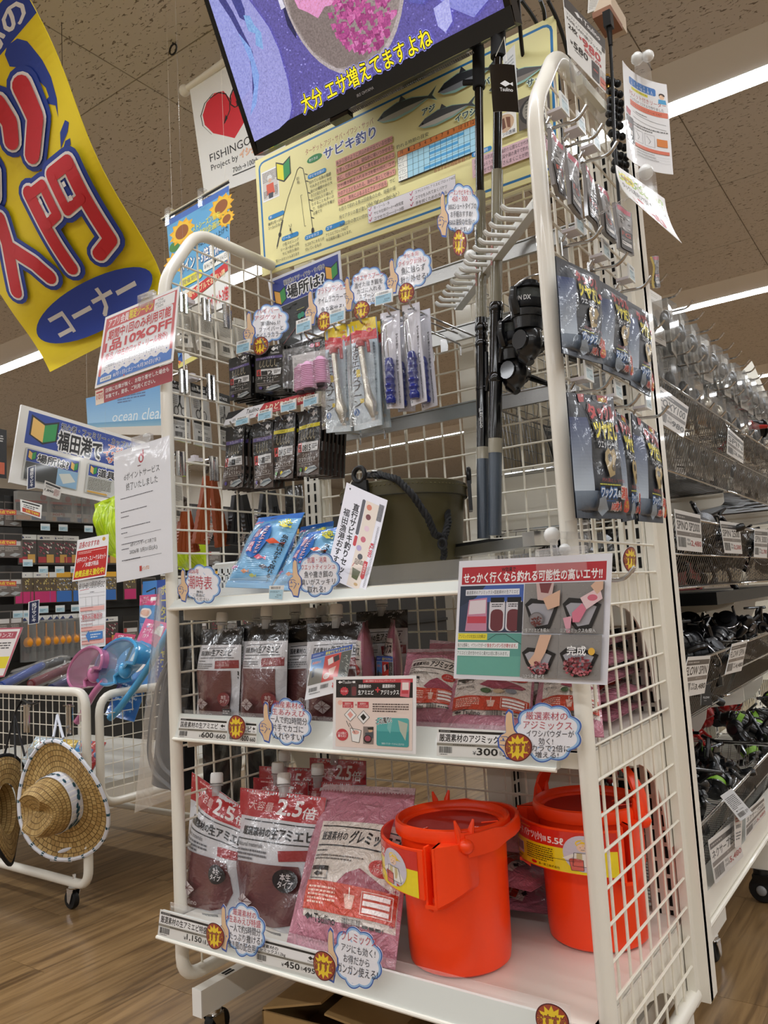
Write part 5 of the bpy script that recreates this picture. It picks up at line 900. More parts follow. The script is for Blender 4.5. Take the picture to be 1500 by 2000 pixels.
o = sheet('set_tag', 'large white hanging tag listing a fishing set, tied to the olive bucket', 'tag', q3([(677, 942), (757, 977), (718, 1162), (640, 1128)], (.05, .05, .0, .0)), a, LAM, .0006, bow=-.006, curl=.01)
B().tube([PY(682, 948, .05), PY(690, 935, .08), PY(696, 922, .11)], .0008, M('string', 'd8d4c8', .8), 5).build('string', o)
# ------------------------------------------------------------------ goods on the hooks of the back panel
def pack(name, label, cat, q, T, art, ink, base, group=None, seed=1):
    n_ = (Vector(q[3])-Vector(q[0])).cross(Vector(q[1])-Vector(q[0])).normalized()
    r = random.Random(seed); A = [(r.uniform(3, 8), r.uniform(3, 9), r.uniform(0, 6)) for _ in range(3)]; f0 = fq(q)
    def f(u, v):
        p, n = f0(u, v); return p+n*sum(math.sin(x*u+y*v+h)*.0009 for x, y, h in A), n
    b = B(); b.slab(f, 6, 8, T, M('film_'+base, base, .3, coat=.8)); o = b.build(name, loc=(Vector(q[0])+Vector(q[1]))/2)
    art.sub = art.W/9; art.build('printed_face', f, ink, o, 9e-5); return tag(o, label, cat, group)
def art_rig(strip, body, title, num):
    a = Pr('rig', 60, 100); a.r(0, 0, 60, 100, '26241f' if body == 'k' else '5b4d46'); a.r(0, 0, 60, 22, '0c0c0d'); a.p([(36, 8), (42, 3), (48, 8), (42, 13)], 'e4e4e4'); a.p([(47, 8), (51, 4), (51, 12)], 'e4e4e4'); a.t('Tsulino', 35, 14.5, 18, 4.5, 'e4e4e4', .02); a.e(24, 14, 2.2, 2.2, '5a5a5a')
    a.r(2, 23, 56, 5.5, {'p': '5d4f8c', 'y': 'e4d72c'}[strip]); a.t('ケイムラスキン' if strip == 'p' else 'ハゲ皮新色カット', 12, 24, 32, 3.6, 'e0dcec' if strip == 'p' else '5a5410', .02); a.r(2, 28.5, 56, 22, '191816')
    for i in range(5): x = 12+i*8; a.ln([(x, 31), (x-2, 42), (x+1, 46), (x+3, 42)], 1, 'b4a98c')
    y = 50; a.r(4, y, 10, 14, 'c03a34'); a.t(num[0], 6.5, y+2, 5, 10, '201010', .05); a.r(14, y, 42, 14, 'dcdcdc'); a.t(num[1], 16, y+4, 10, 9, '1c1c1c', .03); a.t(num[2], 28, y+4, 9, 9, '1c1c1c', .03); a.tx(40, y+3, 14, 8, 3, '4a4a4a')
    a.t(title, 7, 66, 44, 13 if '\n' in title else 8, 'e6e2dc', .02); a.ln([(5, 81), (55, 80)], .6, 'c8c0b8'); a.tx(6, 83, 30, 4, 2, '9a8f86'); a.e(12, 91, 3.4, 3, '5a9a4a' if strip == 'y' else '5a4a9a'); a.e(28, 91, 3.6, 3.4, 'e4d22c' if strip == 'y' else 'b8b0a8')
    a.p([(22, 96), (34, 88), (50, 86), (58, 91), (46, 95), (34, 98)], 'aeb4b4'); a.p([(22, 96), (34, 90), (50, 88), (58, 91), (44, 91)], '6f7a80'); return a
HOOKW = M('hook_wire', 'c4c4c4', .2, 1); LBL = M('label_holder', 'e9e9e6', .3, coat=.5)
def hook(lab, p, rail_y, lq, two=True, group='peg hooks on the back rails'):
    o = thing('peg_hook', lab, 'hook', p, None, group); b = B(); p = Vector(p)
    b.tube(bent([p+Vector((0, -.012, .016)), p+Vector((0, 0, 0)), Vector((p.x, rail_y, p.z+.006)), Vector((p.x, rail_y, p.z-.02))], .008), .0021, HOOKW, 8); b.build('hook_wire', o)
    if lq:
        f = fq(lq); b = B(); b.slab(f, 1, 1, .003, LBL); k = (Vector(lq[2])+Vector(lq[3]))/2; b.tube([k, Vector((k.x, rail_y-.005, k.z+.012))], .0022, HOOKW, 6); k = b.build('label_holder', o)
        a = Pr('l', 40, 40); a.r(1, 1, 38, 38, 'f0f0ee'); a.bar(6, 3, 26, 7); a.r(2, 12, 36, 26, '9fcbe0'); a.tx(4, 14, 26, 6, 2, '5a7a8a'); a.t('¥398', 22, 25, 12, 4, '2a3a4a', .02); a.tx(20, 31, 16, 3, 1, '4a6a7a'); a.build('printed_label', f, LAM, k)
    return o
def behind(o, n, dy, lab, jit=.002, dz=0):
    for i in range(n): dup(o, Vector(o.location)+Vector((rnd.uniform(-jit, jit), dy*(i+1), rnd.uniform(-jit, jit)+dz*(i+1))), label=lab)
RIG = 'rig packs on the back hooks'
def rigstack(px, lab, art, n, dy, lab2, y=YH, seed=1):
    o = pack('rig_pack', lab, 'tackle pack', qY(px, y), .005, art, FILM, '1a1a1a', RIG, seed); behind(o, n, dy, lab2); return o
rigstack([(447, 702), (488, 688), (491, 775), (449, 783)], 'black rig pack, front of the leftmost stack in the upper hook row', art_rig('p', 'k', 'スターファイバー\nケイムラ', ('6', '1', '2')), 7, .013, 'black rig pack behind the front one of the leftmost upper stack', seed=1)
rigstack([(498, 681), (552, 671), (554, 763), (500, 767)], 'black rig pack, front of the second stack in the upper hook row', art_rig('p', 'k', 'スターファイバー\nケイムラ', ('6', '1', '2')), 9, .012, 'black rig pack behind the front one of the second upper stack', seed=2)
rigstack([(443, 836), (479, 828), (474, 951), (435, 957)], 'brown rig pack with purple strip, front of the leftmost lower stack', art_rig('p', 'b', 'アジマッチ\nケイムラスキン', ('6', '06', '1')), 5, .016, 'brown rig pack behind the front one of the leftmost lower stack', seed=3)
rigstack([(493, 829), (534, 819), (534, 951), (496, 955)], 'brown rig pack with purple strip, front of the second lower stack', art_rig('p', 'b', 'アジマッチ\nケイムラスキン', ('4', '06', '1')), 2, .016, 'brown rig pack behind the front one of the second lower stack', seed=4)
rigstack([(536, 815), (578, 805), (573, 934), (533, 937)], 'brown rig pack with yellow strip, front of the third lower stack', art_rig('y', 'b', 'ショート\nママカリサビキ', ('4', '08', '15')), 2, .016, 'brown rig pack behind the front one of the third lower stack', seed=5)
rigstack([(583, 805), (628, 793), (622, 926), (580, 930)], 'brown rig pack with yellow strip, front of the rightmost lower stack', art_rig('y', 'b', 'ショート\nママカリサビキ', ('4', '08', '15')), 6, .014, 'brown rig pack behind the front one of the rightmost lower stack', seed=6)
# pink cage pack
q = qY([(570, 673), (633, 657), (638, 763), (572, 764)], YH); a = Pr('cage', 63, 100); a.r(0, 0, 63, 100, 'b9b7b4'); a.r(0, 0, 63, 24, '121214'); a.t('プラドンアジカゴ', 4, 14, 30, 6, 'e4e4e4', .02); a.e(40, 12, 4, 4, 'd890b0'); a.r(46, 8, 8, 8, 'c8383c'); a.t('S', 48, 9.5, 4, 5, 'f4f4f4'); a.t('Tsulino', 42, 2, 16, 4, 'e4e4e4')
o = pack('cage_pack', 'clear pack of pink bait cages with black header in the upper hook row', 'tackle pack', q, .004, a, FILM, '9a9a98', seed=9)
PINKC = M('pink_cage', 'd8a4c4', .4); c0 = PY(603, 735, YH-.02)
for dx, dz, dy in ((-.022, 0, .004), (.006, -.002, -.006), (.03, .006, .006)):
    b = B(); pr = [(.0001, .031), (.008, .031), (.014, .024)]
    for k in range(12): z = .022-.004*k; pr += [(.0165+.0002*k, z), (.0165+.0002*k, z-.002), (.0152+.0002*k, z-.0022), (.0152+.0002*k, z-.0038)]
    pr += [(.017, -.027), (.0001, -.03)]; b.lathe(pr, PINKC, 18, Matrix.Translation(c0+Vector((dx, dy, dz))))
    k = b.build('bait_cage', o); b = B(); b.lathe([(.0001, -.034), (.012, -.033), (.013, -.028)], M('lead_weight', '4a4048', .5, .4), 14, Matrix.Translation(c0+Vector((dx, dy, dz)))); b.build('weight', k)
q2 = [p+Vector((0, -.034, 0)) for p in qY([(572, 690), (634, 678), (639, 764), (573, 765)], YH)]; b = B(); b.slab(fq(q2), 4, 4, .0004, clear('film_clear', 'ffffff', .12, .05, .6, 30)); b.build('clear_bag', o)
# feeding spoons
def art_spoon():
    a = Pr('spoon', 50, 210, 6); a.r(0, 0, 50, 210, 'a9c0cf', 'cddbe4'); a.r(0, 0, 50, 22, 'f2d61e'); a.p([(0, 22), (10, 18), (24, 22), (38, 26), (50, 22), (50, 42), (0, 42)], 'cf3a44'); a.e(38, 22, 6, 5, 'f2d61e'); a.e(38, 23, 4, 3.4, 'cf3a44'); a.star(36, 14, 7, 4, 8, .5, 'e8a82a'); a.e(25, 7, 1.8, 1.8, '3a3a3a'); a.t('ファミリーや\n初心者に!', 4, 27, 18, 11, 'f6e8e0', .02)
    a.t('ま\nき\nエ\nサ\nス\nプ\nー\nン', 2, 48, 15, 118, '23242c', .06); a.r(10, 96, 7, 14, 'f0d41c'); a.r(13, 152, 7, 8, 'f0d41c')
    a.t('\n'.join('集魚剤やバケツ等のフチに掛けられる!'), 41, 48, 5, 104, '2a3a4a', .02); a.e(6, 176, 5, 7, '2a6ab0'); a.ln([(5, 170), (8, 176), (5, 182)], 1, 'dce8f0')
    for x, y in ((40, 170), (42, 186), (36, 196)): a.e(x, y, 3.5, 3.5, 'd8d0c4')
    a.r(0, 198, 50, 12, 'dbe7ee'); return a
SPM = M('spoon_metal', 'c9c2b4', .25, .9); REDP = M('red_plastic', 'a81c1e', .35)
for i, (px, lab, n) in enumerate((([(633, 644), (683, 632), (687, 842), (638, 846)], 'spoon pack with yellow and red header, left of the pair', 1), ([(683, 629), (733, 618), (748, 830), (693, 842)], 'spoon pack with yellow and red header, right of the pair', 1))):
    q = qY(px, YH); o = pack('spoon_pack', lab, 'tackle pack', q, .004, art_spoon(), FILM, 'b8c8d2', 'spoon packs on the upper hooks', seed=20+i); f = fq(q); P = lambda u, v, d=.012: f(u, v)[0]+f(u, v)[1]*d
    b = B(); b.cyl(P(.5, .25), P(.62, .6), .0065, SPM, 12); b.tube([P(.62, .58), P(.68, .7), P(.74, .8), P(.8, .93)], [.0065, .008, .013, .004], SPM, 14); s = b.build('feeding_spoon', o)
    B().tube([P(.495, .215), P(.505, .27)], .0095, REDP, 14).build('handle_cap', s); B().tube(bent([P(.5, .225), P(.78, .215), P(.8, .33)], .006), .0035, REDP, 8).build('clip_hook', s)
    b = B(); b.slab(lambda u, v: (P(u, .2+.78*v, .016+.008*math.sin(PI*u)), f(u, v)[1]), 6, 8, .0004, clear('film_clear', 'ffffff', .12, .05, .6, 30)); b.build('clear_bag', o)
    if n: behind(o, 1, .03, 'spoon pack hanging behind another spoon pack of the upper hook row')
# quick hook removers
def art_qr():
    a = Pr('qr', 45, 195, 6); a.rr(0, 0, 45, 195, 5, 'e2e1ea'); a.rr(14, 8, 18, 3, 1.4, '5a5a60'); a.t('\n'.join('サビキ用クイック針外し'), 33, 46, 7, 72, '26262e', .04); a.t('Quick Releaser to Sabiki Fishing', -4, 148, 84, 4.5, '3a3a42', .02, rot=90) if False else a.tx(35, 122, 3.4, 66, 22, '3a3a42', .7, .7); a.r(0, 12, 5, 150, '19191d'); a.t('\n'.join('多い魚の釣りに'), 1.2, 120, 3, 40, 'e0e0e0'); return a
BLUEH = M('blue_handle', '1b2c86', .22, coat=.8)
for i, (px, lab) in enumerate((([(743, 613), (780, 605), (788, 797), (755, 799)], 'hook remover with blue handle on white card, left of the two'), ([(786, 598), (818, 589), (833, 783), (803, 794)], 'hook remover with blue handle on white card, right of the two'))):
    q = qY(px, YH); o = pack('hook_remover', lab, 'tackle pack', q, .002, art_qr(), GLOSSP, 'd8d8e0', 'hook removers on the upper hooks', seed=30+i); f = fq(q); P = lambda u, v, d=.012: f(u, v)[0]+f(u, v)[1]*d
    b = B(); ax = (P(.5, .5)-P(.5, .97)); Lh = ax.length; u, w = basis(ax); T = Matrix.Translation(P(.5, .965)) @ Matrix((u, w, ax.normalized())).transposed().to_4x4(); pr = [(.0001, 0), (.009, .001), (.0105, .006)]+[(.0098+.0012*math.cos(k*2.1), .01+k*(Lh-.02)/16) for k in range(17)]+[(.0088, Lh-.004), (.006, Lh), (.0001, Lh)]; b.lathe(pr, BLUEH, 18, T); h = b.build('blue_handle', o)
    b = B(); b.tube([P(.5, .5), P(.44, .17)], .0013, CHROME, 6); b.tube(bent([P(.44, .17), P(.36, .14), P(.34, .17), P(.36, .2)], .005), .0012, CHROME, 6); b.build('wire_tip', o)
    b = B(); b.slab(lambda u, v: (P(.12+.76*u, .08+.9*v, .004+.02*(math.sin(PI*u)*math.sin(PI*v))**.3), f(u, v)[1]), 8, 12, .0005, clear('blister', 'ffffff', .1, .05)); b.build('blister', o)
    behind(o, 1, .04, 'hook remover hanging behind another hook remover of the upper hook row')
rail1, rail2 = .418, .418
for lab, px, lq in (('chrome peg hook carrying the leftmost upper rig stack, with blue price label', (466, 700), [(462, 668), (488, 661), (487, 685), (461, 692)]), ('chrome peg hook carrying the second upper rig stack', (518, 677), None), ('chrome peg hook of the pink cage pack, with blue price label', (601, 662), [(578, 627), (607, 617), (607, 643), (578, 653)]), ('chrome peg hook of the left spoon pack, with blue price label', (655, 643), [(643, 607), (673, 598), (673, 624), (644, 634)]), ('chrome peg hook of the right spoon pack', (706, 631), None), ('chrome peg hook of the left hook remover, with blue price label', (762, 616), [(732, 572), (766, 563), (766, 589), (732, 598)]), ('chrome peg hook of the right hook remover', (805, 603), None)):
    hook(lab, PY(px[0], px[1], YH-.012), .418, qY(lq, YH-.03) if lq else None)
for lab, px, lq in (('chrome peg hook of the leftmost lower rig stack, with blue price label', (457, 838), [(460, 817), (486, 810), (485, 826), (459, 833)]), ('chrome peg hook of the second lower rig stack, with blue price label', (508, 829), [(504, 803), (531, 796), (530, 816), (503, 823)]), ('chrome peg hook of the third lower rig stack, with blue price label', (552, 820), [(548, 787), (578, 779), (578, 799), (548, 806)]), ('chrome peg hook of the rightmost lower rig stack, with blue price label', (603, 806), [(592, 776), (620, 768), (620, 788), (592, 796)])):
    hook(lab, PY(px[0], px[1], YH-.012), .418, qY(lq, YH-.03))
p = PY(868, 665, .418); o = hook('bare chrome hook end plate clipped on the rail right of the hook removers', (p.x, .2, p.z+.004), .418, None)
B().box((p.x, .416, p.z-.012), (.018, .003, .03), HOOKW).build('hook_plate', o)

# ------------------------------------------------------------------ rods, reels, rod rest
KHK = M('khaki_blank', '7d7762', .25, coat=.6); GBK = M('gloss_black', '08080a', .12, coat=.5); BLU = M('blue_grey_blank', '4d5763', .3, .3, coat=.6, bump=.2, bscale=500); BAND = M('band_clear', 'a09a88', .3, coat=.6); FOAM = M('foam_black', '1b1b1c', .75)
COMB0 = PY(893, 606, .37); COMB1 = PZ(1046, 408, COMB0.z); cdv = (COMB1-COMB0).normalized()
def rod(lab, pb, pc, cuts, guides, txt):
    ax = (pc-pb).normalized(); o = thing('fishing_rod', lab, 'fishing rod', pb, None, 'fishing rods')
    def zy(y): # height on the rod of photo row y
        lo, hi = 0, 2.0
        for _ in range(40):
            m = (lo+hi)/2; q = pb+ax*m-CAM; sy = 1000+FPX*q.dot(DN)/q.dot(FW)
            if sy > y: lo = m
            else: hi = m
        return lo
    for nm, y0, y1, r, m in cuts: B().cyl(pb+ax*zy(y0), pb+ax*zy(y1), r, m, 18).build(nm, o)
    for y, r, h, nm in guides:
        z = zy(y); b = B(); b.tube([pb+ax*(z-h), pb+ax*(z-h*.6), pb+ax*(z+h*.6), pb+ax*(z+h)], [r*.9, r, r, r*.9], GBK, 16); b.build(nm, o)
    u = (CAM-pb).cross(ax).normalized(); n = ax.cross(u).normalized()
    if n.dot(CAM-pb) < 0: n = -n
    side = ax.cross(n).normalized()
    for t, y0, y1, c, off in txt:
        z0, z1 = zy(y0), zy(y1); a = Pr('r', 100, 10); a.t(t, 0, 1, 100, 8, c, .03); rr = .0119
        def f(uu, vv, z0=z0, z1=z1, off=off):
            g = off+(vv-.5)*.7; d = n*math.cos(g)+side*math.sin(g); return pb+ax*(z1+(z0-z1)*uu)+d*rr, d
        a.sub = 4; a.build('lettering', f, LAM, o, 2e-5)
    return o, ax, zy, n
def comb_at(px, py):
    return PZ(px, py, COMB0.z)
pb1 = PY(945, 1052, .215); pc1 = PY(939, 512, .235); pb2 = PY(966, 1046, .19); pc2 = PY(970, 500, .2)
GD = [('handle_tape', 1052, 896, .0125, BLU), ('handle_band', 897, 874, .0128, BAND), ('lower_blank', 876, 622, .012, GBK), ('middle_blank', 626, 376, .0108, KHK), ('upper_blank', 380, 168, .0085, GBK), ('tip_foam', 172, 96, .0125, FOAM), ('tip_cap', 100, 56, .011, FOAM)]
o, ax1, zy1, n1 = rod('black and khaki fishing rod standing on the left of the pair', pb1, pc1, GD, [(640, .0135, .008, 'winding_ring'), (655, .013, .004, 'winding_ring'), (672, .0133, .006, 'winding_ring'), (760, .0128, .004, 'winding_ring')], [('BEGINNER', 500, 452, '1c1c1c', -.9), ('BEGINNER ACTION', 560, 505, 'b0302c', -.95), ('Tsulino', 838, 800, 'd8d8d8', -.3)])
b = B(); z = zy1(160); k = pb1+ax1*z; b.tube(bent([k, k+Vector((-.022, -.008, .004)), k+Vector((-.03, -.01, .006))], .005), .006, FOAM, 8); b.build('folded_guide', o); b = B(); z = zy1(62); k = pb1+ax1*z; b.tube(bent([k+Vector((0, 0, -.02)), k+Vector((.014, -.004, -.03)), k+Vector((.026, -.006, -.028))], .005), .005, FOAM, 8); b.build('tip_guide', o)
GD2 = [('handle_tape', 1046, 884, .0128, BLU), ('handle_band', 885, 857, .0132, BAND), ('lower_blank', 859, 592, .0125, GBK), ('middle_blank', 596, 334, .0112, KHK), ('upper_blank', 338, 108, .0088, GBK), ('tip_foam', 112, -30, .0145, FOAM)]
o, ax2, zy2, n2 = rod('black and khaki fishing rod standing on the right of the pair', pb2, pc2, GD2, [(602, .0138, .008, 'winding_ring'), (612, .013, .004, 'winding_ring'), (738, .0135, .01, 'winding_ring')], [('BEGINNER', 470, 430, '1c1c1c', -.9), ('BEGINNER ACTION', 520, 480, 'b0302c', -.95), ('Tsulino', 826, 790, 'c8c8c8', -.9)])
a = Pr('t', 50, 92); a.r(0, 0, 50, 92, '0d0d0e'); a.p([(20, 38), (30, 32), (40, 38), (30, 44)], 'e8e8e8'); a.p([(38, 38), (44, 34), (44, 42)], 'e8e8e8'); a.t('Tsulino', 19, 46, 24, 7, 'e8e8e8', .03)
o = sheet('rod_tag', 'black square hang tag with a white fish mark on the right fishing rod', 'tag', qY([(956, 127), (1005, 127), (1014, 220), (963, 219)], .165), a, INK('gloss_card', .12, 1), .0006, bow=.004)
a = Pr('t', 50, 92); a.r(0, 0, 50, 92, 'd6d8d8'); a.tx(8, 10, 34, 60, 12, '9aa0a0'); sheet('rod_tag', 'white silvery hang tag behind the black tag of the right fishing rod', 'tag', qY([(982, 112), (1005, 86), (1013, 216), (990, 219)], .185), a, LAM, .0005)
B().tube([PY(968, 110, .18), PY(985, 72, .18), PY(990, 120, .17)], .0008, M('string', 'd8d4c8', .8), 5).build('string', o)
# white comb shaped rod rest, running diagonally forward
COMBM = M('comb_plastic', 'dfe0dc', .3, coat=.5); rr_ = thing('rod_rest', 'white plastic comb rod rest running diagonally from the back panel to the right post', 'rod rest', COMB0)
side = Vector((cdv.y, -cdv.x, 0)); side = side if side.dot(CAM-COMB0) > 0 else -side; side = Vector((-1, 0, 0)) if False else side
Lc = (COMB1-COMB0).length; b = B(); b.hexa([COMB0-side*.006, COMB1-side*.006, COMB1+side*.006, COMB0+side*.006], (0, 0, .012), COMBM); b.hexa([COMB0-side*.012, COMB1-side*.012, COMB1-side*.006, COMB0-side*.006], (0, 0, .03), COMBM); b.build('rail', rr_)
nT = int(Lc/.03)
for i in range(nT):
    c = COMB0+cdv*(.012+i*Lc/nT)
    if any(((c-Vector((q.x, q.y, c.z))).length < .03) for q in (pc1, pc2)) : pass
    b = B(); b.tube(bent([c+side*.0+Vector((0, 0, .006)), c+side*.045+Vector((0, 0, .006)), c+side*.052+Vector((0, 0, .014))], .006), [.0045]*7+[.003], COMBM, 8); b.build('tooth', rr_)
b = B(); e = PY(950, 500, .215); b.tube([e+Vector((-.02, .0, 0)), e+Vector((.03, .01, .004))], .005, CLEAR, 8); b.ball(e+Vector((-.03, -.01, .006)), .012, M('milky_plastic', 'e8e8e4', .3), 8); tag(b.build('joint_clip', loc=e), 'clear jointed card clip on the rod rest holding the cloud card', 'clip')
# aluminium foot of the rod stand
A0, A1 = PY(880, 1090, .24), PY(1056, 1032, .1); A1.z = A0.z = max(A0.z, ZT+.028); st = thing('rod_stand', 'low aluminium rod stand lying diagonally under the fishing rods', 'rod stand', A0)
d = (A1-A0).normalized(); s2 = Vector((d.y, -d.x, 0)); b = B(); b.hexa([A0-s2*.02, A1-s2*.02, A1+s2*.02, A0+s2*.02], (0, 0, .018), STEEL); b.build('channel', st)
b = B(); b.hexa([A0-s2*.016+Vector((0, 0, .018)), A0+d*(A1-A0).length*.55-s2*.016+Vector((0, 0, .018)), A0+d*(A1-A0).length*.55+s2*.016+Vector((0, 0, .018)), A0+s2*.016+Vector((0, 0, .018))], (0, 0, .006), RUBBER); b.build('rubber_pad', st)
for k in (.1, .5, .92): c = A0.lerp(A1, k); b = B(); b.cyl(Vector((c.x, c.y, ZT)), c, .006, CLEAR, 8); b.build('foot', st)
b = B(); b.hexa([A1-d*.02-s2*.024, A1+d*.012-s2*.024, A1+d*.012+s2*.024, A1-d*.02+s2*.024], (0, 0, .024), CHROME); b.build('end_clamp', st)
# spinning reels
def reel(lab, mats, group=None):
    bk, sp, line, hk = mats; o = thing('spinning_reel', lab, 'fishing reel', (0, 0, 0), None, group); K = dict()
    def fin(b, n, p=None): q = b.build(n); q.parent = p or o; return q
    b = B(); b.tube(bent([(-.03, 0, .052), (-.006, 0, .048), (-.004, 0, .02)], .012), [.004]*2+[.0055]*5, bk, 8); b.tube([(.03, 0, .052), (-.03, 0, .052)], .0035, bk, 8); fin(b, 'foot')
    b = B(); b.ball((-.012, 0, 0), .022, bk, 10, (1.25, .72, 1)); b.tube([(-.03, 0, .004), (-.042, 0, -.004)], [.012, .006], bk, 10); b.tube([(.004, 0, 0), (.02, 0, 0)], [.019, .021], bk, 16); b.cyl((-.012, -.018, 0), (-.012, .022, 0), .013, bk, 14); fin(b, 'body')
    b = B(); b.lathe([(.012, 0), (.0235, .001), (.0245, .01), (.019, .014)], bk, 20, Matrix.Translation((.018, 0, 0)) @ Matrix.Rotation(PI/2, 4, 'Y'))
    for s in (-1, 1): b.tube([(.022, s*.022, 0), (.04, s*.03, 0), (.056, s*.029, 0)], [.007, .006, .005], bk, 8)
    fin(b, 'rotor')
    T = Matrix.Translation((.03, 0, 0)) @ Matrix.Rotation(PI/2, 4, 'Y'); s = fin(B().lathe([(.012, 0), (.0235, 0), (.0245, .003), (.0245, .012), (.0225, .013)], sp, 24, T), 'spool')
    fin(B().lathe([(.0222, .013), (.0212, .026)], line, 24, T), 'line', s); fin(B().lathe([(.0212, .026), (.0245, .028), (.0245, .031), (.014, .033), (.013, .04), (.0001, .041)], sp, 24, T), 'spool_lip', s)
    b = B(); b.tube([(.056+.016*math.sin(k*PI/10), .029*math.cos(k*PI/10), -.031*math.sin(k*PI/10)*.9) for k in range(11)], .0013, hk, 6); fin(b, 'bail')
    b = B(); b.tube(bent([(-.012, .02, 0), (-.012, .036, 0), (-.03, .04, -.034)], .008), [.005]*7+[.0035], bk, 8); h = fin(b, 'handle'); fin(B().tube([(-.03, .036, -.034), (-.03, .046, -.036), (-.03, .062, -.038), (-.03, .068, -.038)], [.004, .008, .0085, .006], bk, 10), 'knob', h)
    return o
BKP = M('reel_black', '0b0c0f', .3, coat=.5); SPD = M('spool_dark', '1c1d20', .3, .5); LND = M('line_dark', '33362f', .5); BAIL = M('bail_steel', 'bfc0c2', .2, 1)
ra = reel('black spinning reel mounted on the right fishing rod, nearest the post', (BKP, SPD, LND, BAIL), 'reels on the two rods')
def orient(pos, axis, out, s=1.0):
    x = Vector(axis).normalized(); z = -Vector(out); z = (z-x*z.dot(x)).normalized(); y = z.cross(x); return Matrix.Translation(pos) @ Matrix((x, y, z)).transposed().to_4x4() @ Matrix.Scale(s, 4)
k2 = pb2+ax2*zy2(655); od = Vector((.95, -.3, -.25)); ra.matrix_world = orient(k2+od.normalized()*.012+od.normalized()*.052*1.35, ax2, od, 1.35)
rb = dup(ra, label='black spinning reel mounted on the left fishing rod, half hidden by the other reel', mat=orient(pb1+ax1*zy1(715)+Vector((.93, -.2, -.2)).normalized()*.08, ax1, Vector((.93, -.2, -.2)), 1.3))
a = Pr('s', 60, 10); a.t('FIELD SPIN DX', 0, 1, 60, 7, 'e4e4e4', .04); f = lambda u, v: (Vector((.0455-.009*v-.0, -.0248*math.cos((u-.5)*1.7), .0248*math.sin((u-.5)*-1.7))), Vector((0, -math.cos((u-.5)*1.7), math.sin((u-.5)*-1.7)))); a.sub = 6
l = a.build('spool_lettering', f, LAM, None, 3e-5); l.parent = ra
# wet tissue packs and the white tray
def art_wet():
    a = Pr('wet', 80, 140); a.r(0, 0, 80, 140, '83bfe6'); a.r(0, 0, 80, 11, '1667c0')
    for i in range(40): a.r(0, 12+i*3.2, 80, .5, '9bcdec')
    a.e(40, 62, 15, 34, '2268b8', 30); a.t('\n'.join('抗菌・消臭'), 30, 40, 8, 46, 'e8d8e8', .04, 'd84a5a', .06); a.t('\n'.join('ウエットティッシュ'), 42, 36, 7, 52, 'f4f4fa', .03, 'd04a6a', .05); a.t('\n'.join('魚の臭いもすぐ取れる!'), 12, 40, 6, 78, '16202c', .04); a.t('20枚', 58, 20, 16, 12, 'e8e02c', .05, '2a4a2a', .03, rot=-30)
    for x, y, c, s in ((20, 24, 'd86a8a', 9), (66, 66, 'd8502a', 12), (56, 96, 'd8607a', 9), (16, 112, 'b86a9a', 7), (36, 118, 'd88a5a', 7), (50, 124, 'c8c86a', 6), (70, 34, 'e4d84a', 7), (44, 18, '3a3a4a', 6), (66, 110, '4a4a5a', 8)): a.p([(x-s, y), (x-s*.2, y-s*.5), (x+s*.6, y), (x+s, y-s*.4), (x+s, y+s*.4), (x+s*.6, y+s*.1), (x-s*.2, y+s*.5)], c)
    a.t('\n'.join('魚の臭いがすぐ取れる!'), 73, 50, 6.5, 84, '10151c', .06); return a
WT = 'wet tissue packs on the upper shelf'
pillow('tissue_pack', 'light blue wet tissue pack leaning at the front of the upper shelf, leftmost', 'tissue pack', q3([(506, 1012), (595, 1001), (528, 1150), (440, 1147)], (.12, .12, .025, .025)), .045, art_wet(), SOFT, '5aa6dc', WT, seed=91, wr=.0012, seal=.08, backT=.9)
pillow('tissue_pack', 'light blue wet tissue pack leaning behind the cloud card on the upper shelf', 'tissue pack', q3([(605, 1041), (672, 1028), (616, 1155), (528, 1152)], (.11, .11, .025, .025)), .045, art_wet(), SOFT, '5aa6dc', WT, seed=92, wr=.0012, seal=.08, backT=.9)
pillow('tissue_pack', 'light blue wet tissue pack showing only its top between the other two', 'tissue pack', q3([(588, 1030), (652, 1018), (640, 1150), (560, 1150)], (.2, .2, .12, .12)), .04, art_wet(), SOFT, '5aa6dc', WT, seed=93, wr=.0012, seal=.08)
TR = M('tray_white', 'eceeec', .35); tr = thing('plastic_tray', 'white perforated plastic tray behind the leftmost tissue pack', 'tray', (.1, .18, ZT)); b = B()
x0, x1, y0, y1, z1 = .02, .19, .1, .3, .07
def wall(p, q, nm):
    p, q = Vector(p), Vector(q); d = q-p; n = int(d.length/.017); b = B(); t = d.normalized(); nn = Vector((t.y, -t.x, 0))*.002; zs = [0, .02, .032, .044, .056, .07]
    for za, zb in ((0, .018), (.03, .034), (.046, .05), (.062, .07)): b.hexa([p+Vector((0, 0, za)), q+Vector((0, 0, za)), q+Vector((0, 0, zb)), p+Vector((0, 0, zb))], nn, TR)
    for i in range(n+1): c = p+d*(i/n); b.hexa([c+Vector((0, 0, .018)), c+t*.005+Vector((0, 0, .018)), c+t*.005+Vector((0, 0, .062)), c+Vector((0, 0, .062))], nn, TR)
    b.build(nm, tr, smooth=False)
Z = ZT+.001
for p, q, nm in (((x0, y0, Z), (x1, y0+.0, Z), 'front_wall'), ((x0, y1, Z), (x1, y1, Z), 'back_wall'), ((x0, y0, Z), (x0, y1, Z), 'side_wall'), ((x1, y0, Z), (x1, y1, Z), 'side_wall')): wall(p, q, nm)
B().bb((x0, y0, ZT), (x1, y1, ZT+.003), TR).build('base', tr); b = B(); b.tube(bent([(x0, y0, Z+.07), (x1, y0, Z+.07), (x1, y1, Z+.07), (x0, y1, Z+.07)], .02, 5, True), .004, TR, 8, True); b.build('rim', tr)
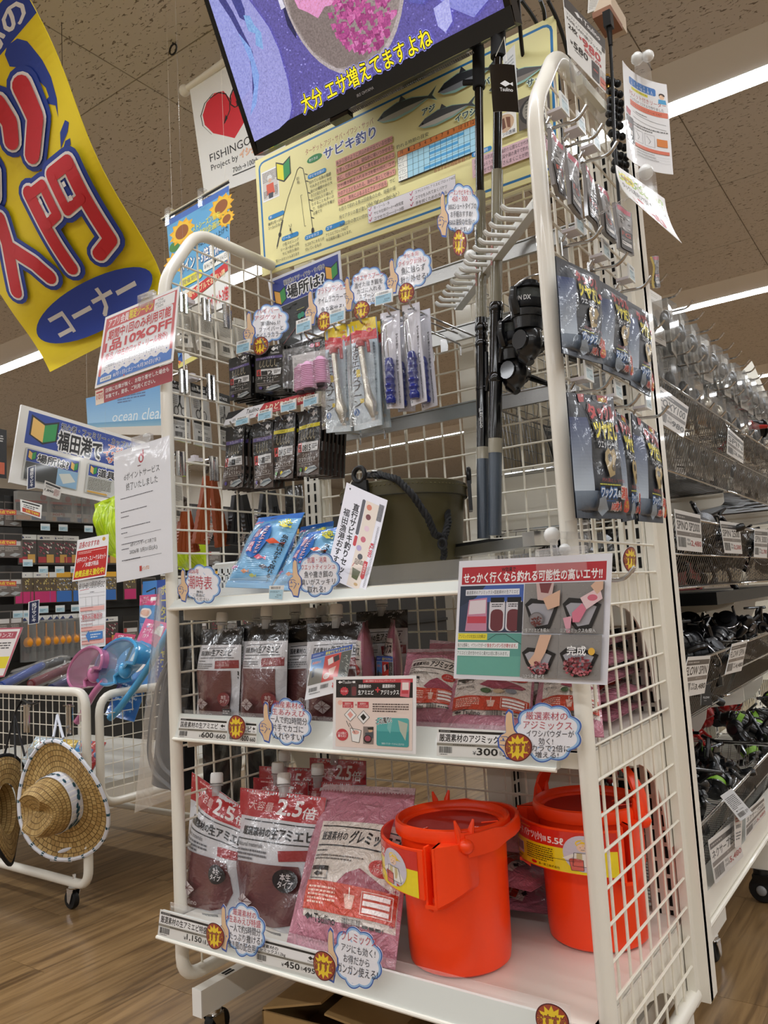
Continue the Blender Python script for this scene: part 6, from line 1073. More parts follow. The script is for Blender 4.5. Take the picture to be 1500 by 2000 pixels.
# small price label on the upper shelf lip
a = Pr('l', 40, 40); a.r(0, 0, 40, 40, 'eeeeec'); a.bar(5, 3, 26, 7); a.r(1, 12, 38, 27, 'b4d8e8'); a.tx(3, 15, 26, 6, 2, '5a7a8a'); a.t('¥328', 22, 25, 13, 4, '2a3a4a', .02); a.tx(18, 31, 18, 3, 1, '4a6a7a'); sheet('price_label', 'small blue price label on the upper shelf lip below the leftmost tissue pack', 'price card', qY([(526, 1144), (555, 1143), (552, 1172), (525, 1170)], Y3), a, LAM, .0005)
# ------------------------------------------------------------------ goods and notices on the right mesh panel
WAX = INK('wax_film', .45, .3, .3, 20, .004, cr=.06)
def art_wax(top=True):
    a = Pr('wax', 100, 150); a.r(0, 0, 100, 150, '0d1524'); a.r(0, 30, 26, 90, '142a5c', 'b4c0cc'); a.r(26, 12, 74, 78, '1b1d22'); a.r(0, 118, 100, 32, '6e7c8c', '2a3442')
    if top: a.r(60, 0, 24, 9, '9c2420'); a.t('10枚入', 63, 2, 18, 6, 'f0d83a', .04); a.e(52, 4, 3, 3, '3a3a3a'); a.p([(18, 1), (32, 0), (30, 10), (20, 11)], 'a82422')
    a.t('タックル', 30, 13, 58, 19, 'b8282a', .09, '3a0a0c', .13, sk=.1); a.t('ツヤだし', 31, 35, 56, 20, 'f0e02a', .09, '2a2a14', .12); a.e(92, 40, 6, 5, 'c8383a'); a.t('専用', 88.5, 38, 7, 4, 'f4f4f4'); a.t('ウエットシート', 34, 58, 44, 9, 'eef0f2', .04, '1a2a4a', .05)
    a.p([(48, 72), (56, 66), (62, 70), (70, 66), (74, 76), (68, 84), (66, 98), (54, 102), (50, 92), (46, 82)], 'a8905a'); a.e(58, 78, 5, 5, '3a3222'); a.e(64, 90, 4, 4, '5a4a2a'); a.ln([(80, 70), (92, 84), (94, 98)], 1.2, '8a8a90'); a.ln([(84, 68), (80, 88)], 1, '6a6a72')
    a.t('汚れ落としツヤ出し', 34, 103, 60, 4.5, 'a82c2c', .02); a.tx(30, 109, 66, 3, 1, 'c8c83a', 1.2); a.t('ワックス', 32, 114, 36, 12, 'dfeaf6', .08, '2a6ab0', .12); a.t('&', 69, 117, 6, 8, 'dfeaf6', .04); a.t('消臭', 76, 113, 22, 13, 'd8442c', .08, 'f4e8e0', .12); a.tx(33, 128, 34, 3, 1, '2a5a9a', 1.4); a.t('10枚入', 58, 131, 20, 10, 'd8402c', .05, 'f0e8e8', .07); a.e(90, 134, 9, 9, 'c83a22'); a.t('大判\nサイズ', 84, 129, 12, 9, 'f0e02a', .03)
    a.p([(26, 128), (38, 124), (52, 140), (38, 148), (28, 140)], '8a96a2'); return a
WG = 'shine sheet packs on the right mesh panel'
def qn(px, X):  # front faces outward (+x); corners TL TR BR BL as seen from outside
    return qX(px, X)
for lab, px, X, top in (('dark blue shine sheet pack, nearest of the upper row on the right panel', [(1084, 500), (1170, 540), (1176, 712), (1097, 690)], .945, False),
        ('dark blue shine sheet pack, middle of the upper row on the right panel', [(1166, 545), (1224, 580), (1230, 745), (1176, 722)], .945, False),
        ('dark blue shine sheet pack, farthest of the upper row on the right panel', [(1220, 584), (1266, 612), (1270, 776), (1230, 752)], .945, False),
        ('dark blue shine sheet pack, nearest of the lower row on the right panel', [(1106, 766), (1196, 776), (1222, 1014), (1125, 1012)], .96, True),
        ('dark blue shine sheet pack squeezed behind the nearest one of the lower row', [(1186, 790), (1226, 822), (1243, 1014), (1214, 1020)], .95, True),
        ('dark blue shine sheet pack, farthest of the lower row on the right panel', [(1232, 806), (1284, 846), (1294, 1022), (1246, 1018)], .955, True)):
    pillow('shine_pack', lab, 'sheet pack', qn(px, X), .022, art_wax(top), WAX, '1a2230', WG, seed=int(px[0][0]), wr=.0009, seal=.06, backT=.3)
def side_hook(lab, px, X, L, label=True, mm=None):
    p = PX(px[0], px[1], X); o = thing('peg_hook', lab, 'hook', p, None, 'peg hooks on the right mesh panel'); b = B(); x0 = .906
    b.tube(bent([(x0, p.y, p.z), (X-.016, p.y, p.z-.004), (X, p.y, p.z+.014)], .012), .003, HOOKW, 8); b.bb((x0-.004, p.y-.012, p.z-.02), (x0, p.y+.012, p.z+.012), HOOKW); b.build('hook_wire', o)
    if label:
        b = B(); zz = p.z+.028; b.tube(bent([(x0, p.y-.012, p.z+.004), (x0+.01, p.y-.012, zz-.01), (X-.055, p.y-.012, zz-.01)], .01), .0024, HOOKW, 8)
        pl = M('label_plastic', 'd8d2d6', .35); b.bb((X-.06, p.y-.02, zz-.014), (X-.035, p.y+.008, zz-.009), pl); pass
        k = b.build('label_arm', o); q = [Vector((X-.033, p.y-.024, zz+.014)), Vector((X-.033, p.y+.01, zz+.014)), Vector((X-.033, p.y+.01, zz-.016)), Vector((X-.033, p.y-.024, zz-.016))]
        B().slab(fq(q), 1, 1, .003, LBL).build('label_holder', o); a = Pr('l', 40, 40); a.r(2, 2, 36, 36, 'e6ebe8'); a.bar(6, 5, 26, 7); a.r(4, 14, 32, 22, 'bcd0d4'); a.tx(6, 16, 22, 6, 2, '5a7a8a'); a.t('¥380', 20, 26, 14, 5, '2a3a4a', .02); a.build('printed_label', fq(q), LAM, k)
    return o
for lab, px in (('chrome peg hook with label, nearest of the top row on the right panel', (1148, 222)), ('chrome peg hook with label, second of the top row on the right panel', (1179, 258)), ('chrome peg hook with label, third of the top row on the right panel', (1207, 292)), ('chrome peg hook with label, nearest of the second row on the right panel', (1178, 458)), ('chrome peg hook with label, nearest of the upper shine pack row', (1227, 508)), ('chrome peg hook with label, second of the upper shine pack row', (1274, 553)), ('chrome peg hook with label, nearest of the lower shine pack row', (1198, 752)), ('chrome peg hook with label, second of the lower shine pack row', (1252, 785)), ('chrome peg hook with label, third of the lower shine pack row', (1307, 806))): side_hook(lab, px, .97, .1)
side_hook('bare chrome peg hook low on the right mesh panel below a round badge', (1241, 1126), .99, .08, False)
# slim silver leader packs near the top
def art_lead(seed):
    a = Pr('lead', 40, 130); a.r(0, 0, 40, 130, '6f6a66'); a.p([(2, 4), (38, 2), (36, 16), (4, 18)], 'b03048'); a.r(3, 20, 34, 50, '8b8784'); r3 = random.Random(seed)
    for i in range(16): x, y = r3.uniform(3, 30), r3.uniform(20, 68); a.p([(x, y), (x+8, y-3), (x+7, y+3)], r3.choice(('a8a5a2', '595552', 'c8c6c4', '7a7673')))
    a.r(3, 70, 34, 56, '3b3837'); a.t('FG', 8, 76, 22, 12, 'c0584a', .03); a.tx(6, 92, 26, 8, 2, 'b8b4b0'); a.r(6, 104, 26, 10, 'd8d4d0'); a.tx(8, 106, 22, 5, 1, '444444'); return a
LG = 'leader packs at the top of the right panel'
for i, px in enumerate(([(1075, 250), (1100, 285), (1105, 390), (1082, 360)], [(1107, 288), (1130, 320), (1138, 428), (1115, 398)], [(1141, 318), (1160, 352), (1172, 452), (1150, 420)], [(1168, 358), (1192, 386), (1203, 476), (1182, 452)], [(1202, 394), (1232, 416), (1238, 500), (1210, 484)])):
    pack('leader_pack', '%s slim silvery leader pack with red tip atop the right panel' % ('nearest', 'second nearest', 'middle', 'second farthest', 'farthest')[i], 'tackle pack', qX(px, .95), .006, art_lead(i), WAX, '8a8684', LG, seed=60+i)
# notices clipped above the panel
a = Pr('n980', 100, 150); a.r(0, 0, 100, 150, 'ebeae6'); a.p([(0, 0), (100, 0), (100, 30), (0, 30)], '4e4c4c'); a.logo(24, 8, 18, 12, 'f2f2f2'); a.t('Tsulino', 46, 8, 40, 12, 'f2f2f2', .03); a.t('ファストノックリーダーFG', 4, 36, 62, 8, '2a2a2a', .01); a.t('ROSE CAST(仮)フック付', 4, 47, 86, 10, '2a2a2a', .03); a.t('2枚', 6, 62, 22, 14, '222222', .05); a.t('¥', 32, 66, 6, 9, 'c0484c', .03); a.t('980', 40, 62, 46, 20, 'c0484c', .06); a.t('税込1,078', 44, 85, 44, 10, 'c0484c', .04); a.t('¥', 8, 104, 6, 8, '222222', .03); a.t('580', 16, 99, 36, 16, '222222', .04); a.tx(18, 118, 30, 4, 1, '555555')
a.rr(62, 98, 20, 46, 2, '4a4646'); a.r(65, 112, 14, 20, '2c2828'); a.r(66, 116, 12, 5, 'a84a44'); a.r(84, 100, 7, 18, 'c8c4c0'); a.r(92, 100, 7, 18, 'c8c4c0'); a.r(84, 121, 15, 12, 'c8604e'); a.r(84, 135, 15, 10, 'd8806a'); a.r(90, 32, 8, 10, '55534f')
p0 = PX(1100, -10, .94); o = sheet('price_notice', 'grey headed price notice 980 yen standing on the top bar of the right panel', 'notice', qV([(1100, -10), (1182, 78), (1183, 182), (1110, 106)], p0), a, LAM, .001)
b = B(); g = M('notice_rail', 'd9d6c4', .4)
e0, e1 = PX(1124, 150, .92), PX(1172, 205, .92); b.hexa([e0, e1, e1+Vector((0, 0, -.018)), e0+Vector((0, 0, -.018))], (.012, 0, 0), g); b.tube([e0+Vector((.006, 0, .004)), e1+Vector((.006, 0, .004))], .004, CHROME, 8); b.build('card_rail', o)
for k, t in ((0, 1), (1, 1)): b = B(); e = (e0, e1)[k]; b.bb(e+Vector((-.006, -.01, -.03)), e+Vector((.014, .012, .03)), CLEAR); b.build('clip', o)
a = Pr('fg', 100, 170); a.r(0, 0, 100, 170, 'efeff0'); a.rr(20, 14, 60, 14, 3, '4a80c4'); a.t('FGノットの結び方', 26, 15.5, 46, 5, 'ffffff', .02); a.t('FGノット不要の即戦力!', 24, 22, 52, 5, 'ffffff', .02); a.r(26, 30, 38, 5, 'e8e04a'); a.t('こんな方に最適です!!', 27, 30.8, 36, 3.4, '3a3a1a', .02); a.t('FGノット付きリーダー', 20, 38, 76, 9, 'b84848', .02); a.t('イシグロオリジナルで作りました', 20, 49, 72, 6, '444444', .01); a.r(20, 56, 78, 10, 'de7a62'); a.t('ファストノックリーダー with CAST', 24, 59, 64, 4.4, '6a2a1e', .02)
a.e(90, 24, 5, 4, '3a2c28'); a.e(90, 27, 4.2, 4.4, 'eec8a8'); a.p([(84, 32), (96, 32), (97, 40), (83, 40)], '58a8d8'); a.ln([(26, 75), (94, 80)], .5, '777777'); a.ln([(26, 84), (94, 90)], .5, '777777'); a.tx(34, 71, 40, 3, 1, '777777'); a.tx(24, 92, 72, 9, 2, '777777'); a.p([(6, 76), (20, 78), (18, 88), (6, 87)], 'b83a4a'); a.rr(4, 90, 22, 46, 2, '46423f'); a.t('FAST', 8, 102, 14, 7, 'a85a50', .03); a.r(8, 114, 14, 8, 'e0dcd8')
for x in (28, 52): a.fr(x, 104, 20, 22, .5, '9a9a9a'); a.ln([(x+4, 108), (x+12, 116), (x+8, 122)], .7, '777777')
a.r(76, 108, 18, 14, 'e08a4a'); a.r(28, 130, 68, 6, 'de7a62'); 
for y in (139, 144, 149): a.tx(32, y, 60, 2.2, 1, '999999'); a.ln([(28, y+3.4), (96, y+3.4)], .3, 'bbbbbb')
p0 = PX(1216, 118, .97); q = qV([(1216, 118), (1302, 165), (1315, 341), (1225, 306)], p0); o = sheet('leader_notice', 'white notice with blue speech bubble and orange bands hanging right of the panel', 'notice', q, a, LAM, .0008, bow=-.012)
m_ = q[0].lerp(q[1], .45); b = B(); b.bb(m_+Vector((-.012, -.012, -.02)), m_+Vector((.012, .012, .03)), CLEAR); b.ball(m_+Vector((-.008, 0, .03)), .012, M('milky_plastic', 'e8e8e4', .3), 6); b.ball(m_+Vector((.012, 0, .026)), .011, M('milky_plastic', 'e8e8e4', .3), 6); b.tube([m_+Vector((-.02, 0, -.01)), Vector((.915, m_.y-.02, m_.z-.16))], .0015, CLEAR, 6); b.build('clip', o)
a = Pr('n380', 110, 60); a.r(0, 0, 110, 60, 'f1f0ee'); a.r(4, 6, 98, 14, '9cc04a'); a.e(20, 13, 16, 7, 'e8dc3a'); a.t('お値打ち!', 8, 10, 24, 6, 'b0482c', .04); a.t('店長のお買得品', 40, 8, 60, 10, 'f4f6e4', .05); a.t('タックル専用ツヤ出しウェットシート', 6, 23, 98, 10, '3a3636', .03); a.t('¥', 18, 42, 8, 9, 'cc4450', .04); a.t('380', 32, 36, 52, 19, 'cc4450', .07)
p0 = PX(1203, 322, 1.02); q = qV([(1203, 322), (1298, 388), (1309, 484), (1206, 397)], p0); o = sheet('price_notice', 'white notice with green band and red 380 hanging below the leader notice', 'notice', q, a, LAM, .0008, curl=.02); m_ = q[0].lerp(q[1], .62); b = B(); b.bb(m_+Vector((-.012, -.012, -.03)), m_+Vector((.012, .012, .022)), CLEAR); b.ball(m_+Vector((0, 0, .024)), .012, M('milky_plastic', 'e8e8e4', .3), 6); b.tube([m_, Vector((.91, m_.y, m_.z-.03))], .002, CLEAR, 6); b.build('clip', o)
# power strip and plug hanging at the top
p = PX(1185, 22, .93); b = B(); PSB = M('tap_brown', '8a5a3c', .45); b.box(p+Vector((0, .02, .0)), (.035, .09, .035), M('tap_cream', 'cdb9a0', .4)); o = tag(b.build('power_tap', loc=p), 'brown and cream power tap with plugs at the top of the right upright', 'power tap'); B().box(p+Vector((0, .0, -.022)), (.036, .07, .012), PSB).build('tap_base', o)
b = B(); c = PX(1188, 40, .955); b.box(c, (.014, .018, .03), BLACK); b.tube([c, c+Vector((0, 0, -.05))], [.006, .004], BLACK, 8); b.tube(bent([c+Vector((0, 0, -.04)), c+Vector((-.004, .004, -.12)), c+Vector((-.012, .01, -.22)), c+Vector((-.02, .03, -.34))], .05), .003, BLACK, 6); tag(b.build('cable', loc=c), 'black plug and cord hanging from the power tap on the right upright', 'cord')
c = PX(1196, 160, .94); b = B(); k = 0
for i in range(11):
    for j in range(3): b.ball(c+Vector((.006*(j-1), .012*(j-1)+.01*math.sin(i), -.018*i)), .0075, BLACK, 5)
tag(b.build('bead_strap', loc=c), 'black beaded cord loops hanging behind the price notice', 'cord', kind='stuff')
a = Pr('tag', 40, 30); a.r(0, 0, 40, 30, 'e6e4dc'); a.tx(4, 5, 32, 20, 6, 'a8a49c'); sheet('paper_slip', 'small white paper slip hanging beside the power tap at the top', 'notice', qX([(1150, -6), (1172, -6), (1162, 20), (1148, 26)], .93), a, PAPER, .0005)
b = B(); c = PX(1190, 180, .93); b.ball(c, .02, M('gold_foil', 'b58a3a', .25, .6), 8, (.4, .8, 1.9)); tag(b.build('gold_lure_pack', loc=c), 'small golden foil pack hanging beside the beaded cord', 'tackle pack')
# ------------------------------------------------------------------ the reel gondola that runs away behind the rack
gon = thing('gondola_shelf', 'cream double-sided gondola running away behind the rack with wire baskets of reels', 'shelf unit', (.6, 2.2, 0))
BWIRE = M('basket_wire', '8f8f8f', .35, 1); BEI = M('panel_beige', 'a99c82', .6); GX = .9
b = B(); b.bb((.47, .52, .2), (.49, 4.4, 1.62), BEI)
for i in range(28): y = .56+i*.14; b.bb((.49, y, .2), (.4935, y+.132, 1.62), BEI)
b.build('back_panel', gon)
b = B()
for i in range(40): z = .26+i*.034; b.tube([(.5, .55, z), (.5, 4.3, z)], .0013, GREYST, 4)
for i in range(75): y = .56+i*.05; b.tube([(.502, y, .24), (.502, y, 1.6)], .0013, GREYST, 4)
tag(b.build('panel_grid', gon), kind='stuff')
for y in (.53, 1.45, 2.37, 3.29, 4.21):
    b = B(); b.bb((.455, y-.025, .08), (.515, y+.025, 1.62), WHITE); u = b.build('upright', gon); s = B(); dk = M('slot_shadow', '0b0a09', .9); z = .2
    while z < 1.58:
        s.bb((.5145, y-.012, z), (.5165, y-.006, z+.021), dk); s.bb((.5145, y+.006, z), (.5165, y+.012, z+.021), dk); z += .0285
    tag(s.build('slots', u, smooth=False), kind='stuff')
b = B(); b.bb((.5, .5, .19), (.88, 4.4, .205), WHITE); b.bb((.86, .48, .175), (.9, 4.4, .235), WHITE); b.tube([(.905, .48, .182), (.905, 4.4, .182)], .005, WHITE, 8); b.build('bottom_shelf', gon)
for y in (1.21, 2.4, 3.6):
    b = B(); b.bb((.3, y-.0125, .085), (.915, y+.0125, .15), WHITE); f = b.build('base_beam', gon); B().bb((.915, y-.013, .083), (.919, y+.013, .152), M('end_cap', 'f4f2ec', .4)).build('end_cap', f)
    c = B(); c.cyl((.87, y, .085), (.87, y, .07), .02, BLACK, 14); c.bb((.85, y-.022, .05), (.89, y+.022, .072), BLACK); cs = c.build('caster', f)
    w = B(); T = Matrix.Translation((.87, y, .033)) @ Matrix.Rotation(PI/2, 4, 'X'); w.lathe([(.006, -.022), (.028, -.02), (.033, -.012), (.033, .012), (.028, .02), (.006, .022)], RUBBER, 18, T, True); w.ball((.87, y-.022, .033), .013, M('hub_grey', '8a8a8a', .3), 8, (1, .4, 1)); w.build('wheel', cs)
def arm(y, z, x1):
    T = Matrix(((1, 0, 0, 0), (0, 0, 1, y), (0, 1, 0, 0), (0, 0, 0, 1))); pl = [(.5, z), (.5, z-.2), (.53, z-.2)]+[(.53+.18*math.sin(t*PI/12), z-.2+.13*(1-math.cos(t*PI/12))) for t in range(1, 7)]+[(x1-.01, z-.055), (x1, z-.045), (x1, z)]
    B().prism(pl, .004, WHITE, T).build('bracket', gon)
for z in (1.13, .82, .53):
    for y in (.545, 1.46, 2.38, 3.3): arm(y, z, .82)
def basket(lab, y0, y1, x0, x1, z0, h, out=.05, step=.019):
    o = thing('wire_basket', lab, 'basket', ((x0+x1)/2, (y0+y1)/2, z0), None, 'wire baskets of the reel gondola'); b = B()
    rim = bent([(x0, y0, z0+h), (x1+out, y0, z0+h), (x1+out, y1, z0+h), (x0, y1, z0+h)], .03, 5, True); b.tube(rim, .0035, CHROME, 8, True)
    b.tube([(x1+out*.5, y0+.003, z0+h*.5), (x1+out*.5, y1-.003, z0+h*.5)], .0024, CHROME, 6); b.tube(bent([(x0, y0, z0), (x1, y0, z0), (x1, y1, z0), (x0, y1, z0)], .02, 4, True), .0028, CHROME, 6, True); b.build('rim', o)
    w = B(); n = int((y1-y0)/step)
    for i in range(1, n): y = y0+(y1-y0)*i/n; w.tube([(x1+out, y, z0+h), (x1, y, z0+.006), (x1-.012, y, z0), (x0+.012, y, z0), (x0, y, z0+h)], .001, BWIRE, 4)
    m = int((x1-x0)/step/1.3)
    for i in range(1, m):
        x = x0+(x1-x0)*i/m
        for y in (y0, y1): w.tube([(x+out*.5, y, z0+h), (x, y, z0)], .001, BWIRE, 4)
    tag(w.build('basket_wires', o), kind='stuff'); return o
def card(label, q, title, price, red=True, group='price cards of the reel gondola'):
    a = Pr('c', 100, 105); a.r(0, 0, 100, 105, 'd8d4ce'); a.r(2, 10, 96, 14, '3a3634'); a.tx(6, 13, 60, 7, 1, 'a8a29c'); a.t(title, 5, 28, 88, 22, '141414', .04); a.r(2, 55, 96, 11, '6a625c'); a.t('PEライン', 50, 57, 26, 6, 'b8b0a8'); a.bar(4, 70, 30, 26); a.t('PE0.8\n150m巻', 37, 72, 16, 18, '2a2a2a', .01)
    a.t(price, 54, 76, 42, 16, 'a03434' if red else '2a2a2a', .05); return tag(sheet('price_card', label, 'price card', q, a, LAM, .0008), group=group)
def sq(px, X, tilt=0): return [p+Vector((tilt*k, 0, 0)) for p, k in zip(qX(px, X), (1, 1, 0, 0))]
# tier 1 (highest) .. tier 4 (lowest)
basket('highest wire basket of the reel gondola, behind the upper shine packs', .5, 1.42, .52, .84, 1.115, .17, .06)
basket('second wire basket of the highest tier, farther along the gondola', 1.45, 2.35, .52, .84, 1.115, .17, .06)
basket('third wire basket of the highest tier, farthest along the gondola', 2.38, 3.28, .52, .84, 1.115, .17, .06)
basket('wire basket at eye level with silver price cards, nearest the rack', .5, 1.42, .52, .85, .835, .15, .06)
basket('wire basket at eye level, second along the gondola', 1.45, 2.35, .52, .85, .835, .15, .06)
basket('wire basket below eye level with a FLOW card, nearest the rack', .52, 1.1, .52, .85, .545, .14, .06)
basket('wire basket below eye level, second along the gondola', 1.12, 2.1, .52, .85, .545, .14, .06)
basket('lowest wire basket holding black and green reels, nearest the rack', .52, 1.42, .52, .85, .215, .15, .05)
basket('lowest wire basket second along the gondola', 1.45, 2.4, .52, .85, .215, .15, .05)
XC = .915
card('tilted white card FOXY 100 with price 980 on the highest basket', sq([(1290, 755), (1345, 795), (1335, 855), (1278, 818)], XC), 'FOXY100', '980', False)
card('crumpled white price card on the far part of the highest basket', sq([(1422, 835), (1452, 862), (1452, 906), (1420, 886)], XC), 'SPIN', '1,980', False)
card('silver price card 2480 on the eye level basket, nearest the rack', sq([(1317, 994), (1368, 1006), (1372, 1079), (1324, 1074)], XC), 'SPINO SP2000', '2,480')
card('silver price card 2580 on the eye level basket, second from the rack', sq([(1406, 1017), (1444, 1022), (1450, 1082), (1416, 1080)], XC), 'SPIN 2500', '2,580')
card('silver price card on the eye level basket, third from the rack', sq([(1474, 1032), (1500, 1034), (1498, 1090), (1473, 1088)], XC), 'SPIN 3000', '2,780')
card('large card FLOW SPIN on the basket below eye level', sq([(1344, 1283), (1388, 1280), (1376, 1354), (1325, 1364)], XC), 'FLOW SPIN', '3,480', False)
card('card FLOW SPIN on the basket below eye level, second from the rack', sq([(1430, 1258), (1460, 1250), (1448, 1310), (1416, 1318)], XC), 'FLOW SPIN', '4,480', False)
card('large card reading 2500S and 5480 at the foot of the gondola', sq([(1383, 1642), (1438, 1600), (1452, 1672), (1397, 1728)], .91), 'ネクサーブ2500S', '5,480')
card('card with price 5480 farther along the lowest shelf edge', sq([(1457, 1585), (1492, 1555), (1496, 1590), (1456, 1640)], .91), 'ネクサーブ2500', '5,480')
a = Pr('lab', 50, 100); a.r(0, 0, 50, 100, 'd8dadc'); a.tx(5, 14, 38, 46, 9, '4a4a4e', 1); a.logo(8, 64, 8, 5, '222222'); a.t('Tsulino', 18, 64, 20, 5, '222222', .02); a.bar(6, 74, 24, 16); a.tx(34, 76, 12, 12, 3, '444444'); sheet('paper_tag', 'white paper tag with barcode lying askew over the lowest reels', 'tag', sq([(1407, 1555), (1429, 1540), (1470, 1588), (1446, 1604)], .93), a, PAPER, .0006)
a = Pr('lab', 30, 60); a.r(0, 0, 30, 60, 'd6d6d2'); a.tx(3, 4, 24, 12, 3, '444444'); a.r(3, 20, 24, 5, '2a2a2a'); a.tx(3, 28, 24, 14, 4, '555555'); a.bar(4, 46, 22, 9); sheet('paper_tag', 'white paper tag with barcode hanging under the highest basket', 'tag', qX([(1318, 896), (1341, 898), (1340, 937), (1320, 936)], .8), a, PAPER, .0006)
a = Pr('blk', 30, 60); a.r(0, 0, 30, 60, '0f0f10'); a.t('FLOW', 6, 34, 18, 6, 'c8c8c8', .03); a.tx(8, 44, 14, 4, 1, '9a9a9a'); sheet('paper_tag', 'small black FLOW tag hanging below the basket beside the large FLOW card', 'tag', qX([(1370, 1338), (1387, 1336), (1391, 1378), (1369, 1378)], .9), a, PAPER, .0006)
a = Pr('oval', 40, 70); a.r(0, 0, 40, 70, 'd8d0c8'); a.tx(6, 10, 28, 12, 2, 'b0484c'); a.t('期間限定', 6, 26, 28, 8, '2a2a2a', .03); a.tx(6, 40, 28, 18, 3, '5a5a5a'); sheet('paper_tag', 'white tongue shaped slip beside the 2500S card on the lowest shelf edge', 'tag', sq([(1434, 1588), (1450, 1582), (1448, 1650), (1436, 1655)], .92), a, PAPER, .0006)
# reels heaped in the baskets, copies of three kinds
GRN = M('line_green', '7fb032', .4); REDM = M('reel_red', 'a81c18', .3, coat=.5); SLV = M('spool_silver', '8d8f92', .25, 1); BLUM = M('spool_blue', '1d3f8c', .25, .8)
kinds = [('black spinning reel with green line in the lowest reel basket', reel('black spinning reel with green line in the lowest reel basket', (BKP, BKP, GRN, BAIL), 'black and green reels in the lowest baskets')), ('black spinning reel heaped in the FLOW basket', reel('black spinning reel heaped in the FLOW basket', (BKP, SPD, SPD, BAIL), 'black reels in the FLOW baskets')), ('black spinning reel in the eye level basket', reel('black spinning reel in the eye level basket', (BKP, SLV, LND, BAIL), 'black reels in the eye level baskets')), ('red and black spinning reel at the back of the lowest basket', reel('red and black spinning reel at the back of the lowest basket', (REDM, SPD, SPD, BAIL), 'red reels at the back of the lowest baskets'))]
rq = random.Random(21); cnt = [0, 0, 0, 0]
def heap(k, n, y0, y1, x0, x1, z0, z1, s=1.25):
    for i in range(n):
        M4 = Matrix.Translation((rq.uniform(x0, x1), y0+(y1-y0)*(i+rq.uniform(.2, .8))/n, rq.uniform(z0, z1))) @ Matrix.Rotation(rq.uniform(0, 6.28), 4, 'Z') @ Matrix.Rotation(rq.uniform(-.9, .9), 4, 'X') @ Matrix.Rotation(rq.uniform(-1, 1), 4, 'Y') @ Matrix.Scale(s, 4)
        lab, pr = kinds[k]
        if cnt[k] == 0: pr.matrix_world = M4
        else: dup(pr, mat=M4)
        cnt[k] += 1
heap(0, 14, .56, 1.38, .72, .83, .3, .4); heap(0, 12, 1.5, 2.3, .66, .83, .3, .38); heap(3, 12, .7, 2.1, .56, .68, .36, .46); heap(0, 6, .6, 1.3, .58, .7, .27, .33)
heap(1, 16, .56, 1.08, .68, .86, .62, .72); heap(1, 9, .56, 1.1, .56, .68, .6, .7); heap(1, 14, 1.16, 2.05, .64, .86, .62, .7)
heap(2, 15, .54, 1.4, .68, .86, .9, 1.0); heap(2, 8, .6, 1.3, .56, .68, .9, .97); heap(2, 13, 1.48, 2.3, .64, .86, .9, 1.0)
# long black cases lying over the far baskets, red box behind
for i, (y, z, lab) in enumerate(((1.75, .78, 'long black rod case lying across the baskets below eye level'),)):
    tag(B().bb((.55, 1.2, z), (.83, 2.2, z+.035), BLACK).build('flat_case', loc=(.7, y, z)), lab, 'case')
tag(B().bb((.51, 1.55, .79), (.53, 2.3, .95), M('red_board', '8c1a16', .5)).build('backing_board', loc=(.52, 1.9, .79)), 'dark red panel behind the eye level reels, far along the gondola', 'panel')
# blister packs hung in two rows above the baskets: one model of each kind, copied along the gondola
def blister(kind, lab, grp):
    o = thing('blister_pack', lab, 'tackle pack', (0, 0, 0), None, grp); w, h, t = .07, .12, .035
    c = {'k': '1c1a18', 'b': '8a6a44', 'w': 'c8c4bc'}[kind]; a = Pr('b', 70, 120); a.r(0, 0, 70, 120, c); a.r(0, 0, 70, 22, {'k': '0e0e0e', 'b': 'b09468', 'w': 'e8e6e0'}[kind]); a.tx(6, 6, 40, 9, 2, 'c8c4b8'); a.e(35, 66, 22, 26, {'k': '4a463e', 'b': '3a2c1c', 'w': '6e6a62'}[kind]); a.tx(8, 98, 50, 14, 3, '8a867c')
    q = [Vector((.0, -w/2, h)), Vector((.0, w/2, h)), Vector((0, w/2, 0)), Vector((0, -w/2, 0))]; b = B(); b.slab(fq(q), 1, 1, .0015, M('card_c8c4bc', 'c8c4bc', .5)); k = b.build('card'); k.parent = o; l = a.build('printed_face', fq(q), LAM, None); l.parent = k
    b = B(); b.bb((.001, -w/2+.006, .012), (t, w/2-.006, h-.03), clear('blister_box', 'e8e8e6', .2, .04)); k = b.build('clear_box'); k.parent = o
    b = B(); b.ball((t*.5, 0, h*.42), .018, {'k': BKP, 'b': SPM, 'w': SLV}[kind], 8, (.7, 1, 1.3)); k = b.build('contents'); k.parent = o; return o
bl = {'w': blister('w', 'pale clear blister box in the top hook row along the reel gondola', 'blister boxes of the top hook row'), 'k': blister('k', 'black backed blister box in the second hook row along the gondola', 'blister boxes of the second hook row'), 'b': blister('b', 'brown blister box in the second hook row along the gondola', 'brown boxes of the second hook row')}
bl2 = blister('w', 'small silvery pack in the third hook row above the highest baskets', 'packs of the third hook row'); used = set(); hkp = None
def hang(root, key, y, x, z, rz=0):
    if key not in used: used.add(key); root.location = (x, y, z); root.rotation_euler = (0, 0, rz)
    else: dup(root, (x, y, z), (0, 0, rz))
HL = 'bare chrome hook wire of the blister rows along the reel gondola'
def ghook(y, z):
    global hkp
    if hkp is None:
        hkp = thing('peg_hook', HL, 'hook', (0, 0, 0), None, 'hook wires of the reel gondola'); q = B().tube(bent([(.5, 0, 0), (.9, 0, -.004), (.915, 0, .012)], .012), .0026, HOOKW, 6).build('hook_wire'); q.parent = hkp; hkp.location = (0, y, z)
    else: dup(hkp, (0, y, z))
for i in range(15):
    y = .66+i*.115+rq.uniform(-.01, .01); ghook(y, 1.53)
    for d in (.885, .84, .795): hang(bl['w'], 'w', y, d, 1.385, rq.uniform(-.15, .15))
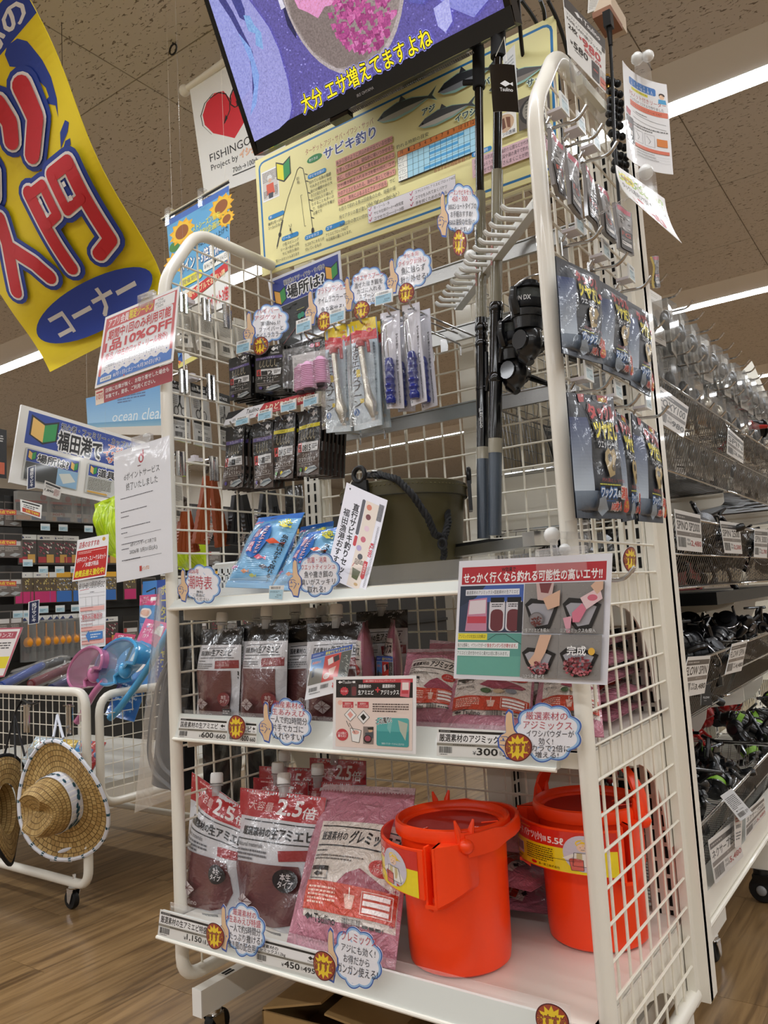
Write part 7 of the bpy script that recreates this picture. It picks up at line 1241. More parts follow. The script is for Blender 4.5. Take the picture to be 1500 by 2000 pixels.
for i in range(15):
    y = .6+i*.12+rq.uniform(-.01, .01); ghook(y, 1.405-.0); key = 'k' if i in (0, 1, 2, 3, 6, 7, 9, 10, 12) else 'b'
    for d in (.865, .82): hang(bl[key], key, y, d, 1.262+.0, rq.uniform(-.2, .2))
for i in range(26): dup(bl[('k', 'k', 'k', 'w')[i % 4]], (rq.uniform(.64, .8), .56+i*.068, 1.12), (0, rq.uniform(-.5, .2), rq.uniform(-.6, .6)), label=('pale' if i % 4 == 3 else 'dark')+' blister box heaped in the highest baskets', group='blister boxes in the highest baskets')
for i in range(13):
    y = .75+i*.13; ghook(y, 1.29)
    for d in (.8,): hang(bl2, 'b2', y, d, 1.15, rq.uniform(-.2, .2))
b = B(); o = pack('strap_pack', 'yellow slim pack hanging at the near end of the top blister row', 'tackle pack', qX([(1275, 500), (1286, 500), (1288, 562), (1280, 562)], .95), .004, art_lead(3), WAX, 'c8b060', seed=5)
# far end: white frame with a card, price board and white bag
fr = thing('display_stand', 'white tubular stand with a white fabric panel at the far end of the gondola', 'display stand', (.95, 3.4, 0)); b = B(); b.tube(bent([(.2, 3.4, .1), (.2, 3.4, 1.62), (1.3, 3.4, 1.62), (1.3, 3.4, .1)], .04), .014, WHITE, 8); b.tube([(.2, 3.3, 1.57), (1.3, 3.3, 1.57)], .01, WHITE, 8); b.build('tube_frame', fr)
b = B(); q = [PY(1440, 735, 3.38), PY(1468, 705, 3.38), PY(1510, 800, 3.38), PY(1505, 870, 3.38), PY(1400, 870, 3.38), PY(1418, 790, 3.38)]; tr = tessellate_polygon([q]); b.add(q+[p+Vector((0, .02, 0)) for p in q], [t for t in tr]+[tuple(i+6 for i in t[::-1]) for t in tr]+[(i, i+6, (i+1) % 6+6, (i+1) % 6) for i in range(6)], M('white_fabric', 'e4e0d4', .7)); b.build('fabric_panel', fr, smooth=False)
a = Pr('bd', 60, 90); a.r(0, 0, 60, 90, 'b8b2aa'); a.r(0, 0, 60, 40, '1a1817'); a.tx(8, 10, 40, 20, 4, '6a655f', 2)
for i in range(4): a.r(8+i*12, 44, 7, 8, ('a8583a', 'b86a3a', '8a8a8a', 'a8583a')[i])
a.tx(6, 56, 48, 26, 7, '6a655f', 1.2); sheet('catalogue_card', 'black and grey catalogue card hanging at the far end of the reel gondola', 'notice', qY([(1413, 766), (1452, 745), (1454, 822), (1420, 832)], 2.6), a, PAPER, .002)
def rodreel(px, X): 
    p = PX(px[0], px[1], X); dup(kinds[3][1], label='red and black reel standing on the far end of the highest basket', group=None, mat=Matrix.Translation(p) @ Matrix.Rotation(.6, 4, 'Z') @ Matrix.Scale(1.3, 4))
rodreel((1445, 840), .84)
# ------------------------------------------------------------------ goods hung outside the left mesh panel, seen from their backs
PAPB = INK('card_back', .55)
def xq(px, X=-.045): q = qX(px, X); return q        # faces +x, TL TR BR BL as seen from the camera
def art_back(kind):
    a = Pr('bk', 60, 125)
    if kind == 'card': a.rr(0, 0, 60, 125, 4, 'd9d3c6'); a.tx(8, 18, 36, 3, 1, '55524c'); a.tx(8, 26, 46, 44, 12, '8a857c', 1.2); a.logo(10, 84, 8, 5, '222222'); a.t('Tsulino', 20, 83, 24, 7, '222222', .03); a.bar(16, 96, 28, 15); a.tx(12, 114, 34, 3, 1, '777777')
    else:
        a.r(0, 0, 60, 125, 'c9c8c4'); a.r(0, 0, 60, 18, '141415'); a.t('BENT NOSE', 4, 8, 42, 6, 'e4e4e4', .03); a.r(2, 74, 54, 7, '1c1c1c'); a.tx(4, 84, 50, 8, 3, '8a8884'); a.logo(14, 95, 8, 5, '2a2a2a'); a.t('Tsulino', 24, 94, 22, 6, '2a2a2a', .02); a.bar(12, 106, 20, 10); a.tx(38, 104, 14, 16, 4, '777777')
        for x in (18, 40): a.ln([(x+7*math.cos(t*PI/6), 62+9*math.sin(t*PI/6)) for t in range(13)], 1.8, '26262a')
        a.ln([(23, 54), (29, 44), (31, 28)], 3, '26262a'); a.ln([(35, 54), (29, 44), (27, 28)], 3, '26262a'); a.tx(6, 30, 16, 20, 5, '8a8a8a', .8)
    return a
GL1 = 'carded packs hung outside the left panel'
for lab, px, k in (('cream card pack seen from behind, nearest of the upper left panel row', [(344, 596), (372, 604), (376, 680), (346, 676)], 'card'), ('cream card pack seen from behind, second of the upper left panel row', [(374, 593), (412, 602), (421, 694), (386, 684)], 'card'), ('cream card pack seen from behind, third of the upper left panel row', [(420, 607), (448, 616), (458, 702), (430, 693)], 'card'), ('cream card pack seen from behind, farthest of the upper left panel row', [(458, 620), (482, 628), (492, 712), (466, 705)], 'card'),
        ('scissors pack seen from behind, nearest of the second left panel row', [(331, 740), (368, 752), (374, 866), (334, 858)], 'sc'), ('scissors pack seen from behind, second of the second left panel row', [(371, 747), (407, 758), (415, 876), (380, 868)], 'sc'), ('scissors pack seen from behind, third of the second left panel row', [(422, 765), (448, 774), (456, 884), (430, 878)], 'sc'), ('white carded pack low on the left panel beside the front post', [(337, 928), (356, 932), (359, 1020), (340, 1016)], 'card')):
    o = pack('card_pack', lab, 'tackle pack', xq(px), .004, art_back(k), LAM, 'd0ccc2', GL1, seed=int(px[0][0])); 
    if k == 'card' and px[0][1] < 700: behind(o, 2, .0, 'cream card pack behind another in the upper left panel row', .001); [setattr(c, 'location', c.location+Vector((-.02*(i+1), .012, 0))) for i, c in enumerate([x for x in bpy.data.objects if x.name.startswith('card_pack') and x.get('label', '').startswith('cream card pack behind')][-2:])]
for lab, x, y, h in (('nearest of the upper row', 355, 578, 34), ('second of the upper row', 400, 588, 40), ('third of the upper row', 441, 600, 42), ('nearest of the second row', 356, 727, 42), ('second of the second row', 409, 736, 46), ('nearest of the third row', 350, 886, 44), ('second of the third row', 415, 896, 44)):
    p, q = PX(x, y, .004), PX(x+1, y+h, .004); o = thing('peg_hook', 'chrome hook plate on the left panel, '+lab, 'hook', p, None, 'hook plates on the left panel'); b = B()
    for d in (-.007, .007): b.tube([p+Vector((.004, d, .004)), Vector((p.x+.004, p.y+d, q.z))], .0055, CHROME, 8)
    b.bb((p.x, p.y-.012, p.z-.006), (p.x+.004, p.y+.012, p.z+.004), BLACK); b.tube([p, p+Vector((-.14, 0, -.004)), p+Vector((-.16, 0, .01))], .0025, HOOKW, 6); b.build('hook_wire', o)
    b = B(); b.bb((p.x-.06, p.y-.035, p.z-.006), (p.x-.02, p.y-.012, p.z+.003), M('label_plastic', 'd8d2d6', .35)); b.bb((p.x-.04, p.y-.03, p.z+.003), (p.x-.028, p.y-.016, p.z+.01), M('label_plastic', 'd8d2d6', .35)); b.build('label_arm', o)
def tongs(lab, top, arms, m, txt):
    pt = PX(*top, -.06); o = thing('fish_tongs', lab, 'fish tongs', pt, None, 'fish tongs on the left panel'); B().tube(bent([pt+Vector((0, 0, .014)), pt+Vector((0, .012, .01)), pt+Vector((0, 0, -.01))], .006), .006, M('hinge_bronze', '4a4036', .4, .4), 8).build('hinge', o)
    for i, (wpx, X) in enumerate(arms):
        L = [PX(x, y, X) for x, y in wpx]; n = 7; b = B(); l0, l1, r1, r0 = L; vs = []; fs = []; N = 24
        for j in range(N+1):
            t = j/N; w = math.sin(PI*min(1, .25+t*.8))**.5 if t > .5 else .5+.5*t*2; a_, c_ = l0.lerp(l1, t), r0.lerp(r1, t); z = (.0022 if j % 2 else 0)*(t > .45)
            for p, sx in ((a_, -1), (c_, 1)):
                for dx in (0, .012): vs.append(p+Vector((dx, sx*z*.9, 0)))
        for j in range(N): k = 4*j; fs += [(k, k+1, k+5, k+4), (k+1, k+3, k+7, k+5), (k+3, k+2, k+6, k+7), (k+2, k, k+4, k+6)]
        fs += [(0, 2, 3, 1), (4*N, 4*N+1, 4*N+3, 4*N+2)]; b.add(vs, fs, m); k = b.build('tong_arm', o)
        for t in (.35, .65):
            p, q = l0.lerp(r0, t), l1.lerp(r1, t); B().tube([p.lerp(q, .35)+Vector((.013, 0, 0)), p.lerp(q, .96)+Vector((.013, 0, 0))], .0016, m, 5).build('groove_rib', k)
        if txt and i == 0: a = Pr('t', 30, 60); a.t('Tsulino', 2, 18, 54, 14, 'd8c8c0', .03, rot=-80); c = l0.lerp(l1, .78), r0.lerp(r1, .78), r0.lerp(r1, .98), l0.lerp(l1, .98); a.build('lettering', fq([p+Vector((.0135, 0, 0)) for p in c]), LAM, k)
ORT = M('tong_orange', '9c4a22', .4); BKT = M('tong_black', '26272a', .45)
tongs('orange fish tongs hanging open on the left panel, right pair', (402, 914), [([(396, 930), (374, 1062), (402, 1064), (405, 932)], -.05), ([(408, 940), (420, 1070), (444, 1066), (416, 936)], -.07)], ORT, True)
tongs('orange fish tongs hanging low beside the front left post', (356, 985), [([(350, 1000), (338, 1078), (366, 1080), (360, 1000)], -.05), ([(362, 1000), (372, 1080), (384, 1078), (366, 998)], -.08)], ORT, False)
tongs('black fish tongs hanging behind the lower rig packs, nearer pair', (462, 955), [([(452, 968), (442, 1064), (466, 1066), (462, 966)], -.05), ([(466, 968), (478, 1064), (500, 1060), (476, 966)], -.07)], BKT, True)
tongs('black fish tongs hanging behind the lower rig packs, farther pair', (520, 950), [([(508, 960), (498, 1050), (516, 1052), (518, 960)], -.05), ([(522, 960), (530, 1050), (548, 1046), (532, 958)], -.07)], BKT, True)
def bag(lab, px, txt, X=-.06):
    a = Pr('bg', 80, 120); a.r(0, 0, 80, 120, '101114'); 
    if txt: a.logo(26, 42, 22, 14, '6a6a6e'); a.t('Tsulino', 24, 60, 34, 9, '6a6a6e', .02)
    return pillow('black_bag', lab, 'carry bag', xq(px, X), .03, a, FILM, '141518', 'black bags hung outside the left panel', seed=int(px[0][0]), wr=.003)
bag('black folded bag with faint letters behind the leftmost krill pouch', [(346, 1195), (394, 1190), (398, 1420), (352, 1440)], True); bag('black bag hanging below it outside the left panel', [(395, 1440), (470, 1430), (470, 1580), (400, 1600)], False); bag('black bag hanging at the rear of the left panel below the middle shelf', [(478, 1430), (560, 1420), (560, 1540), (482, 1556)], False); bag('black card pack hanging at the rear of the left panel above the tissues', [(556, 950), (590, 945), (592, 1030), (560, 1040)], True)
# clear bag with dark waders
o = thing('wader_bag', 'large clear bag of dark waders with grey seams hanging left of the rack', 'clothing bag', PY(304, 1572, .1)); q = qY([(306, 1150), (346, 1140), (347, 1556), (262, 1588)], .1)
b = B(); b.slab(fq(q, .012), 6, 10, .001, clear('bag_film', 'ffffff', .15, .05, .4, 14)); b.build('clear_bag', o)
a = Pr('w', 80, 200, 8); f = fq([p+Vector((0, .02, 0)) for p in qY([(318, 1170), (347, 1160), (347, 1548), (282, 1535)], .1)], .015); b = B(); b.slab(f, 6, 12, .03, M('wader_cloth', '18181b', .75, var=.2, bscale=40)); b.build('waders', o)
for pts in ([(332, 1290), (310, 1330), (296, 1400), (290, 1470), (300, 1510), (345, 1548)], [(345, 1270), (326, 1320), (312, 1400), (308, 1470), (318, 1500), (346, 1524)]): B().tube(bent([PY(x, y, .095) for x, y in pts], .08), .0055, M('grey_piping', '6e6c6a', .6), 8).build('piping', o)
# ------------------------------------------------------------------ goods wall and wagons on the left
WX = -2.0; yw = lambda px: PX(px, 1130, WX).y
wr = thing('goods_wall', 'dark pegboard goods wall with rows of hanging lures across the left aisle', 'shelf unit', (WX-.05, 2.2, 0)); DKP = M('pegboard_dark', '2b2824', .7)
b = B(); b.bb((WX-.12, .1, .1), (WX-.08, 4.6, 1.44), DKP); b.build('back_panel', wr)
for z in (1.28, 1.07, .89, .65): B().bb((WX-.08, .1, z-.01), (WX-.065, 4.6, z+.012), M('rail_dark', '1b1a18', .5)).build('hook_rail', wr)
B().bb((WX-.12, .1, .0), (WX+.25, 4.6, .12), WHITE).build('plinth', wr)
def wq(px, dx=0): return qX(px, WX+dx)
# the white board with blue heading
a = Pr('wb', 280, 170); a.r(0, 0, 280, 170, 'ecebe6'); a.r(14, 8, 258, 72, '2747a2'); wakaba(a, 20, 14, 50, 60, 'f0c36a', '2f9a52'); wakaba(a, 236, 24, 36, 50, 'f0c36a', '2f9a52'); a.t('初心者・ファミリー・カップルにおすすめ!', 74, 14, 190, 15, '16161a', .04, 'd8dcec', .05); a.t('福田港で', 72, 33, 84, 42, '0f0f12', .07, 'f2f2f2', .1); a.t('アジ\nイワシ\nサバ', 160, 32, 46, 44, 'd8584a', .04, 'f4ece8', .08); a.t('を釣ろう', 210, 38, 56, 36, '0f0f12', .07, 'f2f2f2', .1)
for x, t in ((18, '場所は?'), (132, '道具は?')): a.rr(x, 88, 100, 70, 2, 'c9cbc6'); a.r(x+3, 91, 94, 26, '2747a2'); wakaba(a, x+5, 92, 14, 22, 'f0c36a', '2f9a52'); wakaba(a, x+82, 94, 14, 22, 'f0c36a', '2f9a52'); a.t(t, x+22, 97, 56, 18, '111114', .06, 'f2f2f2', .1)
a.r(21, 118, 56, 38, '3a3c3a'); a.r(77, 118, 38, 38, '8fb8d8'); a.p([(80, 130), (100, 124), (112, 140), (90, 150)], 'd8dcd4'); a.tx(136, 120, 46, 30, 8, '7a7668'); a.r(136, 152, 40, 4, 'd8a84a'); a.r(196, 120, 30, 14, 'c8607a'); a.r(198, 136, 28, 20, '3a8ac4')
sheet('guide_board', 'white guide board with blue heading above the goods wall, far left', 'sign', wq([(42, 790), (312, 872), (300, 1000), (18, 942)], .12), a, LAM, .01, eps=1.2e-4)
def mini(name, lab, grp, w, h, paint, extra=None):
    o = thing(name, lab, 'tackle pack', (0, 0, 0), None, grp); q = [Vector((0, -w/2, h)), Vector((0, w/2, h)), Vector((0, w/2, 0)), Vector((0, -w/2, 0))]; a = Pr('m', 100, 100*h/w); paint(a)
    k = B().slab(fq(q), 1, 1, .004, M('film_3a3632', '3a3632', .3, coat=.8)).build('card'); k.parent = o; l = a.build('printed_face', fq(q), LAM, None, 1e-4); l.parent = k
    if extra: extra(o, w, h)
    return o
def addp(b, n, o): k = b.build(n); k.parent = o
def pt_case(a): H_ = a.H; a.r(0, 0, 100, H_, 'b9b2ac'); a.r(4, H_*.28, 92, H_*.1, 'c8584a'); a.r(6, H_*.36, 88, H_*.3, '1d1a1a'); a.t('SABIKI', 20, H_*.42, 60, H_*.12, '9a6a5a', .04); a.r(6, H_*.66, 88, H_*.14, 'e0d4cc'); a.t('890円', 24, H_*.68, 48, H_*.1, 'b8483a', .04); a.r(6, H_*.82, 40, H_*.14, 'd8a07a'); a.r(50, H_*.82, 40, H_*.14, '3f5a8a'); a.e(84, H_*.16, 9, 9, 'c8584a')
def ex_case(o, w, h): b = B(); b.bb((.002, -w/2, 0), (.035, w/2, h), clear('blister_box', 'e8e8e6', .2, .04)); addp(b, 'clear_case', o)
def pt_pink(a): H_ = a.H; a.r(0, 0, 100, H_, '4a4440'); a.r(0, 0, 100, H_*.17, 'd9d8d2'); a.p([(12, H_*.1), (26, H_*.05), (34, H_*.12), (20, H_*.14)], '2a3a6a'); a.tx(40, H_*.07, 40, H_*.05, 1, '3a3a4a'); r3 = random.Random(7); [a.p([(x, y), (x+14, y+3), (x+10, y+12)], r3.choice(('a8485a', 'c8b8b0', '8a3a4a', 'e0d8d0'))) for x, y in ((r3.uniform(4, 84), r3.uniform(H_*.2, H_*.6)) for _ in range(22))]; a.r(50, H_*.66, 40, H_*.28, 'c89a4a'); a.r(4, H_*.74, 44, H_*.2, 'a8343a')
def pt_mag(a): H_ = a.H; a.r(0, 0, 100, H_, '5a4c3c'); a.r(0, 0, 100, H_*.17, 'd9d8d2'); a.tx(20, H_*.06, 50, H_*.06, 1, '3a3a6a'); r3 = random.Random(9); [a.p([(x, y), (x+12, y+4), (x+6, y+12)], r3.choice(('c8b878', 'b89a4a', 'd8d4cc', '6a5a3a'))) for x, y in ((r3.uniform(4, 84), r3.uniform(H_*.2, H_*.55)) for _ in range(18))]; a.r(6, H_*.62, 88, H_*.36, 'c2286a')
def pt_blue(a): H_ = a.H; a.r(0, 0, 100, H_, '6a5c44'); a.r(0, 0, 100, H_*.17, 'e0a82c'); r3 = random.Random(8); [a.p([(x, y), (x+12, y+4), (x+6, y+12)], r3.choice(('d8b83a', 'b8b0a0', '7a9ac4', 'e4dccc'))) for x, y in ((r3.uniform(4, 84), r3.uniform(H_*.2, H_*.6)) for _ in range(22))]; a.r(8, H_*.62, 84, H_*.36, '2f6ab4')
def pt_rig(a): H_ = a.H; a.r(0, 0, 100, H_, '6a625c'); a.r(0, 0, 100, H_*.2, '131313'); a.r(4, H_*.24, 92, H_*.2, '23211f'); a.r(6, H_*.46, 18, H_*.14, 'b03a34'); a.r(24, H_*.46, 66, H_*.14, 'd0ccc8'); a.tx(8, H_*.64, 70, H_*.16, 3, 'b8b0a8'); a.p([(30, H_*.92), (60, H_*.84), (92, H_*.88), (60, H_*.97)], 'a8acac')
def pt_float(a): H_ = a.H; a.r(0, 0, 100, H_, '2f2a26'); a.r(0, 0, 100, H_*.14, 'd9d8d2'); a.p([(12, H_*.1), (40, H_*.03), (60, H_*.1), (30, H_*.12)], '2a3a6a'); a.r(16, H_*.76, 60, H_*.2, '4a1c1a')
def ex_float(o, w, h): b = B(); OR_ = M('float_orange', 'e0901c', .35); b.ball((.02, 0, h*.42), .021, OR_, 8, (1, 1, 1.15)); b.tube([(.02, 0, h*.5), (.02, 0, h*.82)], [.0045, .003], OR_, 8); b.cyl((.02, 0, h*.2), (.02, 0, h*.34), .012, BLACK, 10); addp(b, 'float', o); ex_case(o, w, h*.9)
K = dict(case=mini('lure_case', 'clear case labelled SABIKI in the top row of the goods wall', 'clear cases on the goods wall', .16, .13, pt_case, ex_case), pink=mini('lure_pack', 'white headed lure pack with orange base on the goods wall', 'white headed packs on the goods wall', .085, .135, pt_pink), mag=mini('lure_pack', 'lure pack with magenta base on the goods wall', 'magenta packs on the goods wall', .075, .14, pt_mag), blue=mini('lure_pack', 'yellow topped lure pack with blue base on the goods wall', 'blue packs on the goods wall', .07, .14, pt_blue), rig=mini('rig_pack', 'grey rig pack with black header on the goods wall', 'grey rig packs on the goods wall', .085, .135, pt_rig), flo=mini('float_pack', 'pack with an orange float ball in the lower row of the goods wall', 'orange float packs on the goods wall', .055, .2, pt_float, ex_float))
usedk = set(); rw = random.Random(31)
def put(k, y, z, dx=0):
    if k not in usedk: usedk.add(k); K[k].location = (WX+dx, y, z); K[k].rotation_euler = (0, 0, rw.uniform(-.1, .1))
    else: dup(K[k], (WX+dx, y, z), (0, 0, rw.uniform(-.12, .12)))
for px in (58, 108, 148, 184): put('case', yw(px), 1.285, .02)
for px in (54, 91, 117, 140): put('pink', yw(px), 1.09)
for px in (44, 58, 80, 95): put('mag', yw(px), .915)
for px in (108, 124, 138, 152): put('blue', yw(px), .915)
for px in (2, 26):
    for z in (.78, .95, 1.12, 1.26): put('rig', yw(px), z)
for px in (50, 66, 84, 100, 112, 124, 140, 152, 160): put('flo', yw(px), .66)
for i in range(16):
    y = yw(215)+i*.115
    for z, k in ((1.28, rw.choice(('case', 'rig', 'pink'))), (1.09, rw.choice(('pink', 'rig', 'blue'))), (.915, rw.choice(('blue', 'mag', 'rig'))), (.7, rw.choice(('flo', 'rig', 'pink')))):
        if rw.random() < .85 and not (k == 'case' and i % 2): put(k, y, z)
lp = None
for px, z in ((60, 1.06), (92, 1.06), (122, 1.06), (60, .885), (92, .885), (122, .885), (10, .87), (30, .87), (60, .64), (92, .64), (140, .65), (65, 1.25), (100, 1.25), (150, 1.25), (30, 1.09)):
    if lp is None:
        a = Pr('l', 30, 20); a.r(0, 0, 30, 20, 'd8dcdc'); a.r(1, 7, 28, 12, 'a8c8d4'); a.tx(4, 9, 16, 7, 2, '5a7a8a'); p = Vector((WX+.1, yw(px), z)); lp = sheet('price_label', 'small blue price label on the hooks of the goods wall', 'price card', [p+Vector((0, -.022, .015)), p+Vector((0, .022, .015)), p+Vector((0, .022, -.015)), p+Vector((0, -.022, -.015))], a, LAM, .002, group='small price labels of the goods wall')
        l0 = Vector(lp.location)
    else: dup(lp, Vector((l0.x, yw(px), z-.015)))
def vs_(lab, px, t):
    a = Pr('v', 30, 90); a.r(0, 0, 30, 90, 'f2f2f2'); a.r(2, 2, 26, 86, '1d2a52'); a.t('\n'.join(t), 9, 8, 13, 74, 'f2f2f2', .04); sheet('section_sign', lab, 'sign', wq(px, .2), a, LAM, .002, eps=1e-4)
vs_('upright navy sign with white letters hanging above the clear cases', [(54, 913), (70, 908), (69, 953), (53, 956)], '堤防サビキ'); vs_('upright navy sign with white letters above the orange floats', [(56, 1176), (77, 1171), (76, 1217), (55, 1220)], '投げサビキ')
a = Pr('p', 60, 50); a.r(0, 0, 60, 50, 'e6e4e0'); a.r(4, 4, 50, 7, '2a2a2a'); a.tx(6, 14, 26, 8, 2, '4a4a4a'); a.t('1,890', 4, 26, 30, 9, '1c1c1c', .05); a.tx(36, 16, 18, 26, 5, 'a85a5a'); sheet('price_notice', 'small tilted white price notice 1890 hanging over the clear cases', 'notice', wq([(88, 938), (122, 952), (116, 976), (83, 966)], .18), a, LAM, .001, eps=1e-4)
a = Pr('p', 60, 50); a.r(0, 0, 60, 50, 'f2f2ee'); a.r(4, 4, 50, 6, '3a3a3a'); a.tx(8, 14, 44, 14, 2, '2a2a2a'); a.p([(4, 30), (56, 30), (56, 46), (4, 46)], 'c8483a'); a.t('3点で690', 14, 32, 38, 11, 'f0e04a', .05); sheet('price_notice', 'white price notice with red and yellow strip in front of the clear cases', 'notice', wq([(40, 975), (82, 986), (80, 1013), (41, 1000)], .2), a, LAM, .003, eps=1e-4)
for i, y in enumerate((995, 1054, 1134)): a = Pr('p', 60, 14); a.r(0, 0, 60, 14, 'c8584a'); a.t('3点で690', 10, 2, 46, 9, 'f0d84a', .05); sheet('bargain_strip', '%s red bargain strip over the grey rig packs at the left edge' % ('upper', 'middle', 'lower')[i], 'sign', wq([(-8, y), (32, y+1), (32, y+11), (-8, y+10)], .12), a, LAM, .001, eps=1e-4)
# manager's sign and calendar
p0 = PY(150, 1052, .75); a = Pr('mg', 100, 110); a.r(0, 0, 100, 110, 'f3f2f2'); a.t('店長のおすすめ', 8, 8, 64, 16, 'c03a3c', .05, sk=.1); a.e(86, 10, 5, 5, 'd8a83a'); a.r(3, 30, 94, 76, 'c62f2c'); a.tx(8, 33, 86, 8, 2, 'f0c8c0'); a.t('水中マスク・スノーケルセット', 6, 48, 88, 14, 'f8f0f0', .05); a.t('／水遊び用品', 26, 64, 48, 12, 'f8f0f0', .05); a.t('絶賛品揃え強化中!', 6, 84, 88, 17, 'f0e03a', .07)
sheet('manager_sign', 'red and white recommendation sign with yellow letters above the snorkel wagon', 'sign', qY([(151, 1055), (212, 1043), (212, 1125), (146, 1136)], .75), a, LAM, .001, curl=.012, eps=6e-5)
a = Pr('cal', 60, 145); a.r(0, 0, 60, 145, 'f0f0f2'); a.t('8/10+8/13御前崎GC', 3, 4, 54, 16, '26262a', .01, sk=.2); a.ln([(4, 22), (24, 20)], 1, 'c84a4a'); a.tx(26, 26, 10, 3, 1, '444444'); 
for y in (30, 37, 56, 70, 84, 98, 112, 126, 140): a.ln([(2, y), (58, y)], .4, '777777')
for x in (16, 30, 44): a.ln([(x, 37), (x, 140)], .4, '999999')
for y in (58, 100, 128): a.r(3, y, 54, 9, 'f0b8b0')
for y in range(58, 140, 7): a.tx(4, y, 52, 3, 1, 'a87070', .6)
a.t('夏休みは磯遊び', 7, 74, 46, 11, 'c8646a', .04, 'f4f0f0', .06); a.p([(14, 118), (22, 108), (22, 112), (54, 112), (54, 128), (22, 128), (22, 134)], '4a86cc'); a.tx(26, 115, 24, 10, 2, 'e0ecf8')
sheet('tide_calendar', 'long white calendar sheet with red rows hanging under the recommendation sign', 'notice', qY([(152, 1134), (207, 1128), (206, 1262), (158, 1268)], .752), a, PAPER, .0006, eps=6e-5)
for lab, px in (('neon yellow green net bag hanging behind the service notice', [(184, 985), (232, 965), (236, 1095), (196, 1075)]), ('neon yellow net seen through the left mesh panel', [(346, 1035), (402, 1028), (404, 1118), (350, 1112)])):
    a = Pr('net', 60, 100); a.r(0, 0, 60, 100, 'c9e81e'); r3 = random.Random(6)
    for i in range(26): x = r3.uniform(2, 56); a.ln([(x, r3.uniform(2, 30)), (x+r3.uniform(-8, 8), r3.uniform(50, 98))], .9, r3.choice(('a8c814', 'dcf25a', 'b4d41a')))
    o, f = pillow('net_bag', lab, 'net', qY(px, .85 if px[0][0] < 300 else .5), .06, a, SOFT, 'c0dc20', 'neon nets', seed=int(px[0][0]), wr=.006); p = f(.5, 0)[0]; B().tube([p, Vector((p.x, p.y, H))], .0006, CLEAR, 4).build('hanging_cord', o)
a = Pr('oc', 150, 80, 12); a.r(0, 0, 150, 80, '5aa0dc', 'a8d4ee'); a.r(0, 56, 150, 10, '5a9ac4', '8ab8cc'); a.r(0, 66, 150, 14, 'd8d0c4'); a.t('ocean clean', 50, 38, 94, 18, 'e8f2f8', .01, sk=.2); a.tx(60, 10, 50, 14, 3, '4a6a9a', 1.5); o = sheet('ocean_poster', 'pale blue ocean poster hanging behind the red notice', 'poster', qY([(168, 778), (330, 740), (330, 850), (172, 848)], 1.6), a, LAM, .001, eps=1e-4); b = B()
for p in (PY(170, 776, 1.6), PY(328, 741, 1.6)): b.tube([p, Vector((p.x, p.y, H))], .0006, WHITE, 4)
b.build('hanging_cord', o)
a = Pr('bs', 20, 100); a.r(0, 0, 20, 100, '17171a'); a.tx(3, 12, 14, 20, 4, 'c8c8c8', 1.5); a.r(2, 68, 16, 24, 'c05a3a'); sheet('black_sign', 'tall black sign at the left edge beside the white guide board', 'sign', wq([(-30, 832), (13, 840), (13, 935), (-30, 930)], .1), a, LAM, .004, eps=1e-4)
a = Pr('pk', 70, 100); a.r(0, 0, 70, 100, 'c05a70'); a.r(3, 3, 64, 94, 'f4f2f2'); a.r(6, 8, 58, 14, 'b84a60'); a.t('クリアランス!', 10, 10, 48, 9, 'f8e8ec', .03); a.tx(8, 28, 52, 20, 4, '55555a', 1.2); a.r(6, 58, 60, 24, 'f2e22a'); a.t('5%', 20, 61, 30, 18, 'c83a30', .06); sheet('clearance_sign', 'white sale sign with pink frame and yellow band at the left edge', 'sign', qY([(-40, 1228), (45, 1225), (8, 1322), (-60, 1326)], .24), a, LAM, .001)
# ---- the mesh wagon with snorkel sets
wg = thing('mesh_wagon', 'white tubular mesh wagon on casters holding snorkel sets, left foreground', 'wagon', (-1.2, .6, 0)); X1, X0, Y0, Y1, ZA, ZC = -.755, -1.75, .3, .95, .12, .625
b = B(); b.tube(bent([(X0, Y0, .075), (X1, Y0, .075), (X1, Y0, ZC), (X0, Y0, ZC)], .05, 6, True), .0135, WHITE, 12, True); f = b.build('front_frame', wg); w = B()
for i in range(28): x = X1-.03-i*.035; w.tube([(x, Y0, .34 if False else .3), (x, Y0, ZC)], .0016, WIRE, 5)
for i in range(9): z = .3+i*.037; w.tube([(X0, Y0, z), (X1, Y0, z)], .0016, WIRE, 5)
tag(w.build('wire_grid', f), kind='stuff')
b = B(); xs = X1+.0; b.tube(bent([(xs, Y0+.045, .29), (xs, Y1, .29), (xs, Y1, .61), (xs, Y0+.045, .61)], .06, 6, True), .0125, WHITE, 12, True); f = b.build('side_frame', wg); w = B()
for i in range(16): y = Y0+.09+i*.037; w.tube([(xs, y, .29), (xs, y, .61)], .0016, WIRE, 5)
for i in range(8): z = .33+i*.037; w.tube([(xs, Y0+.045, z), (xs, Y1, z)], .0016, WIRE, 5)
tag(w.build('wire_grid', f), kind='stuff')
b = B(); b.bb((X0, Y0+.02, .33), (X1-.02, Y1, .345), M('tray_grey', 'c9c5ba', .5)); b.build('tray', wg); b = B(); b.tube(bent([(X0, Y1, .075), (X1, Y1, .075), (X1, Y1, ZC), (X0, Y1, ZC)], .05, 6, True), .0125, WHITE, 10, True); b.build('rear_frame', wg)
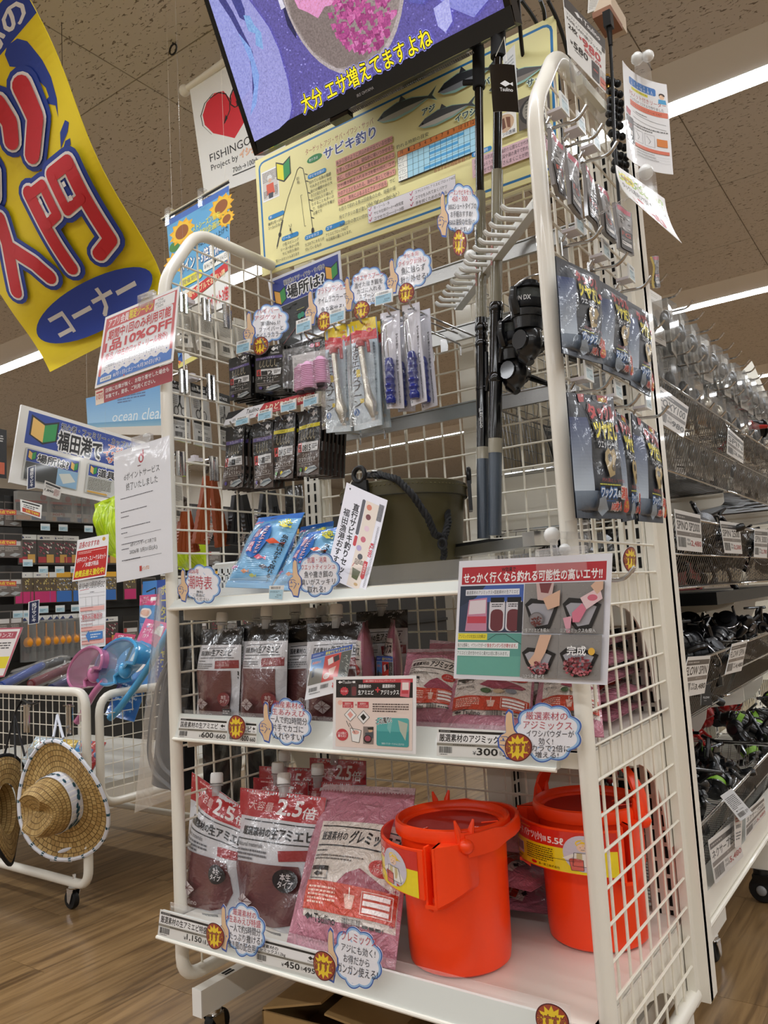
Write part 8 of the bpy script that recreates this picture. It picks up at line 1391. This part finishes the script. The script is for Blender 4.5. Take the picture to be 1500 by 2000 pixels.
for x in (X1-.07, X0+.1):
    for y in (Y0, Y1):
        c = B(); c.cyl((x, y, .1), (x, y, .062), .005, CHROME, 8); c.lathe([(.004, .058), (.016, .06), (.018, .064), (.004, .066)], CHROME, 14, Matrix.Translation((x, y, 0)))
        for d in (-.013, .013): c.prism([(-.02, .06), (.01, .06), (-.008, .016), (-.018, .022)], .002, CHROME, Matrix(((1, 0, 0, x), (0, 0, 1, y+d), (0, 1, 0, 0), (0, 0, 0, 1))))
        cs = c.build('caster', wg); B().lathe([(.006, -.009), (.024, -.009), (.026, -.006), (.026, .006), (.024, .009), (.006, .009)], RUBBER, 18, Matrix.Translation((x-.013, y, .0265)) @ Matrix.Rotation(PI/2, 4, 'X'), True).build('wheel', cs)
# a second trolley base farther back
tb = thing('trolley_base', 'white trolley base with grey twin casters behind the wagon', 'trolley', (-.95, 1.2, 0)); b = B(); A_, B_ = PY(196, 1600, 1.0), PY(420, 1645, 1.0); b.tube([A_, B_], .014, WHITE, 10); b.build('base_tube', tb)
for x in (-.86, -.6):
    b = B(); z = A_.z; b.cyl((x, 1.0, z), (x, 1.0, .05), .007, CHROME, 8); b.tube(bent([(x-.03, 1., z+.12), (x-.03, 1., z+.06), (x+.03, 1., z+.06), (x+.03, 1., z+.12)], .03), .004, WHITE, 6); c = b.build('caster', tb)
    for d in (-.016, .016): B().lathe([(.006, -.01), (.03, -.01), (.034, -.005), (.034, .005), (.03, .01), (.006, .01)], M('wheel_grey', '9a9c9e', .5), 18, Matrix.Translation((x+d, 1.0, .034)) @ Matrix.Rotation(PI/2, 4, 'Y'), True).build('wheel', c)
# snorkel masks
def mask(lab, pts, col, lens, Y, tub):
    cx, cy, ax, ay, bx, by = pts; c = PY(cx, cy, Y); u = (PY(ax, ay, Y-.02)-c)*1.2; v = (PY(bx, by, Y+.03)-c)*1.2; n = u.cross(v).normalized(); n = n if n.dot(CAM-c) > 0 else -n; m = M('mask_'+col, col, .2, coat=.7); o = thing('snorkel_mask', lab, 'snorkel set', c, None, 'snorkel sets in the wagon')
    sh = lambda t, k, d: c+(u*math.cos(t)+v*math.sin(t)*(1 if math.sin(t) > 0 else .85-.35*(abs(math.cos(t)) < .35)))*k+n*d
    N = 36; ring = [sh(2*PI*i/N, 1, 0) for i in range(N)]; b = B(); b.tube(ring, .006, m, 8, True); b.build('rim', o)
    vs = []; fs = []
    for k, d in ((1, 0), (.98, -.03), (.86, -.055), (.78, -.05)): vs += [sh(2*PI*i/N, k, d) for i in range(N)]
    for j in range(3): fs += [(j*N+i, j*N+(i+1) % N, (j+1)*N+(i+1) % N, (j+1)*N+i) for i in range(N)]
    B().add(vs, fs, m).build('skirt', o); b = B(); b.add([sh(2*PI*i/N, .96, .001) for i in range(N)], [tuple(range(N))], clear('lens_'+lens, lens, .35, .04)); b.build('lens', o); b = B(); b.ball(c-v*.5-n*.012, .022, m, 8, (1, 1, 1.2)); b.build('nose_pocket', o)
    b = B(); b.tube(bent([PY(x, y, Y-.01) for x, y in tub], .04), .011, m, 12); b.build('snorkel_tube', o); return o
def card_(lab, px, ys, head):
    a = Pr('sc', 50, 120); a.r(0, 0, 50, 120, '5aa0d0', '2a62a8'); a.p([(0, 0), (50, 0), (50, 36), (0, 30)], head); a.t('マスク\nスノーケル\nセット', 5, 5, 22, 22, 'f8f0f2', .04); a.r(30, 8, 14, 12, 'f0f0ec'); a.e(22, 56, 16, 14, 'e8dcd4'); a.e(22, 56, 10, 9, 'd8a890'); a.tx(8, 84, 34, 20, 5, 'c8dcf0'); return pillow('snorkel_pack', lab, 'snorkel set', q3(px, ys), .02, a, FILM, '7aa8cc', 'snorkel sets in the wagon', seed=int(px[0][0]), wr=.002)
card_('blue snorkel set card with pink head, behind the blue mask', [(285, 1208), (330, 1218), (262, 1410), (205, 1396)], (.72, .74, .44, .42), 'd06a94'); card_('blue snorkel set card with pink head, behind the pink mask', [(226, 1236), (266, 1240), (226, 1330), (186, 1322)], (.78, .8, .6, .58), 'c23a64'); card_('pink headed snorkel card standing at the back right of the wagon', [(273, 1163), (312, 1160), (312, 1240), (272, 1244)], (.85, .85, .8, .8), 'd0487c')
mask('translucent blue diving mask with light blue snorkel lying on the wagon', (226, 1294, 256, 1262, 208, 1272), '4aa6dc', 'bcdff0', .42, [(330, 1232), (292, 1300), (262, 1345), (228, 1390), (215, 1402)]); mask('translucent pink diving mask with pale pink snorkel lying on the wagon', (166, 1306, 190, 1276, 150, 1288), 'd07ca6', 'e8c8d8', .45, [(204, 1330), (184, 1352), (160, 1396), (150, 1410)])
a = Pr('sb', 40, 120); a.r(0, 0, 40, 120, '4a8ad0'); a.r(22, 0, 18, 120, '2a4fa4'); a.t('\n'.join('ポータブルシャワー'), 28, 6, 8, 96, 'f0e04a', .04); a.t('PORTABLE SHOWER', -18, 56, 80, 6, 'e8ecf4', .02, rot=90) if False else a.tx(24, 20, 3, 80, 22, 'e8ecf4', .7); a.r(3, 16, 16, 26, 'd8b81e'); a.ln([(6, 12), (20, 8), (21, 40)], 1.5, '1c1c1c'); a.r(4, 60, 16, 46, '6aa8e0')
sheet('shower_box', 'blue portable shower box standing at the back of the wagon beside the left post', 'box', qY([(279, 1136), (330, 1131), (330, 1350), (272, 1345)], .92), a, LAM, .06, eps=6e-5)
for i, (p, q, c, lab) in enumerate((((2, 1340, .5), (82, 1300, .75), '1c3f8c', 'clear wrapped blue tube at the left end of the wagon'), ((60, 1336, .5), (148, 1298, .75), '6a1c24', 'clear wrapped dark red tube beside the blue one in the wagon'), ((100, 1346, .42), (160, 1318, .62), '1c2a5c', 'clear wrapped navy tube lying under the pink mask'), ((20, 1322, .6), (120, 1290, .85), '1a1c20', 'clear wrapped black tube lying behind the blue one'))):
    A_, B_ = PY(*p), PY(*q); o = thing('float_tube', lab, 'pool toy', A_, None, 'wrapped tubes in the wagon'); B().tube([A_, B_], .016, M('tube_'+c, c, .4), 12).build('tube', o); d = (B_-A_).normalized(); u, w_ = basis(d); B().tube([A_-d*.01, A_+d*.02, B_, B_+d*.04], [.005, .024, .024, .012], clear('bag_film', 'ffffff', .15, .05, .4, 14), 12).build('clear_wrap', o)
for i, (x, c) in enumerate(((-.84, 'b8302c'), (-.9, '3a8ac0'), (-.98, 'd8b84a'), (-1.06, '8fa8b8'), (-1.14, 'c8d8e0'))):
    a = Pr('tp', 60, 40); a.r(0, 0, 60, 40, c); r3 = random.Random(i)
    for k in range(14): x_, y_ = r3.uniform(0, 50), r3.uniform(0, 34); a.p([(x_, y_), (x_+9, y_+2), (x_+6, y_+8)], r3.choice(('e8d8c8', '5a8ab8', 'c8485a', 'f0e0a0')))
    z = .36; pillow('toy_pack', 'coloured toy pack lying behind the front mesh of the wagon, %s from its right end' % ('first', 'second', 'third', 'fourth', 'fifth')[i], 'toy pack', [Vector((x-.04, Y0+.1, z+.1)), Vector((x+.04, Y0+.1, z+.1)), Vector((x+.045, Y0+.03, z)), Vector((x-.045, Y0+.03, z))], .03, a, FILM, 'b8c4cc', 'toy packs in the wagon', seed=i, wr=.003)
# straw hats on the wagon front
def straw():
    m = bpy.data.materials.new('straw'); m.use_nodes = True; nt = m.node_tree; N = nt.nodes; L = nt.links; p = N['Principled BSDF']; at = N.new('ShaderNodeUVMap'); mp = N.new('ShaderNodeMapping'); mp.inputs['Scale'].default_value = (58, 11, 1); L.new(at.outputs[0], mp.inputs[0]); br = N.new('ShaderNodeTexBrick'); br.inputs['Scale'].default_value = 1; br.inputs['Mortar Size'].default_value = .07; br.inputs['Brick Width'].default_value = 1.0; br.inputs['Row Height'].default_value = 1.0
    br.inputs['Color1'].default_value = lin('c8a86a'); br.inputs['Color2'].default_value = lin('a8854a'); br.inputs['Mortar'].default_value = lin('6e5328'); L.new(mp.outputs[0], br.inputs[0]); L.new(br.outputs['Color'], p.inputs['Base Color']); p.inputs['Roughness'].default_value = .65; bm = N.new('ShaderNodeBump'); bm.inputs['Distance'].default_value = .003; L.new(br.outputs['Fac'], bm.inputs['Height']); bm.invert = True; L.new(bm.outputs[0], p.inputs['Normal']); return m
STRAW = straw()
def hat(lab, c, u, v, n, R, band, edge):
    o = thing('straw_hat', lab, 'hat', c, None, 'straw hats on the wagon'); T = Matrix.Translation(c) @ Matrix((u, v, n)).transposed().to_4x4(); N = 48
    def surf(prof, nm, wob=0):
        vs = []; fs = []; uv = []; M_ = len(prof); acc = [0]
        for j in range(1, M_): acc.append(acc[-1]+math.hypot(prof[j][0]-prof[j-1][0], prof[j][1]-prof[j-1][1]))
        for r, z in prof:
            for i in range(N): t = 2*PI*i/N; vs.append(T @ Vector((r*math.cos(t)*.93, r*math.sin(t), z+wob*math.sin(2*t)*(r/R)**2-(.03*max(0, math.cos(t*2)))*(nm == 'crown')*(z/.12)**4)))
        for j in range(M_-1):
            for i in range(N): fs.append((j*N+i, j*N+(i+1) % N, (j+1)*N+(i+1) % N, (j+1)*N+i)); uv += [(i/N, acc[j]/R), ((i+1)/N, acc[j]/R), ((i+1)/N, acc[j+1]/R), (i/N, acc[j+1]/R)]
        k = B().add(vs, fs, STRAW).build(nm, o); l = k.data.uv_layers.new(name='UVMap'); l.data.foreach_set('uv', [x for p in uv for x in p]); return k
    r0 = R*.47
    surf([(R, .004), (R*.9, -.004), (R*.7, -.004), (r0, 0)], 'brim', .02); surf([(r0, 0), (r0*.98, .05), (r0*.9, .09), (r0*.72, .118), (r0*.4, .105), (.002, .09)], 'crown')
    fb_ = lambda u_, v_: (T @ Vector((r0*1.02*math.cos(2*PI*u_)*.93, r0*1.02*math.sin(2*PI*u_), .045-.043*v_)), (T.to_3x3() @ Vector((math.cos(2*PI*u_), math.sin(2*PI*u_), 0))).normalized())
    a = Pr('band', 300, 22, 10); a.r(0, 0, 300, 22, band[0]); r3 = random.Random(3)
    for i in range(60): x, y = r3.uniform(0, 294), r3.uniform(1, 16); a.p([(x, y+2), (x+3, y), (x+8, y+1), (x+10, y+4), (x+6, y+5), (x+2, y+4)], band[1])
    b = B(); b.slab(fb_, 40, 1, .001, M('card_f2f2f0', 'f2f2f0', .45)); k = b.build('hat_band', o); a.build('printed_band', fb_, PAPER, k, 6e-5)
    b = B(); ring = [T @ Vector((R*math.cos(2*PI*i/N)*.93, R*math.sin(2*PI*i/N), .004+.02*math.sin(4*PI*i/N))) for i in range(N)]; b.tube(ring, .0058, M('edge_'+edge, edge, .7), 6, True); e = b.build('edge_tape', o)
    if edge != '141416':
        b = B()
        for i in range(0, N, 2):
            p = ring[i]; q = ring[(i+1) % N]; b.tube([p.lerp(q, .2), p.lerp(q, .55)], .0064, M('leaf_teal', '1f4f5e', .7), 5)
        tag(b.build('edge_marks', e), kind='stuff')
    return o, T
c = PY(122, 1562, .245); n = Vector((.23, -.96, -.12)).normalized(); v = Vector((0, 0, 1)); v = (v-n*v.dot(n)).normalized(); u = v.cross(n)
h1, T1 = hat('straw hat with white leaf patterned band hanging on the wagon front', c, u, v, n, .172, ('dfe1ea', '1f4f5e'), 'e4e6ee')
c2 = PY(14, 1580, .23); n2 = Vector((-.75, -.62, -.1)).normalized(); v2 = (Vector((0, 0, 1))-n2*n2.z).normalized(); hat('straw hat with black edge partly cut by the left border', c2, v2.cross(n2), v2, n2, .16, ('1c1c1e', '2a2a2c'), '141416')
a = Pr('vis', 60, 40, 6); a.r(0, 0, 60, 40, 'dfe1ea'); r3 = random.Random(4)
for i in range(26): x, y = r3.uniform(0, 54), r3.uniform(1, 36); a.p([(x, y+1.5), (x+2, y), (x+5, y+1), (x+3, y+3)], '1f4f5e')
pillow('cloth_cap', 'white cloth hat with teal leaf print hanging behind the straw hat', 'hat', qY([(84, 1628), (152, 1646), (140, 1684), (98, 1682)], .28), .05, a, PAPER, 'dfe1ea', None, seed=3, wr=.003, seal=0)
b = B(); k = PY(28, 1395, .285)
for e in ((8, 1478), (30, 1480), (48, 1476)): b.tube(bent([PY(44, 1366, .29), k, PY(*e, .26)], .02), .0035, BLACK, 6)
b.tube(bent([PY(44, 1366, .28), PY(62, 1376, .275), PY(76, 1370, .28)], .02), .004, BLACK, 6); tag(b.build('hat_cord', loc=k), 'black knotted cord of the left straw hat tied on the wagon front', 'cord')
b = B()
for e in ((104, 1440), (124, 1442)): b.tube(bent([PY(112, 1396, .285), PY((112+e[0])/2, 1420, .27), PY(*e, .245)], .02), .004, M('white_cord', 'd8dce6', .7), 6)
tag(b.build('hat_cord', loc=PY(112, 1396, .285)), 'white patterned cord of the leaf banded straw hat', 'cord')
for i, x in enumerate((54, 138)):
    p = PY(x, 1376, .292); o = thing('peg_hook', '%s chrome hook plate clipped on the wagon front' % ('left', 'right')[i], 'hook', p, None, 'hooks on the wagon'); b = B()
    for d in (-.008, .008): b.tube([p+Vector((d, -.004, 0)), p+Vector((d, -.004, -.085))], .0055, CHROME, 8)
    b.tube([p+Vector((-.03, -.004, -.004)), p+Vector((.02, -.004, -.004))], .003, CHROME, 6); b.build('hook_wire', o)
